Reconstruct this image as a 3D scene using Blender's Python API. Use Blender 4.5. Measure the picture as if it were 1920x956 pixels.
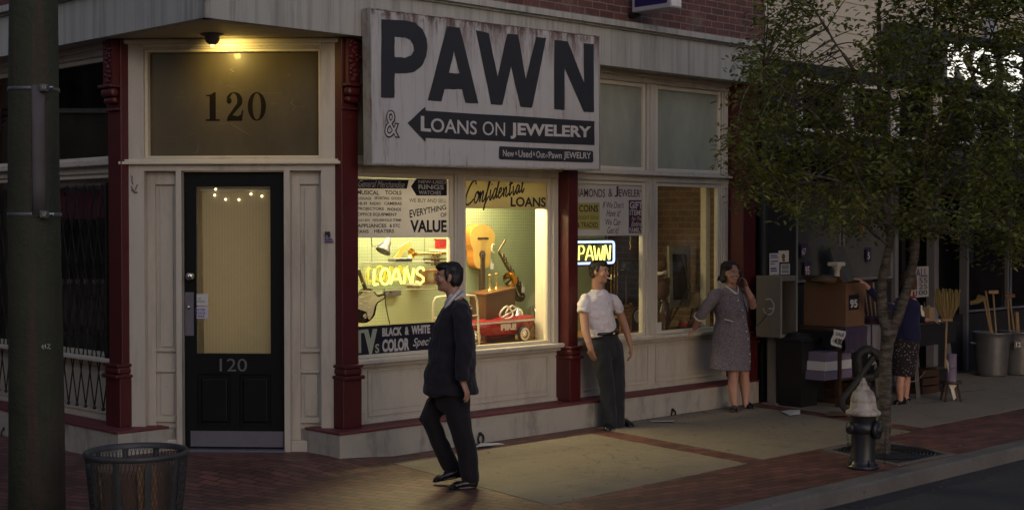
import bpy, bmesh, math, random
from mathutils import Vector, Matrix, noise
R = math.radians
for o in list(bpy.data.objects): bpy.data.objects.remove(o)
scene = bpy.context.scene
COL = scene.collection

# ------------------------------------------------------------------ camera
CAM_H, FPX, PITCH = 2.05, 2660.0, math.atan(54 / 2660.0)
cam = bpy.data.cameras.new('camera'); cam.sensor_width = 36.0; cam.lens = 36.0 * FPX / 1920.0
cam.clip_start = 0.1; cam.clip_end = 2000
camo = bpy.data.objects.new('camera', cam); COL.objects.link(camo)
camo.location = (0, 0, CAM_H); camo.rotation_euler = (math.pi / 2 - PITCH, 0, 0)
scene.camera = camo

# ------------------------------------------------------------------ dusk sky and a low, very soft sun
SUN_EL, SUN_AZ = R(14), R(168)          # azimuth: direction the light comes from, clockwise from +Y
world = bpy.data.worlds.new('World'); scene.world = world; world.use_nodes = True
wn = world.node_tree.nodes; wl = world.node_tree.links
sky = wn.new('ShaderNodeTexSky'); sky.sky_type = 'NISHITA'; sky.sun_disc = False
sky.sun_elevation = SUN_EL; sky.sun_rotation = SUN_AZ; sky.altitude = 0
sky.air_density = 1.0; sky.dust_density = 1.0; sky.ozone_density = 1.0
bg = wn['Background']; bg.inputs['Strength'].default_value = 0.12
tint = wn.new('ShaderNodeMix'); tint.data_type = 'RGBA'; tint.blend_type = 'MULTIPLY'; tint.inputs[0].default_value = 1.0
tint.inputs[7].default_value = (1.035, .965, 1.01, 1); wl.new(sky.outputs['Color'], tint.inputs[6]); wl.new(tint.outputs[2], bg.inputs['Color'])
sl = bpy.data.lights.new('sun', 'SUN'); sl.energy = 0.5; sl.angle = R(60); sl.color = (1.0, 0.84, 0.8)
so = bpy.data.objects.new('sun', sl); COL.objects.link(so)
sd = Vector((math.sin(SUN_AZ) * math.cos(SUN_EL), math.cos(SUN_AZ) * math.cos(SUN_EL), math.sin(SUN_EL)))
so.rotation_euler = sd.to_track_quat('Z', 'Y').to_euler(); so.location = (-5, -10, 12)
vs = scene.view_settings
vs.view_transform = 'Standard'; vs.look = 'None'; vs.exposure = 0.0; vs.gamma = 1.0; vs.use_curve_mapping = False

# ------------------------------------------------------------------ frames
UR = Vector((2709, 2660, 0)).normalized(); NR = Vector((UR.y, -UR.x, 0))
O3 = Vector((-2.43594, 11.27111, 0))
def frame(origin, xdir):
    xd = Vector(xdir).normalized(); yd = Vector((-xd.y, xd.x, 0))
    m = Matrix.Identity(4)
    for i in range(3):
        m[i][0] = xd[i]; m[i][1] = yd[i]; m[i][2] = (0, 0, 1)[i]; m[i][3] = origin[i]
    return m
FR = frame(O3, UR)            # right facade: x along it, y into the building
FL = frame(O3, NR)            # left facade: x = -u
CA, CB = Vector((-3.47, 12.61, 0)), Vector((-1.49, 12.50, 0))
FC = frame(CA, CB - CA)       # angled doorway
W = Matrix.Identity(4)
def ray(px, py):
    x = (px - 960) / FPX; y = -(py - 478) / FPX
    cp, sp = math.cos(PITCH), math.sin(PITCH)
    return Vector((x, cp + y * sp, -sp + y * cp))
def at(px, py, Y):            # point seen at a photo position, at distance Y from the camera plane
    r = ray(px, py); return Vector((0, 0, CAM_H)) + r * (Y / r.y)
def onz(px, py, z=0.0):       # point of a level surface
    r = ray(px, py); return Vector((0, 0, CAM_H)) + r * ((z - CAM_H) / r.z)
def fz(px, py, s, F=None):    # (x, z) on a facade plane standing s proud of it
    F = F or FR
    r = ray(px, py); n = -F.col[1].to_3d(); o = F.col[3].to_3d() + n * s
    k = (o - Vector((0, 0, CAM_H))).dot(n) / r.dot(n)
    q = F.inverted() @ (Vector((0, 0, CAM_H)) + r * k)
    return q.x, q.z

# ------------------------------------------------------------------ things and meshes
def thing(name, label, cat, M=None, loc=None, group=None, kind=None):
    o = bpy.data.objects.new(name, None); COL.objects.link(o); o.empty_display_size = .1
    m = M.copy() if M is not None else Matrix.Identity(4)
    if loc is not None: m = Matrix.Translation(Vector(loc)) @ m.to_3x3().to_4x4() if M is not None else Matrix.Translation(Vector(loc))
    o.matrix_world = m; MW[o.name] = m
    tag(o, label, cat, group, kind); return o
MW = {}
def tag(o, label=None, cat=None, group=None, kind=None):
    if label: o['label'] = label
    if cat: o['category'] = cat
    if group: o['group'] = group
    if kind: o['kind'] = kind
    return o
def link_mesh(me, name, mats, parent=None, smooth=False, base=True):
    for m in (mats if isinstance(mats, (list, tuple)) else [mats]): me.materials.append(m)
    o = bpy.data.objects.new(name, me); COL.objects.link(o)
    if smooth:
        for p in me.polygons: p.use_smooth = True
    if parent is not None:
        pm = MW[parent.name]; me.transform(pm.inverted()); o.parent = parent; MW[o.name] = pm
    elif base and me.vertices:
        xs = [v.co for v in me.vertices]
        c = Vector(((min(v.x for v in xs) + max(v.x for v in xs)) / 2, (min(v.y for v in xs) + max(v.y for v in xs)) / 2, min(v.z for v in xs)))
        me.transform(Matrix.Translation(-c)); o.location = c; MW[o.name] = Matrix.Translation(c)
    else: MW[o.name] = Matrix.Identity(4)
    return o

class MB:
    def __init__(s, F=W): s.bm = bmesh.new(); s.F = F; s.mi = 0
    def v(s, p): return s.bm.verts.new(s.F @ Vector(p))
    def face(s, vs):
        try:
            f = s.bm.faces.new(vs); f.material_index = s.mi; return f
        except ValueError: return None
    def poly(s, pts): return s.face([s.v(p) for p in pts])
    def hexa(s, c):          # 8 corners: bottom four, top four
        v = [s.v(p) for p in c]
        for q in ((0, 3, 2, 1), (4, 5, 6, 7), (0, 1, 5, 4), (1, 2, 6, 5), (2, 3, 7, 6), (3, 0, 4, 7)): s.face([v[i] for i in q])
        return v
    def box(s, x0, x1, y0, y1, z0, z1, bev=0.0, T=None):
        n0 = len(s.bm.verts)
        c = [(x0, y0, z0), (x1, y0, z0), (x1, y1, z0), (x0, y1, z0), (x0, y0, z1), (x1, y0, z1), (x1, y1, z1), (x0, y1, z1)]
        if T is not None: c = [T @ Vector(p) for p in c]
        v = s.hexa(c)
        if bev > 0:
            es = list({e for q in v for e in q.link_edges})
            bmesh.ops.bevel(s.bm, geom=es, offset=bev, segments=2, affect='EDGES', profile=.5)
    def fbox(s, x0, x1, s0, s1, z0, z1, bev=0.0): s.box(x0, x1, -s1, -s0, z0, z1, bev)   # s = how far it stands proud of the facade
    def prism(s, pts, s0, s1):   # outline in the facade's (x, z), from s0 to s1 proud
        a = [s.v((x, -s1, z)) for x, z in pts]; b = [s.v((x, -s0, z)) for x, z in pts]
        s.face(a); s.face(b[::-1]); n = len(pts)
        for i in range(n): s.face([a[i], b[i], b[(i + 1) % n], a[(i + 1) % n]])
    def slab(s, pts, z0, z1):    # outline in plan
        a = [s.v((x, y, z0)) for x, y in pts]; b = [s.v((x, y, z1)) for x, y in pts]
        s.face(a[::-1]); s.face(b); n = len(pts)
        for i in range(n): s.face([a[i], a[(i + 1) % n], b[(i + 1) % n], b[i]])
    def tube(s, pts, r, n=8, ref=None, cap=True, asp=1.0, closed=False):
        pts = [Vector(p) for p in pts]; k = len(pts)
        rs = r if isinstance(r, (list, tuple)) else [r] * k
        rings = []; side = None
        for i in range(k):
            if closed: d = pts[(i + 1) % k] - pts[i - 1]
            else: d = pts[min(i + 1, k - 1)] - pts[max(i - 1, 0)]
            if d.length < 1e-9: d = Vector((0, 0, 1))
            d.normalize()
            if side is None:
                rf = Vector(ref) if ref is not None else (Vector((0, 0, 1)) if abs(d.z) < .9 else Vector((1, 0, 0)))
                side = d.cross(rf)
                if side.length < 1e-6: side = d.cross(Vector((0, 1, .1)))
            else: side = side - d * side.dot(d)
            side.normalize(); up = side.cross(d)
            rr = rs[i]
            ra, rb = rr if isinstance(rr, (list, tuple)) else (rr, rr * asp)
            rings.append([s.v(pts[i] + side * (ra * math.cos(2 * math.pi * j / n)) + up * (rb * math.sin(2 * math.pi * j / n))) for j in range(n)])
        m = k if closed else k - 1
        for i in range(m):
            A, B = rings[i], rings[(i + 1) % k]
            for j in range(n): s.face([A[j], A[(j + 1) % n], B[(j + 1) % n], B[j]])
        if cap and not closed: s.face(rings[0][::-1]); s.face(rings[-1])
    def cyl(s, a, b, r, r2=None, n=16): s.tube([a, b], [r, r if r2 is None else r2], n)
    def lathe(s, prof, o=(0, 0, 0), n=24, T=None, cap=True):
        o = Vector(o); rings = []
        for r, z in prof:
            ring = []
            for j in range(n):
                p = Vector((r * math.cos(2 * math.pi * j / n), r * math.sin(2 * math.pi * j / n), z))
                if T is not None: p = T @ p
                ring.append(s.v(o + p))
            rings.append(ring)
        for A, B in zip(rings, rings[1:]):
            for j in range(n): s.face([A[j], A[(j + 1) % n], B[(j + 1) % n], B[j]])
        if cap: s.face(rings[0][::-1]); s.face(rings[-1])
    def limb(s, pts, rs, n=14, ref=None):     # rounded, tapering, closed limb; radius may be (side, up)
        pts = [Vector(p) for p in pts]; rs = [(q if isinstance(q, (list, tuple)) else (q, q)) for q in rs]
        def capring(p, d, r, sgn):
            out = []
            for a in (80, 60, 40, 20):
                t = R(a); out.append((p + d * (sgn * (r[0] + r[1]) * .5 * math.sin(t)), (r[0] * math.cos(t), r[1] * math.cos(t))))
            return out
        d0 = (pts[1] - pts[0]).normalized(); d1 = (pts[-1] - pts[-2]).normalized()
        seq = capring(pts[0], d0, rs[0], -1) + list(zip(pts, rs)) + capring(pts[-1], d1, rs[-1], 1)[::-1]
        s.tube([q[0] for q in seq], [q[1] for q in seq], n, ref)
    def sleeve(s, pts, rs, n=18, ref=None):      # cloth tube with square-cut ends
        s.tube(pts, [(q if isinstance(q, (list, tuple)) else (q, q)) for q in rs], n, ref)
    def ball(s, c, r, n=14, T=None):
        r = r if isinstance(r, (list, tuple)) else (r, r, r); c = Vector(c)
        m = Matrix.Diagonal((*r, 1))
        if T is not None: m = T @ m
        prof = [(math.sin(math.pi * i / n), -math.cos(math.pi * i / n)) for i in range(n + 1)]
        prof[0] = (.02, -1); prof[-1] = (.02, 1)
        s.lathe(prof, c, n + 2, m)
    def mesh(s, fix=True):
        if fix: bmesh.ops.recalc_face_normals(s.bm, faces=s.bm.faces)
        me = bpy.data.meshes.new('m'); s.bm.to_mesh(me); s.bm.free(); return me
    def build(s, name, mats, parent=None, smooth=False, fix=True):
        return link_mesh(s.mesh(fix), name, mats, parent, smooth)
    def fuse(s, name, mats, parent=None, vox=.01, it=4, disp=None, sm=.5):   # union of closed solids into ONE continuous skin
        me = s.mesh(); me.name = name
        t = bpy.data.objects.new('t', me); COL.objects.link(t)
        md = t.modifiers.new('r', 'REMESH'); md.mode = 'VOXEL'; md.voxel_size = vox; md.adaptivity = 0
        if it:
            m2 = t.modifiers.new('s', 'SMOOTH'); m2.iterations = it; m2.factor = sm
        dg = bpy.context.evaluated_depsgraph_get()
        m3 = bpy.data.meshes.new_from_object(t.evaluated_get(dg))
        bpy.data.objects.remove(t); bpy.data.meshes.remove(me)
        if disp:
            cs = [(v_.co.copy(), v_.normal.copy()) for v_ in m3.vertices]; flat_ = []
            for c_, n_ in cs: flat_ += list(c_ + n_ * disp(c_))
            m3.vertices.foreach_set('co', flat_); m3.update()
        m3.materials.clear()
        return link_mesh(m3, name, mats, parent, True)

def text_polys(txt, bold=0.0, shear=0.0, space=1.0):
    cu = bpy.data.curves.new('t', 'FONT'); cu.body = txt; cu.size = 1; cu.offset = bold; cu.shear = shear; cu.space_character = space
    cu.resolution_u = 4
    ob = bpy.data.objects.new('t', cu); COL.objects.link(ob)
    dg = bpy.context.evaluated_depsgraph_get(); me = bpy.data.meshes.new_from_object(ob.evaluated_get(dg))
    vs = [(v.co.x, v.co.y) for v in me.vertices]; fs = [list(p.vertices) for p in me.polygons]
    bpy.data.objects.remove(ob); bpy.data.curves.remove(cu); bpy.data.meshes.remove(me)
    return vs, fs
def put_text(mb, txt, x0, x1, z0, z1, s, bold=0.0, shear=0.0, rise=0.0, thick=0.0, map2=None, base0=None, space=1.0):
    """flat lettering stretched into x0..x1, z0..z1 on a facade plane; rise lifts its right end"""
    vs, fs = text_polys(txt, bold, shear, space)
    if not vs: return
    ax, bx = min(v[0] for v in vs), max(v[0] for v in vs); az, bz = min(v[1] for v in vs), max(v[1] for v in vs)
    if base0 is not None: az = base0
    V = []
    for x, y in vs:
        a = (x - ax) / max(bx - ax, 1e-6); b = (y - az) / max(bz - az, 1e-6)
        X = x0 + a * (x1 - x0); Z = z0 + b * (z1 - z0) + rise * a
        V.append(mb.v((X, -s, Z)) if map2 is None else map2(a, b))
    for f in fs: mb.face([V[i] for i in f])
def px_text(mb, txt, bx, s, F=None, **k):    # box given as seen in the photograph: left, top, right, bottom
    xa, zt = fz(bx[0], bx[1], s, F); xa2, zb = fz(bx[0], bx[3], s, F); xb, zt2 = fz(bx[2], bx[1], s, F); _, zb2 = fz(bx[2], bx[3], s, F)
    put_text(mb, txt, xa, xb, (zb + zb2) / 2, (zt + zt2) / 2, s, **k)
# ------------------------------------------------------------------ materials
def nt(name):
    m = bpy.data.materials.new(name); m.use_nodes = True; t = m.node_tree
    return m, t, t.nodes['Principled BSDF']
def N(t, kind, **kw):
    n = t.nodes.new(kind)
    for k, v in kw.items():
        if k.startswith('i_'): n.inputs[k[2:].replace('_', ' ')].default_value = v
        else: setattr(n, k, v)
    return n
def rgb(c): return (c[0], c[1], c[2], 1)
def vec(t, scale=(1, 1, 1), rot=(0, 0, 0), coord='Object'):
    tc = N(t, 'ShaderNodeTexCoord'); mp = N(t, 'ShaderNodeMapping')
    mp.inputs['Scale'].default_value = scale; mp.inputs['Rotation'].default_value = rot
    t.links.new(tc.outputs[coord], mp.inputs['Vector']); return mp.outputs['Vector']
def ntex(t, v, scale, detail=5, rough=.6):
    n = N(t, 'ShaderNodeTexNoise'); n.inputs['Scale'].default_value = scale; n.inputs['Detail'].default_value = detail; n.inputs['Roughness'].default_value = rough
    t.links.new(v, n.inputs['Vector']); return n.outputs['Fac']
def ramp(t, f, a, b, ca=(0, 0, 0), cb=(1, 1, 1)):
    r = N(t, 'ShaderNodeValToRGB'); e = r.color_ramp.elements
    e[0].position = a; e[0].color = rgb(ca); e[1].position = b; e[1].color = rgb(cb)
    t.links.new(f, r.inputs['Fac']); return r.outputs['Color']
def mix(t, f, a, b, mode='MIX'):
    m = N(t, 'ShaderNodeMix', data_type='RGBA', blend_type=mode)
    for q, i in ((f, 0), (a, 6), (b, 7)):
        if isinstance(q, (int, float)): m.inputs[i].default_value = q
        elif isinstance(q, tuple): m.inputs[i].default_value = rgb(q)
        else: t.links.new(q, m.inputs[i])
    return m.outputs[2]
def math_(t, op, a, b=0.0):
    m = N(t, 'ShaderNodeMath', operation=op)
    for i, q in enumerate((a, b)):
        if isinstance(q, (int, float)): m.inputs[i].default_value = q
        else: t.links.new(q, m.inputs[i])
    return m.outputs[0]
def bump(t, p, h, strength=.2, dist=.01):
    b = N(t, 'ShaderNodeBump'); b.inputs['Strength'].default_value = strength; b.inputs['Distance'].default_value = dist
    t.links.new(h, b.inputs['Height']); t.links.new(b.outputs['Normal'], p.inputs['Normal'])
def mat(name, col, rough=.6, var=.18, scale=6, metal=0, bmp=.15, bscale=60, dirt=None, dsc=(3, 3, .5), dthr=(.5, .75), damt=.7, spec=.5, bdist=.004, rvar=.12, chip=None):
    m, t, p = nt(name); v = vec(t)
    f = ntex(t, v, scale)
    c = mix(t, f, tuple(x * (1 - var) for x in col), tuple(min(1, x * (1 + var)) for x in col))
    f2 = ntex(t, v, bscale, 4)
    if dirt:
        vd = vec(t, dsc); d = ntex(t, vd, 2.0, 8, .7)
        k = ramp(t, d, dthr[0], dthr[1]); kk = math_(t, 'MULTIPLY', k, damt)
        c = mix(t, kk, c, dirt)
    t.links.new(c, p.inputs['Base Color'])
    rr = math_(t, 'ADD', math_(t, 'MULTIPLY', f, rvar * 2), rough - rvar); t.links.new(rr, p.inputs['Roughness'])
    p.inputs['Metallic'].default_value = metal; p.inputs['Specular IOR Level'].default_value = spec
    if chip:
        ch = ramp(t, ntex(t, v, 26, 5, .75), .66, .69); ck = math_(t, 'MULTIPLY', ch, ramp(t, ntex(t, v, 1.7, 4), .42, .6)); c = mix(t, math_(t, 'MULTIPLY', ck, .8), c, chip); t.links.new(c, p.inputs['Base Color'])
        f2 = math_(t, 'ADD', f2, math_(t, 'MULTIPLY', ck, -2.0))
    if bmp: bump(t, p, f2, bmp, bdist)
    return m
def flat(name, col, rough=.5, metal=0, spec=.5): return mat(name, col, rough, var=.1, scale=12, metal=metal, bmp=.05, spec=spec)
def glow(name, col, strength):
    m, t, p = nt(name); p.inputs['Base Color'].default_value = rgb(col)
    p.inputs['Emission Color'].default_value = rgb(col); p.inputs['Emission Strength'].default_value = strength
    return m
def pane(name, tint=(1, 1, 1), refl=1.0, rough=.02, dirt=0.0, ior=1.5):
    m = bpy.data.materials.new(name); m.use_nodes = True; t = m.node_tree; t.nodes.clear()
    o = N(t, 'ShaderNodeOutputMaterial'); tr = N(t, 'ShaderNodeBsdfTransparent'); g = N(t, 'ShaderNodeBsdfGlossy')
    tr.inputs['Color'].default_value = rgb(tint); g.inputs['Roughness'].default_value = rough; g.inputs['Color'].default_value = (refl, refl, refl, 1)
    fr = N(t, 'ShaderNodeFresnel'); ge = N(t, 'ShaderNodeNewGeometry')   # same sheet from both sides
    io = math_(t, 'ADD', math_(t, 'MULTIPLY', ge.outputs['Backfacing'], 1 / ior - ior), ior); t.links.new(io, fr.inputs['IOR'])
    mx = N(t, 'ShaderNodeMixShader'); t.links.new(fr.outputs[0], mx.inputs[0]); t.links.new(tr.outputs[0], mx.inputs[1]); t.links.new(g.outputs[0], mx.inputs[2])
    out = mx.outputs[0]
    if dirt:
        df = N(t, 'ShaderNodeBsdfDiffuse'); df.inputs['Color'].default_value = (.5, .48, .42, 1)
        f = ramp(t, ntex(t, vec(t), 3, 8, .75), .4, .75); k = math_(t, 'MULTIPLY', f, dirt)
        m2 = N(t, 'ShaderNodeMixShader'); t.links.new(k, m2.inputs[0]); t.links.new(out, m2.inputs[1]); t.links.new(df.outputs[0], m2.inputs[2]); out = m2.outputs[0]
    t.links.new(out, o.inputs['Surface']); return m
def bricks(name, c1, c2, mort, bw, bh, msize, rot=0.0, plane='xz', rough=.8, off=.5, bmp=.5, stain=None):
    m, t, p = nt(name)
    tc = N(t, 'ShaderNodeTexCoord'); v = tc.outputs['Object']
    if plane in ('xz', 'yz'):
        sx = N(t, 'ShaderNodeSeparateXYZ'); cx = N(t, 'ShaderNodeCombineXYZ'); t.links.new(v, sx.inputs[0])
        t.links.new(sx.outputs[0 if plane == 'xz' else 1], cx.inputs[0]); t.links.new(sx.outputs[2], cx.inputs[1]); v2 = cx.outputs[0]
    else:
        mp = N(t, 'ShaderNodeMapping'); mp.inputs['Rotation'].default_value = (0, 0, rot); t.links.new(v, mp.inputs['Vector']); v2 = mp.outputs[0]
    nz = N(t, 'ShaderNodeTexNoise'); nz.inputs['Scale'].default_value = 9; t.links.new(v, nz.inputs['Vector'])
    wob = N(t, 'ShaderNodeVectorMath', operation='SCALE'); wob.inputs['Scale'].default_value = .012; t.links.new(nz.outputs['Color'], wob.inputs[0])
    ad = N(t, 'ShaderNodeVectorMath', operation='ADD'); t.links.new(v2, ad.inputs[0]); t.links.new(wob.outputs[0], ad.inputs[1])
    b = N(t, 'ShaderNodeTexBrick'); b.offset = off; b.inputs['Scale'].default_value = 1
    b.inputs['Brick Width'].default_value = bw; b.inputs['Row Height'].default_value = bh; b.inputs['Mortar Size'].default_value = msize
    b.inputs['Mortar Smooth'].default_value = .25; b.inputs['Bias'].default_value = -.1
    b.inputs['Color1'].default_value = rgb(c1); b.inputs['Color2'].default_value = rgb(c2); b.inputs['Mortar'].default_value = rgb(mort)
    t.links.new(ad.outputs[0], b.inputs['Vector'])
    f = ntex(t, v, 2.2, 8, .7); c = mix(t, 1.0, b.outputs['Color'], ramp(t, f, .25, .75, (.55, .55, .55), (1.25, 1.25, 1.25)), 'MULTIPLY')
    f3 = ntex(t, v, 45, 4, .7); c = mix(t, 1.0, c, ramp(t, f3, .2, .8, (.75, .75, .75), (1.2, 1.2, 1.2)), 'MULTIPLY')
    if stain:
        k = math_(t, 'MULTIPLY', ramp(t, ntex(t, v, 1.3, 8, .75), .55, .72), .5); c = mix(t, k, c, stain)
        sp = math_(t, 'MULTIPLY', ramp(t, ntex(t, v, 22, 2, .5), .72, .76), .4); c = mix(t, sp, c, (.02, .018, .018))
    t.links.new(c, p.inputs['Base Color'])
    rr = math_(t, 'ADD', math_(t, 'MULTIPLY', f, .3), rough - .2); t.links.new(rr, p.inputs['Roughness'])
    h = math_(t, 'ADD', math_(t, 'MULTIPLY', b.outputs['Fac'], -1.0), math_(t, 'MULTIPLY', f3, .5))
    bump(t, p, h, bmp, .006); return m
AR = math.atan2(UR.y, UR.x)
M = {}
M['cream'] = mat('cream_paint', (.52, .48, .41), .55, .1, 3, dirt=(.15, .13, .10), dthr=(.50, .80), damt=.6, bscale=50, bmp=.3, chip=(.2, .16, .11))
M['jamb'] = mat('jamb_paint', (.62, .57, .46), .5, .08, 3, dirt=(.2, .17, .12), dthr=(.58, .85), damt=.5)
M['maroon'] = mat('maroon_paint', (.080, .009, .011), .42, .22, 5, dirt=(.03, .008, .008), damt=.6, bscale=40, bmp=.3, chip=(.16, .10, .09))
M['cap'] = mat('maroon_cap', (.14, .03, .035), .6, .3, 7, dirt=(.25, .2, .18), dsc=(4, 4, 4), dthr=(.62, .7), damt=.6)
M['plinth'] = mat('plinth_render', (.40, .38, .33), .8, .18, 4, dirt=(.08, .075, .07), dsc=(2.5, 2.5, .9), dthr=(.5, .75), damt=.75, bscale=35, bmp=.35, bdist=.008)
M['fascia'] = mat('fascia_render', (.40, .40, .37), .8, .12, 2, dirt=(.15, .16, .15), dsc=(6, 6, .22), dthr=(.46, .70), damt=.8, bscale=30, bmp=.3)
M['soffit'] = mat('soffit_paint', (.42, .37, .28), .65, .15, 3, dirt=(.12, .1, .07), damt=.5)
M['brick'] = bricks('red_brick_wall', (.135, .052, .042), (.085, .033, .028), (.19, .165, .15), .22, .075, .006, stain=(.3, .26, .22))
M['inbrick'] = bricks('old_interior_brick', (.2, .12, .07), (.13, .08, .05), (.25, .2, .14), .22, .075, .008)
M['inbrick_side'] = bricks('old_side_brick', (.22, .13, .075), (.14, .085, .05), (.27, .21, .14), .22, .075, .008, plane='yz')
M['pave'] = bricks('brick_paving', (.22, .085, .062), (.10, .042, .038), (.022, .017, .016), .2, .1, .006, rot=-AR + R(9), plane='xy', rough=.62, bmp=.7, stain=(.06, .05, .045))
M['pave_corner'] = bricks('corner_brick_paving', (.23, .09, .065), (.10, .042, .038), (.02, .015, .014), .2, .1, .007, rot=R(30), plane='xy', rough=.6, bmp=.7, stain=(.07, .05, .045))
M['door'] = mat('black_door_paint', (.007, .008, .009), .5, .3, 5, spec=.18)
M['doorhi'] = mat('door_panel_paint', (.006, .007, .008), .45, .3, 5, spec=.2)
M['steel'] = mat('brushed_steel', (.20, .195, .24), .5, .15, 9, metal=.7, dirt=(.15, .14, .17), dsc=(6, 6, 2), damt=.5)
M['chrome'] = mat('chrome', (.7, .68, .63), .18, .1, 9, metal=1, bmp=.02)
M['iron'] = mat('black_iron', (.012, .012, .013), .45, .3, 20)
M['darkiron'] = mat('dark_galvanised', (.085, .084, .082), .5, .3, 14, metal=.4, dirt=(.05, .04, .035), dsc=(5, 5, 2))
M['galv'] = mat('galvanised_steel', (.16, .165, .175), .42, .3, 9, metal=.6, dirt=(.1, .1, .1), dsc=(4, 4, 1))
M['maroon_cloth'] = mat('maroon_curtain', (.16, .012, .04), .9, .2, 6)
M['dark'] = mat('dark_interior', (.012, .011, .01), .8, .3, 3)
M['room'] = mat('dim_room_plaster', (.06, .055, .04), .8, .3, 2)
M['glass'] = pane('window_glass', (.93, .95, .93), .9, .02, .05)
M['glassdark'] = pane('dark_window_glass', (.35, .35, .36), .9, .015, .03, 1.55)
def frosted(name, col, rough, coat=.3):
    m, t, p = nt(name); v = vec(t)
    f = ramp(t, ntex(t, vec(t, (1.2, 1.2, .5)), 1.1, 7, .6), .32, .68); c = mix(t, f, tuple(x * .62 for x in col), tuple(x * 1.22 for x in col))
    sc = vec(t, (3, 3, 3)); w = N(t, 'ShaderNodeTexVoronoi', feature='DISTANCE_TO_EDGE'); w.inputs['Scale'].default_value = 2.3; t.links.new(vec(t, (1, 1, 3)), w.inputs['Vector'])
    k = math_(t, 'MULTIPLY', ramp(t, w.outputs['Distance'], .0, .006, (1, 1, 1), (0, 0, 0)), ramp(t, ntex(t, sc, 2, 4), .55, .6))
    c = mix(t, math_(t, 'MULTIPLY', k, .25), c, (.6, .56, .45))
    t.links.new(c, p.inputs['Base Color']); p.inputs['Roughness'].default_value = rough; p.inputs['Specular IOR Level'].default_value = .25
    p.inputs['Coat Weight'].default_value = coat; p.inputs['Coat Roughness'].default_value = .07
    return m
M['frost_brown'] = frosted('frosted_transom_glass', (.085, .070, .044), .4, .05)
M['frost_grey'] = frosted('frosted_window_glass', (.34, .36, .29), .3, 1.0)
def pegboard():
    m, t, p = nt('green_pegboard'); tc = N(t, 'ShaderNodeTexCoord'); sx = N(t, 'ShaderNodeSeparateXYZ'); t.links.new(tc.outputs['Object'], sx.inputs[0])
    def cell(o):
        a = math_(t, 'MULTIPLY', o, 1 / .032); b = math_(t, 'FRACT', a); c = math_(t, 'SUBTRACT', b, .5); return math_(t, 'MULTIPLY', c, c)
    d = math_(t, 'ADD', cell(sx.outputs[0]), cell(sx.outputs[2])); k = math_(t, 'LESS_THAN', d, .022)
    f = ntex(t, vec(t), 3); c = mix(t, f, (.29, .35, .20), (.37, .43, .26)); c = mix(t, k, c, (.09, .1, .05))
    t.links.new(c, p.inputs['Base Color']); p.inputs['Roughness'].default_value = .6; return m
M['peg'] = pegboard()
def blind():
    m, t, p = nt('woven_blind'); tc = N(t, 'ShaderNodeTexCoord'); sx = N(t, 'ShaderNodeSeparateXYZ'); t.links.new(tc.outputs['Object'], sx.inputs[0])
    def st(o, k): return math_(t, 'SINE', math_(t, 'MULTIPLY', o, k))
    a = math_(t, 'ADD', math_(t, 'MULTIPLY', st(sx.outputs[0], 330), .6), math_(t, 'MULTIPLY', st(sx.outputs[2], 420), .4))
    f = math_(t, 'ADD', math_(t, 'MULTIPLY', a, .35), .5); c = mix(t, f, (.42, .36, .24), (.54, .47, .32))
    t.links.new(c, p.inputs['Base Color']); p.inputs['Roughness'].default_value = .85
    tl = N(t, 'ShaderNodeBsdfTranslucent'); t.links.new(c, tl.inputs['Color']); ms = N(t, 'ShaderNodeMixShader'); ms.inputs[0].default_value = .5
    o = t.nodes['Material Output']; t.links.new(p.outputs[0], ms.inputs[1]); t.links.new(tl.outputs[0], ms.inputs[2]); t.links.new(ms.outputs[0], o.inputs['Surface']); return m
M['blind'] = blind()
def concrete(name, col, ag=1.0):
    m, t, p = nt(name); v = vec(t)
    f = ntex(t, v, 1.4, 8, .7); c = mix(t, f, tuple(x * .7 for x in col), tuple(x * 1.25 for x in col))
    f2 = ntex(t, v, 120, 3, .7); c = mix(t, 1.0, c, ramp(t, f2, .3, .7, (.72, .72, .72), (1.2, 1.2, 1.2)), 'MULTIPLY')
    k = ramp(t, ntex(t, v, 14, 3, .5), .66, .72); c = mix(t, math_(t, 'MULTIPLY', k, .65), c, tuple(x * .28 for x in col))
    k = ramp(t, ntex(t, v, .8, 9, .78), .50, .66); c = mix(t, math_(t, 'MULTIPLY', k, .5), c, tuple(x * .42 for x in col))
    k = ramp(t, ntex(t, v, 34, 2, .5), .72, .75); c = mix(t, math_(t, 'MULTIPLY', k, .35), c, tuple(min(1, x * 2.2) for x in col))
    w = N(t, 'ShaderNodeTexVoronoi', feature='DISTANCE_TO_EDGE'); w.inputs['Scale'].default_value = .55
    nz = N(t, 'ShaderNodeTexNoise'); nz.inputs['Scale'].default_value = 2.5; nz.inputs['Detail'].default_value = 6; t.links.new(v, nz.inputs['Vector'])
    wv = N(t, 'ShaderNodeVectorMath', operation='MULTIPLY_ADD'); wv.inputs[1].default_value = (.5, .5, .5); t.links.new(nz.outputs['Color'], wv.inputs[0]); t.links.new(v, wv.inputs[2]); t.links.new(wv.outputs[0], w.inputs['Vector'])
    cr = ramp(t, w.outputs['Distance'], 0, .004, (1, 1, 1), (0, 0, 0)); c = mix(t, math_(t, 'MULTIPLY', cr, .55 * ag), c, tuple(x * .2 for x in col))
    t.links.new(c, p.inputs['Base Color']); p.inputs['Roughness'].default_value = .78
    bump(t, p, math_(t, 'ADD', f2, math_(t, 'MULTIPLY', cr, -1.0 * ag)), .4, .004); return m
M['slab'] = concrete('exposed_concrete', (.255, .215, .155))
M['kerb'] = concrete('kerb_granite', (.15, .14, .13), .4)
M['asphalt'] = concrete('asphalt', (.045, .045, .047), .5)
M['numeral'] = mat('numeral_black_paint', (.008, .006, .005), .7, .2, 9, spec=.1)
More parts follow.
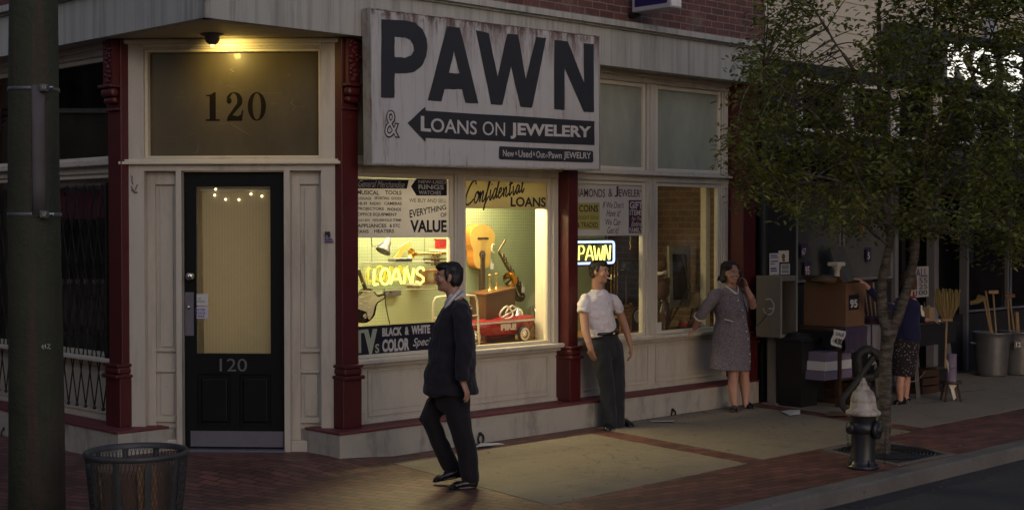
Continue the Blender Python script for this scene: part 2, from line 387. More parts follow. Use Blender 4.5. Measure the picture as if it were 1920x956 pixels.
M['letter'] = mat('sign_black_paint', (.02, .02, .026), .6, .35, 9, dirt=(.12, .12, .13), dsc=(9, 9, 9), dthr=(.68, .74), damt=.6)
M['white_letter'] = mat('sign_white_paint', (.5, .48, .47), .6, .15, 20)
def signface():
    m, t, p = nt('weathered_sign_face'); v = vec(t)
    f = ntex(t, v, 2.2, 7, .65); c = mix(t, f, (.40, .395, .40), (.53, .525, .53))
    st = ntex(t, vec(t, (9, 9, .45)), 1.6, 8, .75); k = math_(t, 'MULTIPLY', ramp(t, st, .54, .74), .75); c = mix(t, k, c, (.22, .19, .16))
    sx = N(t, 'ShaderNodeSeparateXYZ'); tc = N(t, 'ShaderNodeTexCoord'); t.links.new(tc.outputs['Object'], sx.inputs[0])
    g = N(t, 'ShaderNodeMapRange'); g.inputs['From Min'].default_value = .92; g.inputs['From Max'].default_value = 1.34; t.links.new(sx.outputs[2], g.inputs[0])
    rs = ntex(t, vec(t, (7, 7, 1.1)), 1.3, 8, .75); kk = math_(t, 'MULTIPLY', g.outputs[0], ramp(t, rs, .43, .56)); c = mix(t, math_(t, 'MULTIPLY', kk, .95), c, (.11, .05, .035))
    g2 = N(t, 'ShaderNodeMapRange'); g2.inputs['From Min'].default_value = 1.25; g2.inputs['From Max'].default_value = 1.34; t.links.new(sx.outputs[2], g2.inputs[0])
    k3 = math_(t, 'MULTIPLY', g2.outputs[0], ramp(t, ntex(t, vec(t, (12, 12, 8)), 1.2, 6, .7), .48, .56)); c = mix(t, k3, c, (.06, .03, .025))
    r2 = math_(t, 'MULTIPLY', ramp(t, ntex(t, vec(t, (4, 4, .5)), 2.4, 8, .7), .58, .68), .8); c = mix(t, r2, c, (.2, .085, .06))
    t.links.new(c, p.inputs['Base Color']); p.inputs['Roughness'].default_value = .6; bump(t, p, st, .15, .004); return m
M['signface'] = signface()
def onglass(name, col, tr=.4):
    m, t, p = nt(name); f = ntex(t, vec(t), 5, 6, .7); c = mix(t, f, tuple(x * .85 for x in col), tuple(min(1, x * 1.12) for x in col)); t.links.new(c, p.inputs['Base Color']); p.inputs['Roughness'].default_value = .55
    tl = N(t, 'ShaderNodeBsdfTranslucent'); t.links.new(c, tl.inputs['Color']); ms = N(t, 'ShaderNodeMixShader'); ms.inputs[0].default_value = tr
    o = t.nodes['Material Output']; t.links.new(p.outputs[0], ms.inputs[1]); t.links.new(tl.outputs[0], ms.inputs[2]); t.links.new(ms.outputs[0], o.inputs['Surface']); return m
M['paper'] = mat('white_paper', (.55, .55, .55), .8, .06, 8)
M['glasswhite'] = onglass('white_glass_paint', (.62, .60, .60), .3)
M['glasscream'] = onglass('cream_glass_paint', (.46, .41, .24), .35)
M['glassblack'] = mat('black_glass_paint', (.014, .014, .024), .4, .2, 8)
M['glassyellow'] = onglass('yellow_glass_paint', (.5, .45, .13), .3)
M['wood'] = mat('varnished_wood', (.16, .07, .025), .4, .35, 4)
M['darkwood'] = mat('dark_wood', (.05, .025, .014), .45, .3, 5)
M['woodfloor'] = mat('display_wood_floor', (.4, .22, .08), .5, .25, 5)
M['brass'] = mat('brass', (.62, .42, .14), .25, .2, 12, metal=1, bmp=.03)
M['oldbrass'] = mat('tarnished_brass', (.16, .12, .06), .35, .4, 20, metal=.9, bmp=.05)
M['card'] = mat('cardboard', (.17, .09, .048), .85, .15, 5)
M['straw'] = mat('broom_straw', (.20, .145, .055), .85, .3, 30)
M['stick'] = mat('pale_wood_handle', (.26, .175, .09), .6, .2, 10)
# ------------------------------------------------------------------ ground: road, kerb, brick sidewalk, concrete panels
def structure(o): o['kind'] = 'structure'; return o
b = MB(); b.poly([(-300, -300, -.12), (300, -300, -.12), (300, 300, -.12), (-300, 300, -.12)]); structure(b.build('road', M['asphalt']))
def rs(u, s, z=0): return FR @ Vector((u, -s, z))
KI, KO, RAD = 3.49, 3.68, 3.0
def cornerpath(k, rad, far=60):
    pts = [(far, k)] + [(-k + rad, k)]
    for i in range(1, 13):
        a = R(90 + 90 * i / 12); pts.append((-k + rad + rad * math.cos(a), k - rad + rad * math.sin(a)))
    pts.append((-k, -far)); return pts
outer = cornerpath(KI, RAD)
b = MB(FR); b.slab([(60, -KI), (60, 60), (1.5, 60), (1.5, -KI)], -.11, 0.0); structure(b.build('sidewalk', M['pave']))
b = MB(FR); b.slab([(1.5, -KI)] + [(u, -s) for u, s in outer[1:]] + [(1.5, 60)], -.11, 0.0); o = b.mesh(); structure(link_mesh(o, 'sidewalk', M['pave_corner'], None, base=False))
oo = cornerpath(KO, RAD + .19)
b = MB(FR)
prof = [(0, -.13), (0, .003), (.9, .003), (1, -.012), (1.0, -.13)]
rings = []
for (ui, si), (uo, s_o) in zip(outer, oo): rings.append([b.v((ui + (uo - ui) * t, -(si + (s_o - si) * t), z)) for t, z in prof])
for A_, B_ in zip(rings, rings[1:]):
    for i in range(len(prof) - 1): b.face([A_[i], A_[i + 1], B_[i + 1], B_[i]])
structure(b.build('kerb', M['kerb']))
# the paving rises a little towards the doorway
b = MB(); ctr = Vector((-2.45, 12.55, 0)); n = 40; G = {}
for i in range(n + 1):
    for j in range(n + 1):
        x = -2 + 4 * i / n; y = -2 + 4 * j / n; d = math.hypot(x, y); t = min(1, max(0, (1.5 - d) / .6))
        G[i, j] = b.v((ctr.x + x, ctr.y + y, -.004 + .056 * t * t * (3 - 2 * t)))
for i in range(n):
    for j in range(n): b.face([G[i, j], G[i + 1, j], G[i + 1, j + 1], G[i, j + 1]])
o = b.mesh(); o = link_mesh(o, 'sidewalk', M['pave_corner'], None, True, base=False); structure(o)
def quad(name, pts, m, z=.004):
    b = MB(); k = [rs(u, s, 0) for u, s in pts]; b.slab([(p.x, p.y) for p in k], -.05, z); return structure(b.build(name, m))
quad('concrete_paving', [(1.672, .30), (4.19, .33), (3.85, 2.45), (1.31, 2.53)], M['slab'])
quad('concrete_paving', [(4.53, .06), (7.08, .06), (6.93, .94), (6.585, 2.46), (4.12, 2.42)], M['slab'])
quad('concrete_paving', [(7.38, .06), (14, .06), (14, 2.42), (6.9, 2.40)], M['slab'])
for p in ([(1.45, 4.0)],): pass

# ------------------------------------------------------------------ the corner shop
shop = thing('corner_shop', 'cream and maroon corner shop with brick upper wall and angled doorway numbered 120', 'building', FR)
# lower walls
b = MB(FR); b.fbox(1.33, 7.44, -.6, 0, -.05, .247); b.build('plinth', M['plinth'], shop)
b = MB(FR); b.fbox(1.322, 7.446, -.5, .014, .247, .268, .006); b.build('plinth_cap', M['cap'], shop)
b = MB(FL); b.fbox(-14, -1.40, -.6, 0, -.05, .247); b.build('plinth', M['plinth'], shop)
b = MB(FL); b.fbox(-14, -1.392, -.5, .014, .247, .268, .006); b.build('plinth_cap', M['cap'], shop)
def panel_wall(F, x0, x1, panels):
    b = MB(F); b.fbox(x0, x1, -.40, -.28, .268, .815)
    for a, c in panels:
        z0, z1 = .33, .75; t = .018
        for q in ((a, c, z0, z0 + t), (a, c, z1 - t, z1), (a, a + t, z0 + t, z1 - t), (c - t, c, z0 + t, z1 - t)): b.fbox(q[0], q[1], -.28, -.266, q[2], q[3], .004)
        b.fbox(a + .05, c - .05, -.281, -.274, z0 + .05, z1 - .05, .004)
    b.fbox(x0, x1, -.28, -.262, .268, .30, .005)
    b.build('panelled_base', M['cream'], shop)
    b = MB(F); b.fbox(x0, x1, -.34, -.17, .815, .86, .012); b.fbox(x0, x1, -.28, -.225, .78, .815, .01); b.build('window_sill', M['cream'], shop)
panel_wall(FR, 1.675, 4.345, [(1.86, 4.2)])
panel_wall(FR, 4.48, 7.2, [(4.62, 5.78), (5.9, 7.1)])
panel_wall(FL, -4.6, -1.85, [(-4.5, -3.1), (-3.0, -1.95)])
panel_wall(FL, -9, -4.85, [(-8.8, -7), (-6.9, -4.95)])
# pilasters
def pilaster(F, x0, x1, sf, sb=-.42, top=3.70, corbel=True, side=0):
    b = MB(F); b.fbox(x0, x1, sb, sf, .268, top, .006)
    b.fbox(x0 - .012, x1 + .012, sb, sf + .03, .268, .70, .008); b.fbox(x0 - .02, x1 + .02, sb, sf + .07, .70, .735, .01)
    b.fbox(x0 - .008, x1 + .008, sb, sf + .045, .735, .80, .02); b.fbox(x0 - .014, x1 + .014, sb, sf + .055, .80, .83, .008)
    p = b.build('pilaster', M['maroon'], shop)
    if corbel:
        b = MB(F); w = .03
        b.prism([(x0 + w, 3.30), (x1 - w, 3.30), (x1 - w, 3.69), (x0 + w, 3.69)], sf, sf + .06)
        for k in range(9):
            zz = 3.33 + k * .04; a = .05 * math.sin(k * 1.1); xm = (x0 + x1) / 2
            b.ball(F.inverted() @ (F @ Vector((xm + a * .6, -(sf + .065), zz))), (.035, .012, .022), 8)
            b.ball((xm - a * .8, -(sf + .063), zz + .015), (.02, .012, .018), 8)
        b.fbox(x0, x1, sf, sf + .10, 3.27, 3.30, .008); b.fbox(x0 + .01, x1 - .01, sf, sf + .085, 3.19, 3.27, .03); b.fbox(x0 + .02, x1 - .02, sf, sf + .06, 3.13, 3.19, .025)
        b.fbox(x0, x1, sf, sf + .03, 3.07, 3.09, .006)
        b.build('corbel', M['maroon'], p)
    return p
pilaster(FR, 1.49, 1.675, -.17)
pilaster(FR, 4.335, 4.478, -.12, corbel=False)
pilaster(FR, 7.2, 7.44, -.05)
pilaster(FL, -1.86, -1.63, -.17)
pilaster(FL, -4.85, -4.6, -.17)
# fascia and cornice
def fascia(F, x0, x1, name):
    b = MB(F); b.fbox(x0, x1, -.1, 0, 3.70, 4.085, .0)
    b.build('fascia', M['fascia'], shop)
    b = MB(F); b.prism([(x0, 4.085), (x1, 4.085), (x1, 4.105), (x0, 4.105)], -.1, .03)
    a = [(x0, .06, 4.105), (x1, .06, 4.105)]
    b.hexa([(x0, -.075, 4.105), (x1, -.075, 4.105), (x1, .12, 4.105), (x0, .12, 4.105), (x0, -.075, 4.165), (x1, -.075, 4.165), (x1, .12, 4.205), (x0, .12, 4.205)])
    b.build('cornice', M['fascia'], shop)
    b = MB(F); b.fbox(x0, x1, -.3, -.05, 4.165, 9.5); b.build('brick_wall', M['brick'], shop)
fascia(FR, .0, 7.6, 'r'); fascia(FL, -14, .0, 'l')
# ceiling of the shop: also the soffit over the angled doorway
b = MB(FR); b.slab([(.02, .02), (7.58, .02), (7.58, 9), (.02, 9)], 3.705, 3.8); b.build('soffit', M['soffit'], shop)
b = MB(FR); b.box(7.3, 7.58, .2, 9, -.02, 9.5); b.build('party_wall', M['inbrick_side'], shop)
b = MB(FR); b.box(.5, 7.3, 5.2, 5.4, -.02, 3.7); b.build('back_wall', M['inbrick'], shop)
b = MB(FR); b.slab([(.02, .06), (7.58, .06), (7.58, 14), (.02, 14)], 9.3, 9.5); b.build('roof', M['dark'], shop)
b = MB(FR); b.box(.02, 7.58, 9, 9.2, -.02, 9.5); b.box(.6, .75, 4.5, 9, -.02, 3.7); b.build('rear_wall', M['dark'], shop)

# --- windows
def sash(F, x0, x1, z0, z1, sf, t, name, m, parent, s_glass, gm, fw=.045):
    b = MB(F)
    b.fbox(x0, x0 + fw, s_glass - .03, sf, z0, z1, .005); b.fbox(x1 - fw, x1, s_glass - .03, sf, z0, z1, .005)
    b.fbox(x0 + fw, x1 - fw, s_glass - .03, sf, z1 - fw, z1, .005); b.fbox(x0 + fw, x1 - fw, s_glass - .03, sf, z0, z0 + fw * .7, .005)
    fr = b.build(name, m, parent)
    b = MB(F); b.fbox(x0 + fw * .8, x1 - fw * .8, s_glass - .006, s_glass, z0 + .02, z1 - .02); b.build('pane', gm, fr)
    return fr
def bay(F, x0, x1, splits, low, up, lowglass, upglass):
    b = MB(F); b.fbox(x0, x1, -.42, -.25, 3.60, 3.71, .01); b.fbox(x0, x1, -.42, -.22, 3.66, 3.71, .01)
    b.fbox(x0, x1, -.40, -.26, 2.535, 2.60); b.fbox(x0, x1, -.42, -.20, 2.60, 2.625, .006); b.fbox(x0, x1, -.40, -.24, 2.625, 2.655, .006)
    b.build('lintel', M['cream'], shop)
    for a, c in splits:
        b = MB(F); b.fbox(a, c, -.38, -.265, .86, 2.535, .006); b.fbox(a + .01, c - .01, -.38, -.27, 2.655, 3.60, .006)
        b.fbox((a + c) / 2 - .035, (a + c) / 2 + .035, -.3, -.25, .86, 2.535, .006); b.fbox((a + c) / 2 - .035, (a + c) / 2 + .035, -.3, -.25, 2.655, 3.60, .006); b.build('mullion', M['cream'], shop)
    for a, c in low: sash(F, a, c, .86, 2.535, -.285, .04, 'window', M['jamb'], shop, -.31, lowglass)
    for a, c in up: sash(F, a, c, 2.655, 3.60, -.285, .04, 'transom_window', M['jamb'], shop, -.31, upglass)
bay(FR, 1.675, 4.335, [(1.676, 1.70), (2.915, 3.03), (4.245, 4.334)], [(1.70, 2.915), (3.03, 4.245)], [(1.70, 2.915), (3.03, 4.245)], M['glass'], M['frost_grey'])
bay(FR, 4.478, 7.2, [(4.479, 4.56), (5.735, 5.90), (7.075, 7.199)], [(4.56, 5.735), (5.90, 7.075)], [(4.56, 5.735), (5.90, 7.075)], M['glass'], M['frost_grey'])
bay(FL, -4.6, -1.86, [(-4.599, -4.55), (-1.95, -1.861)], [(-4.55, -1.95)], [(-4.55, -1.95)], M['glass'], M['glassdark'])
bay(FL, -9, -4.85, [(-8.99, -8.9), (-4.95, -4.851)], [(-8.9, -4.95)], [(-8.9, -4.95)], M['glass'], M['glassdark'])
b = MB(FL); b.fbox(-4.6, -1.9, -.52, -.50, 2.12, 2.56); b.fbox(-9, -4.9, -.52, -.50, 2.12, 2.56); b.build('curtain', M['maroon_cloth'], shop)
b = MB(FL); b.fbox(-9, -1.75, -1.5, -1.4, 0, 3.7); b.build('back_partition', M['dark'], shop)
b = MB(FL); b.fbox(-3.6, -2.3, -1.2, -1.0, 3.07, 3.09); b.fbox(-2.32, -2.30, -1.1, -1.0, 2.9, 3.09); b.build('shelf_bracket', M['brass'], shop)

# --- inside the display windows
b = MB(FR); b.fbox(1.5, 6.15, -1.27, -1.25, .6, 3.0); b.build('pegboard', M['peg'], shop)
b = MB(FR); b.fbox(1.5, 6.15, -1.25, -.34, .82, .866); b.build('display_floor', M['woodfloor'], shop)
b = MB(FR); b.fbox(1.5, 5.0, -1.26, -.41, 2.62, 2.66); b.fbox(1.48, 1.5, -1.27, -.41, .6, 2.66); b.fbox(1.5, 5.0, -.43, -.41, 2.54, 2.62); b.build('display_case', M['jamb'], shop)
b = MB(FR); b.fbox(4.36, 4.46, -.62, -.42, .866, 2.62, .004); b.build('display_post', M['jamb'], shop)
b = MB(FR); b.fbox(6.98, 7.06, -.50, -.42, .6, 2.6); b.build('window_reveal', M['jamb'], shop)
b = MB(FR); b.fbox(6.15, 6.2, -5, -1.25, 0, 3.7); b.build('shelving_wall', M['darkwood'], shop)
b = MB(FR); b.fbox(5.6, 7.1, -3.0, -2.9, 0, 3.7); b.build('inner_brick_wall', M['inbrick'], shop)
b = MB(FR); b.fbox(6.1, 6.95, -1.25, -.34, .82, .866); b.build('display_floor', M['darkwood'], shop)
b = MB(FR)
b.fbox(1.7, 4.3, -.50, -.46, 2.56, 2.615, .01)
lampb = b.build('strip_lamp', M['jamb'], shop)
b = MB(FR); b.cyl((1.8, .48, 2.555), (4.2, .48, 2.555), .013, n=10); b.build('lamp_tube', glow('warm_tube', (1, .86, .5), 4), lampb)

# --- angled doorway
b = MB(FC)
b.fbox(-.02, .205, -.25, 0, .03, 3.71); b.fbox(1.79, 2.0, -.25, 0, .03, 3.71)
b.fbox(.205, 1.79, -.25, 0, 3.615, 3.71); b.fbox(.205, 1.79, -.25, -.001, 2.54, 2.655)
b.fbox(.0, .05, 0, .012, .05, 3.70, .004); b.fbox(1.93, 1.98, 0, .012, .05, 3.70, .004)
b.fbox(.49, .54, -.25, -.002, .03, 2.54); b.fbox(1.458, 1.51, -.25, -.002, .03, 2.54)
b.fbox(.53, .54, -.1, -.004, .05, 2.54); 
b.build('doorway_casing', M['cream'], shop)
b = MB(FC); b.fbox(-.01, 1.985, -.1, .05, 2.595, 2.622, .006); b.fbox(.02, 1.96, -.1, .03, 2.622, 2.64, .004)
b.fbox(.0, 1.985, -.1, .03, 3.66, 3.70, .01); b.fbox(.2, 1.8, -.05, .022, 3.632, 3.66, .008); b.build('door_cornice', M['jamb'], shop)
# transom with the painted number
b = MB(FC)
for q in ((.205, .235, 2.655, 3.615), (1.765, 1.79, 2.655, 3.615), (.235, 1.765, 3.59, 3.615), (.235, 1.765, 2.655, 2.672)): b.fbox(q[0], q[1], -.14, -.02, q[2], q[3], .006)
tr = b.build('transom', M['jamb'], shop)
b = MB(FC); b.fbox(.23, 1.77, -.105, -.095, 2.665, 3.6); b.build('pane', M['frost_brown'], tr)
# bold numerals
def num_polys(ch):
    def arc(cx, cy, rx, ry, a0, a1, n=18): return [(cx + rx * math.cos(R(a0 + (a1 - a0) * i / n)), cy + ry * math.sin(R(a0 + (a1 - a0) * i / n))) for i in range(n + 1)]
    if ch == '1': return [[(.30, .06), (.62, .06), (.62, 1.0), (.52, 1.0), (.40, .93), (.12, .90), (.12, .86), (.30, .86)], [(.1, 0), (.82, 0), (.82, .06), (.1, .06)]]
    if ch == '0':
        o_ = arc(.5, .5, .47, .5, 90, 450, 36); i_ = arc(.5, .5, .22, .46, 90, 450, 36); out = []
        for k in range(36): out.append([o_[k], o_[k + 1], i_[k + 1], i_[k]])
        return out
    top = [(.08, .72)] + arc(.47, .68, .40, .32, 170, -20, 20)
    out = []
    o_ = arc(.46, .70, .42, .30, 165, -30, 20); i_ = arc(.42, .70, .19, .26, 150, -20, 20)
    for k in range(20): out.append([o_[k], o_[k + 1], i_[k + 1], i_[k]])
    a1, a2 = o_[-1], i_[-1]
    out.append([a1, a2, (.14, .17), (.06, .0), (.30, .15)])
    out.append([(.06, 0), (.14, .17), (.36, .20), (.62, .16), (.80, .22), (.86, .38), (.92, .38), (.86, 0)])
    out.append(arc(.19, .70, .13, .11, 0, 360, 16)[:-1])
    return out
def numerals(b, txt, x0, x1, z0, z1, s, gap=.12):
    w = (x1 - x0) / (len(txt) + gap * (len(txt) - 1))
    for i, ch in enumerate(txt):
        xx = x0 + i * w * (1 + gap)
        for pl in num_polys(ch):
            b.poly([(xx + x * w, -s, z0 + z * (z1 - z0)) for x, z in pl])
b = MB(FC); numerals(b, '120', .72, 1.285, 2.985, 3.24, -.0935); b.build('number_lettering', M['numeral'], tr, fix=False)
# panelled side lights
for a, c in ((.205, .49), (1.51, 1.79)):
    b = MB(FC); b.fbox(a, c, -.22, -.11, .06, 2.54); m_ = (a + c) / 2
    b.fbox(a, a + .075, -.11, -.08, .06, 2.54, .004); b.fbox(c - .03, c, -.11, -.08, .06, 2.54, .004)
    for z0, z1 in ((.05, .14), (.30, .345), (.745, .775), (.93, .955), (2.42, 2.54)): b.fbox(a + .075, c - .03, -.11, -.08, z0, z1, .004)
    b.fbox(a + .11, c - .055, -.11, -.095, .36, .73, .006); b.fbox(a + .11, c - .055, -.11, -.095, .97, 2.40, .006)
    b.fbox(a, c, -.1, -.02, .05, .15, .008); b.build('side_panel', M['cream'], shop)
# the door leaf
dr = None
b = MB(FC); D0, D1, DZ0, DZ1, SF = .545, 1.455, .075, 2.53, -.07; x0, x1, g0, g1 = .655, 1.32, .915, 2.40
b.fbox(D0, x0, SF - .05, SF, DZ0, DZ1, .003); b.fbox(x1, D1, SF - .05, SF, DZ0, DZ1, .003)
b.fbox(x0, x1, SF - .05, SF, g1, DZ1, .003); b.fbox(x0, x1, SF - .05, SF, .73, g0, .003); b.fbox(x0, x1, SF - .05, SF, DZ0, .265, .003)
b.fbox(.955, 1.035, SF - .05, SF, .265, .73, .003); b.fbox(x0, .955, SF - .04, SF - .022, .265, .73); b.fbox(1.035, x1, SF - .04, SF - .022, .265, .73)
door = b.build('door', M['door'], shop)
b = MB(FC); b.fbox(.69, .925, SF - .022, SF - .008, .30, .695, .012); b.fbox(1.065, 1.29, SF - .022, SF - .008, .30, .695, .012); b.build('panel', M['doorhi'], door)
b = MB(FC); b.fbox(x0, x1, SF - .03, SF - .025, g0, g1); b.build('pane', M['glass'], door)
b = MB(FC); b.poly([(.685, .145, 2.36), (1.318, .145, 2.36), (1.318, .145, .90), (.70, .145, .90), (.692, .145, 1.6)]); b.build('blind', M['blind'], door)
b = MB(FC); b.cyl((.675, .14, 2.375), (1.318, .14, 2.375), .018); b.build('blind_roller', M['jamb'], door)
b = MB(FC); b.fbox(.595, 1.435, SF, SF + .004, .085, .225); b.build('kick_plate', M['steel'], door)
b = MB(FC); b.fbox(D0 + .003, D0 + .083, SF, SF + .005, 1.075, 1.462); b.build('lock_plate', M['steel'], door)
b = MB(FC); b.lathe([(.03, 0), (.03, .01), (.014, .015), (.014, .04), (.03, .05), (.036, .065), (.03, .08), (.012, .086)], (.61, -SF, 1.605), 16, Matrix.Rotation(R(90), 4, 'X')); b.build('knob', M['chrome'], door, True)
b = MB(FC); b.lathe([(.012, 0), (.018, .012), (.012, .022), (.004, .024)], (.585, -SF - .005, 1.33), 12, Matrix.Rotation(R(90), 4, 'X')); b.build('lock_cylinder', M['chrome'], door, True)
b = MB(FC); px_text(b, '120', (412, 672, 463, 696), SF + .003, FC, bold=-.0); b.build('number_lettering', mat('faded_silver_paint', (.13, .13, .135), .5), door, fix=False)
for z in (.45, 1.5, 2.2):
    b = MB(FC); b.cyl((1.462, -SF - .008, z), (1.462, -SF - .008, z + .1), .009, n=8); b.build('hinge', M['maroon'], door)
b = MB(FC); b.fbox(.535, 1.462, -.12, .03, .045, .068, .003); b.build('threshold', M['steel'], shop)
b = MB(FC)
rnd = random.Random(3)
for px, py in ((404.5, 355), (402.5, 366), (423, 374), (448, 374.5), (470.5, 364), (491, 368)):
    x, z = fz(px, py, -.125, FC); b.ball((x, .125, z), .011, 8)
b.build('fairy_light', glow('fairy_bulb', (1, .80, .46), 4.5), door, True)
b = MB(FC); b.fbox(.4, 1.6, -.62, -.60, .02, 3.7); b.fbox(.38, .4, -.62, -.26, .02, 3.7); b.fbox(1.6, 1.62, -.62, -.26, .02, 3.7); b.fbox(.4, 1.6, -.60, -.26, 2.56, 2.58); b.build('lobby', M['jamb'], shop)
def lamp(name, kind, loc, energy, col, size=.1, target=None, sy=None):
    l = bpy.data.lights.new(name, kind); l.energy = energy; l.color = col
    if kind == 'AREA':
        l.shape = 'RECTANGLE'; l.size = size; l.size_y = sy or size
    else: l.shadow_soft_size = size
    o = bpy.data.objects.new(name, l); COL.objects.link(o); o.location = loc
    if target is not None: o.rotation_euler = (Vector(target) - Vector(loc)).to_track_quat('-Z', 'Y').to_euler()
    return o
lamp('lobby_lamp', 'AREA', FC @ Vector((1.0, .57, 1.6)), 3.3, (1, .76, .5), .8, FC @ Vector((1.0, .1, 1.6)), 1.6)
# soffit lamp
b = MB(FC); lx, lz, ls = .90, 3.705, .28
b.lathe([(.10, 0), (.10, -.012), (.066, -.02), (.064, -.05), (.05, -.075), (.03, -.09), (.01, -.095)], (lx, -ls, lz), 20); sl_ = b.build('soffit_lamp', M['galv'], shop, True)
dl = lamp('doorway_lamp', 'SPOT', FC @ Vector((.94, -.25, 3.605)), 15, (1, .70, .18), .03, FC @ Vector((1.01, .0, 3.46))); dl.data.spot_size = R(150); dl.data.spot_blend = .8
b = MB(FC); b.ball((.90, .28 * -1, 3.612), .02, 10); b.build('bulb', glow('yellow_bulb', (1, .75, .25), 3), sl_, True)

# --- scissor gate on the left window
def gate(x0, x1, z0, z1, s):
    b = MB(FL); step = .165; k = int((x1 - x0) / step); rise = .62
    for i in range(-6, k + 6):
        for sg in (1, -1):
            xa = x0 + i * step; xb = xa + sg * step * (z1 - z0) / rise
            p, q = Vector((xa, -s, z0)), Vector((xb, -s - .012 * sg, z1))
            def cut(p, q, xl, keep):
                if (p.x - xl) * keep < 0 and (q.x - xl) * keep < 0: return None
                if (p.x - xl) * keep < 0: t = (xl - p.x) / (q.x - p.x); p = p.lerp(q, t)
                elif (q.x - xl) * keep < 0: t = (xl - p.x) / (q.x - p.x); q = p.lerp(q, t)
                return p, q
            c = cut(p, q, x0, 1); c = c and cut(*c, x1, -1)
            if c and (c[0] - c[1]).length > .05: b.tube(c, .0075, 6); 
    for i in range(k + 1):
        b.ball((x0 + i * step, -s, z0), .018, 8); b.ball((x0 + i * step, -s, z1), .014, 8)
    return b
gt = thing('scissor_gate', 'black folding lattice gate drawn across the left window', 'gate', FL @ Matrix.Translation((-2.1, .1, .27)))
gate(-4.5, -1.95, .39, 2.42, -.2).build('lattice', M['iron'], gt)
b = MB(FL)
for x in (-1.93, -4.52): b.fbox(x - .012, x + .012, -.255, -.18, .30, 2.44)
b.build('post', M['iron'], gt)

# lamps and added fill lights inside the shop
dl = lamp('display_lamp', 'AREA', FR @ Vector((3.0, .47, 2.545)), 34, (1, .95, .74), 2.4, None, .12); dl.rotation_euler = (R(28), 0, AR)
dl = lamp('sidewalk_spill_fill', 'AREA', FR @ Vector((3.0, 1.1, 2.55)), 100, (1, .77, .40), 2.4, None, .12); dl.rotation_euler = (R(-35), 0, AR)  # added fill, no fixture: throws warm light out onto the sidewalk
lamp('window_front_fill', 'POINT', FR @ Vector((6.3, .75, 2.95)), 4, (1, .74, .4), .08)  # added fill hidden above the header, lights the right-hand window goods from the front
lamp('shop_lamp', 'POINT', FR @ Vector((6.6, 2.2, 3.1)), 3, (1, .72, .36), .15)
b = MB(FR); b.lathe([(.13, 0), (.12, .05), (.03, .09), (.02, .5)], (6.6, 2.2, 3.15), 16); b.build('pendant_shade', M['jamb'], shop, True)
# ------------------------------------------------------------------ the store next door
M['blackwall'] = mat('black_painted_wall', (.012, .012, .014), .5, .3, 4, dirt=(.03, .03, .03), damt=.5)
M['greyframe'] = mat('grey_aluminium', (.19, .19, .205), .45, .12, 6, metal=.3)
M['creamwall'] = mat('cream_stucco', (.44, .41, .34), .8, .12, 3, dirt=(.3, .28, .24), damt=.5)
M['storepane'] = frosted('papered_window_glass', (.085, .09, .09), .25)
M['whitetrim'] = mat('white_trim', (.6, .6, .58), .5, .1, 6)
M['awn'] = mat('dark_slatted_metal', (.035, .033, .037), .5, .3, 8, metal=.3)
store = thing('general_store', 'black fronted store with slatted awning and cream upper wall behind the tree', 'building', FR @ Matrix.Translation((7.6, 0, 0)))
b = MB(FR); b.fbox(7.61, 8.33, -.6, -.1, -.02, 4.02); b.fbox(8.33, 10.6, -.4, -.14, -.02, 1.33); b.fbox(8.33, 20, -.6, -.14, 2.62, 4.02); b.fbox(11.75, 20, -.4, -.14, -.02, .80)
b.build('front_wall', M['blackwall'], store)
b = MB(FR); b.fbox(7.61, 20, -.5, -.08, 4.02, 9.0); b.build('upper_wall', M['creamwall'], store)
b = MB(FR); b.fbox(7.61, 20, -.08, -.03, 3.86, 4.02, .004); b.build('cornice', M['blackwall'], store)
b = MB(FR)
for z in [4.1 + .19 * k for k in range(26)]: b.fbox(7.62, 20, -.08, -.068, z, z + .012)
b.build('clapboard', M['creamwall'], store)
for x0, x1 in ((8.37, 9.36), (9.40, 10.6), (12.6, 13.9), (13.95, 15.6)):
    z0 = 1.36 if x0 < 11 else .82
    fr = sash(FR, x0, x1, z0, 2.6, -.12, .05, 'window', M['greyframe'], store, -.17, M['storepane'] if x0 < 11 else M['glassdark'], .04)
b = MB(FR); b.fbox(9.36, 9.40, -.2, -.12, 1.33, 2.62); b.build('mullion', M['iron'], store)
for x0, x1 in ((10.6, 10.68), (11.62, 11.74), (12.54, 12.6)):
    b = MB(FR); b.fbox(x0, x1, -.2, -.08, 0, 2.62, .004); b.build('door_post', M['greyframe'], store)
b = MB(FR); b.fbox(10.68, 11.62, -.55, -.52, .0, 2.62); b.fbox(11.74, 12.54, -.55, -.52, 0, 2.62); d_ = b.build('door', M['blackwall'], store)
b = MB(FR); b.fbox(10.78, 11.5, -.52, -.51, .5, 2.4); b.fbox(11.84, 12.44, -.52, -.51, .5, 2.4); b.build('pane', M['glassdark'], d_)
b = MB(FR); b.fbox(7.9, 9.5, -.1, .06, 3.0, 3.09, .006); b.fbox(9.7, 16, -.1, .03, 3.02, 3.08, .006); b.build('ledge', M['greyframe'], store)
for x0 in (8.36, 9.50, 10.60, 11.72, 12.84):
    fr = sash(FR, x0, x0 + 1.06, 3.2, 3.86, -.06, .05, 'upper_window', M['whitetrim'], store, -.11, M['glassdark'], .05)
b = MB(FR)
for k in range(13):
    t = k / 12; s_ = -.05 + 1.2 * t; z = 3.02 - .38 * t
    b.hexa([(7.95, -s_, z), (20, -s_, z), (20, -s_ - .075, z - .012), (7.95, -s_ - .075, z - .012), (7.95, -s_, z + .016), (20, -s_, z + .016), (20, -s_ - .075, z + .004), (7.95, -s_ - .075, z + .004)])
aw = b.build('awning', M['awn'], store)
b = MB(FR)
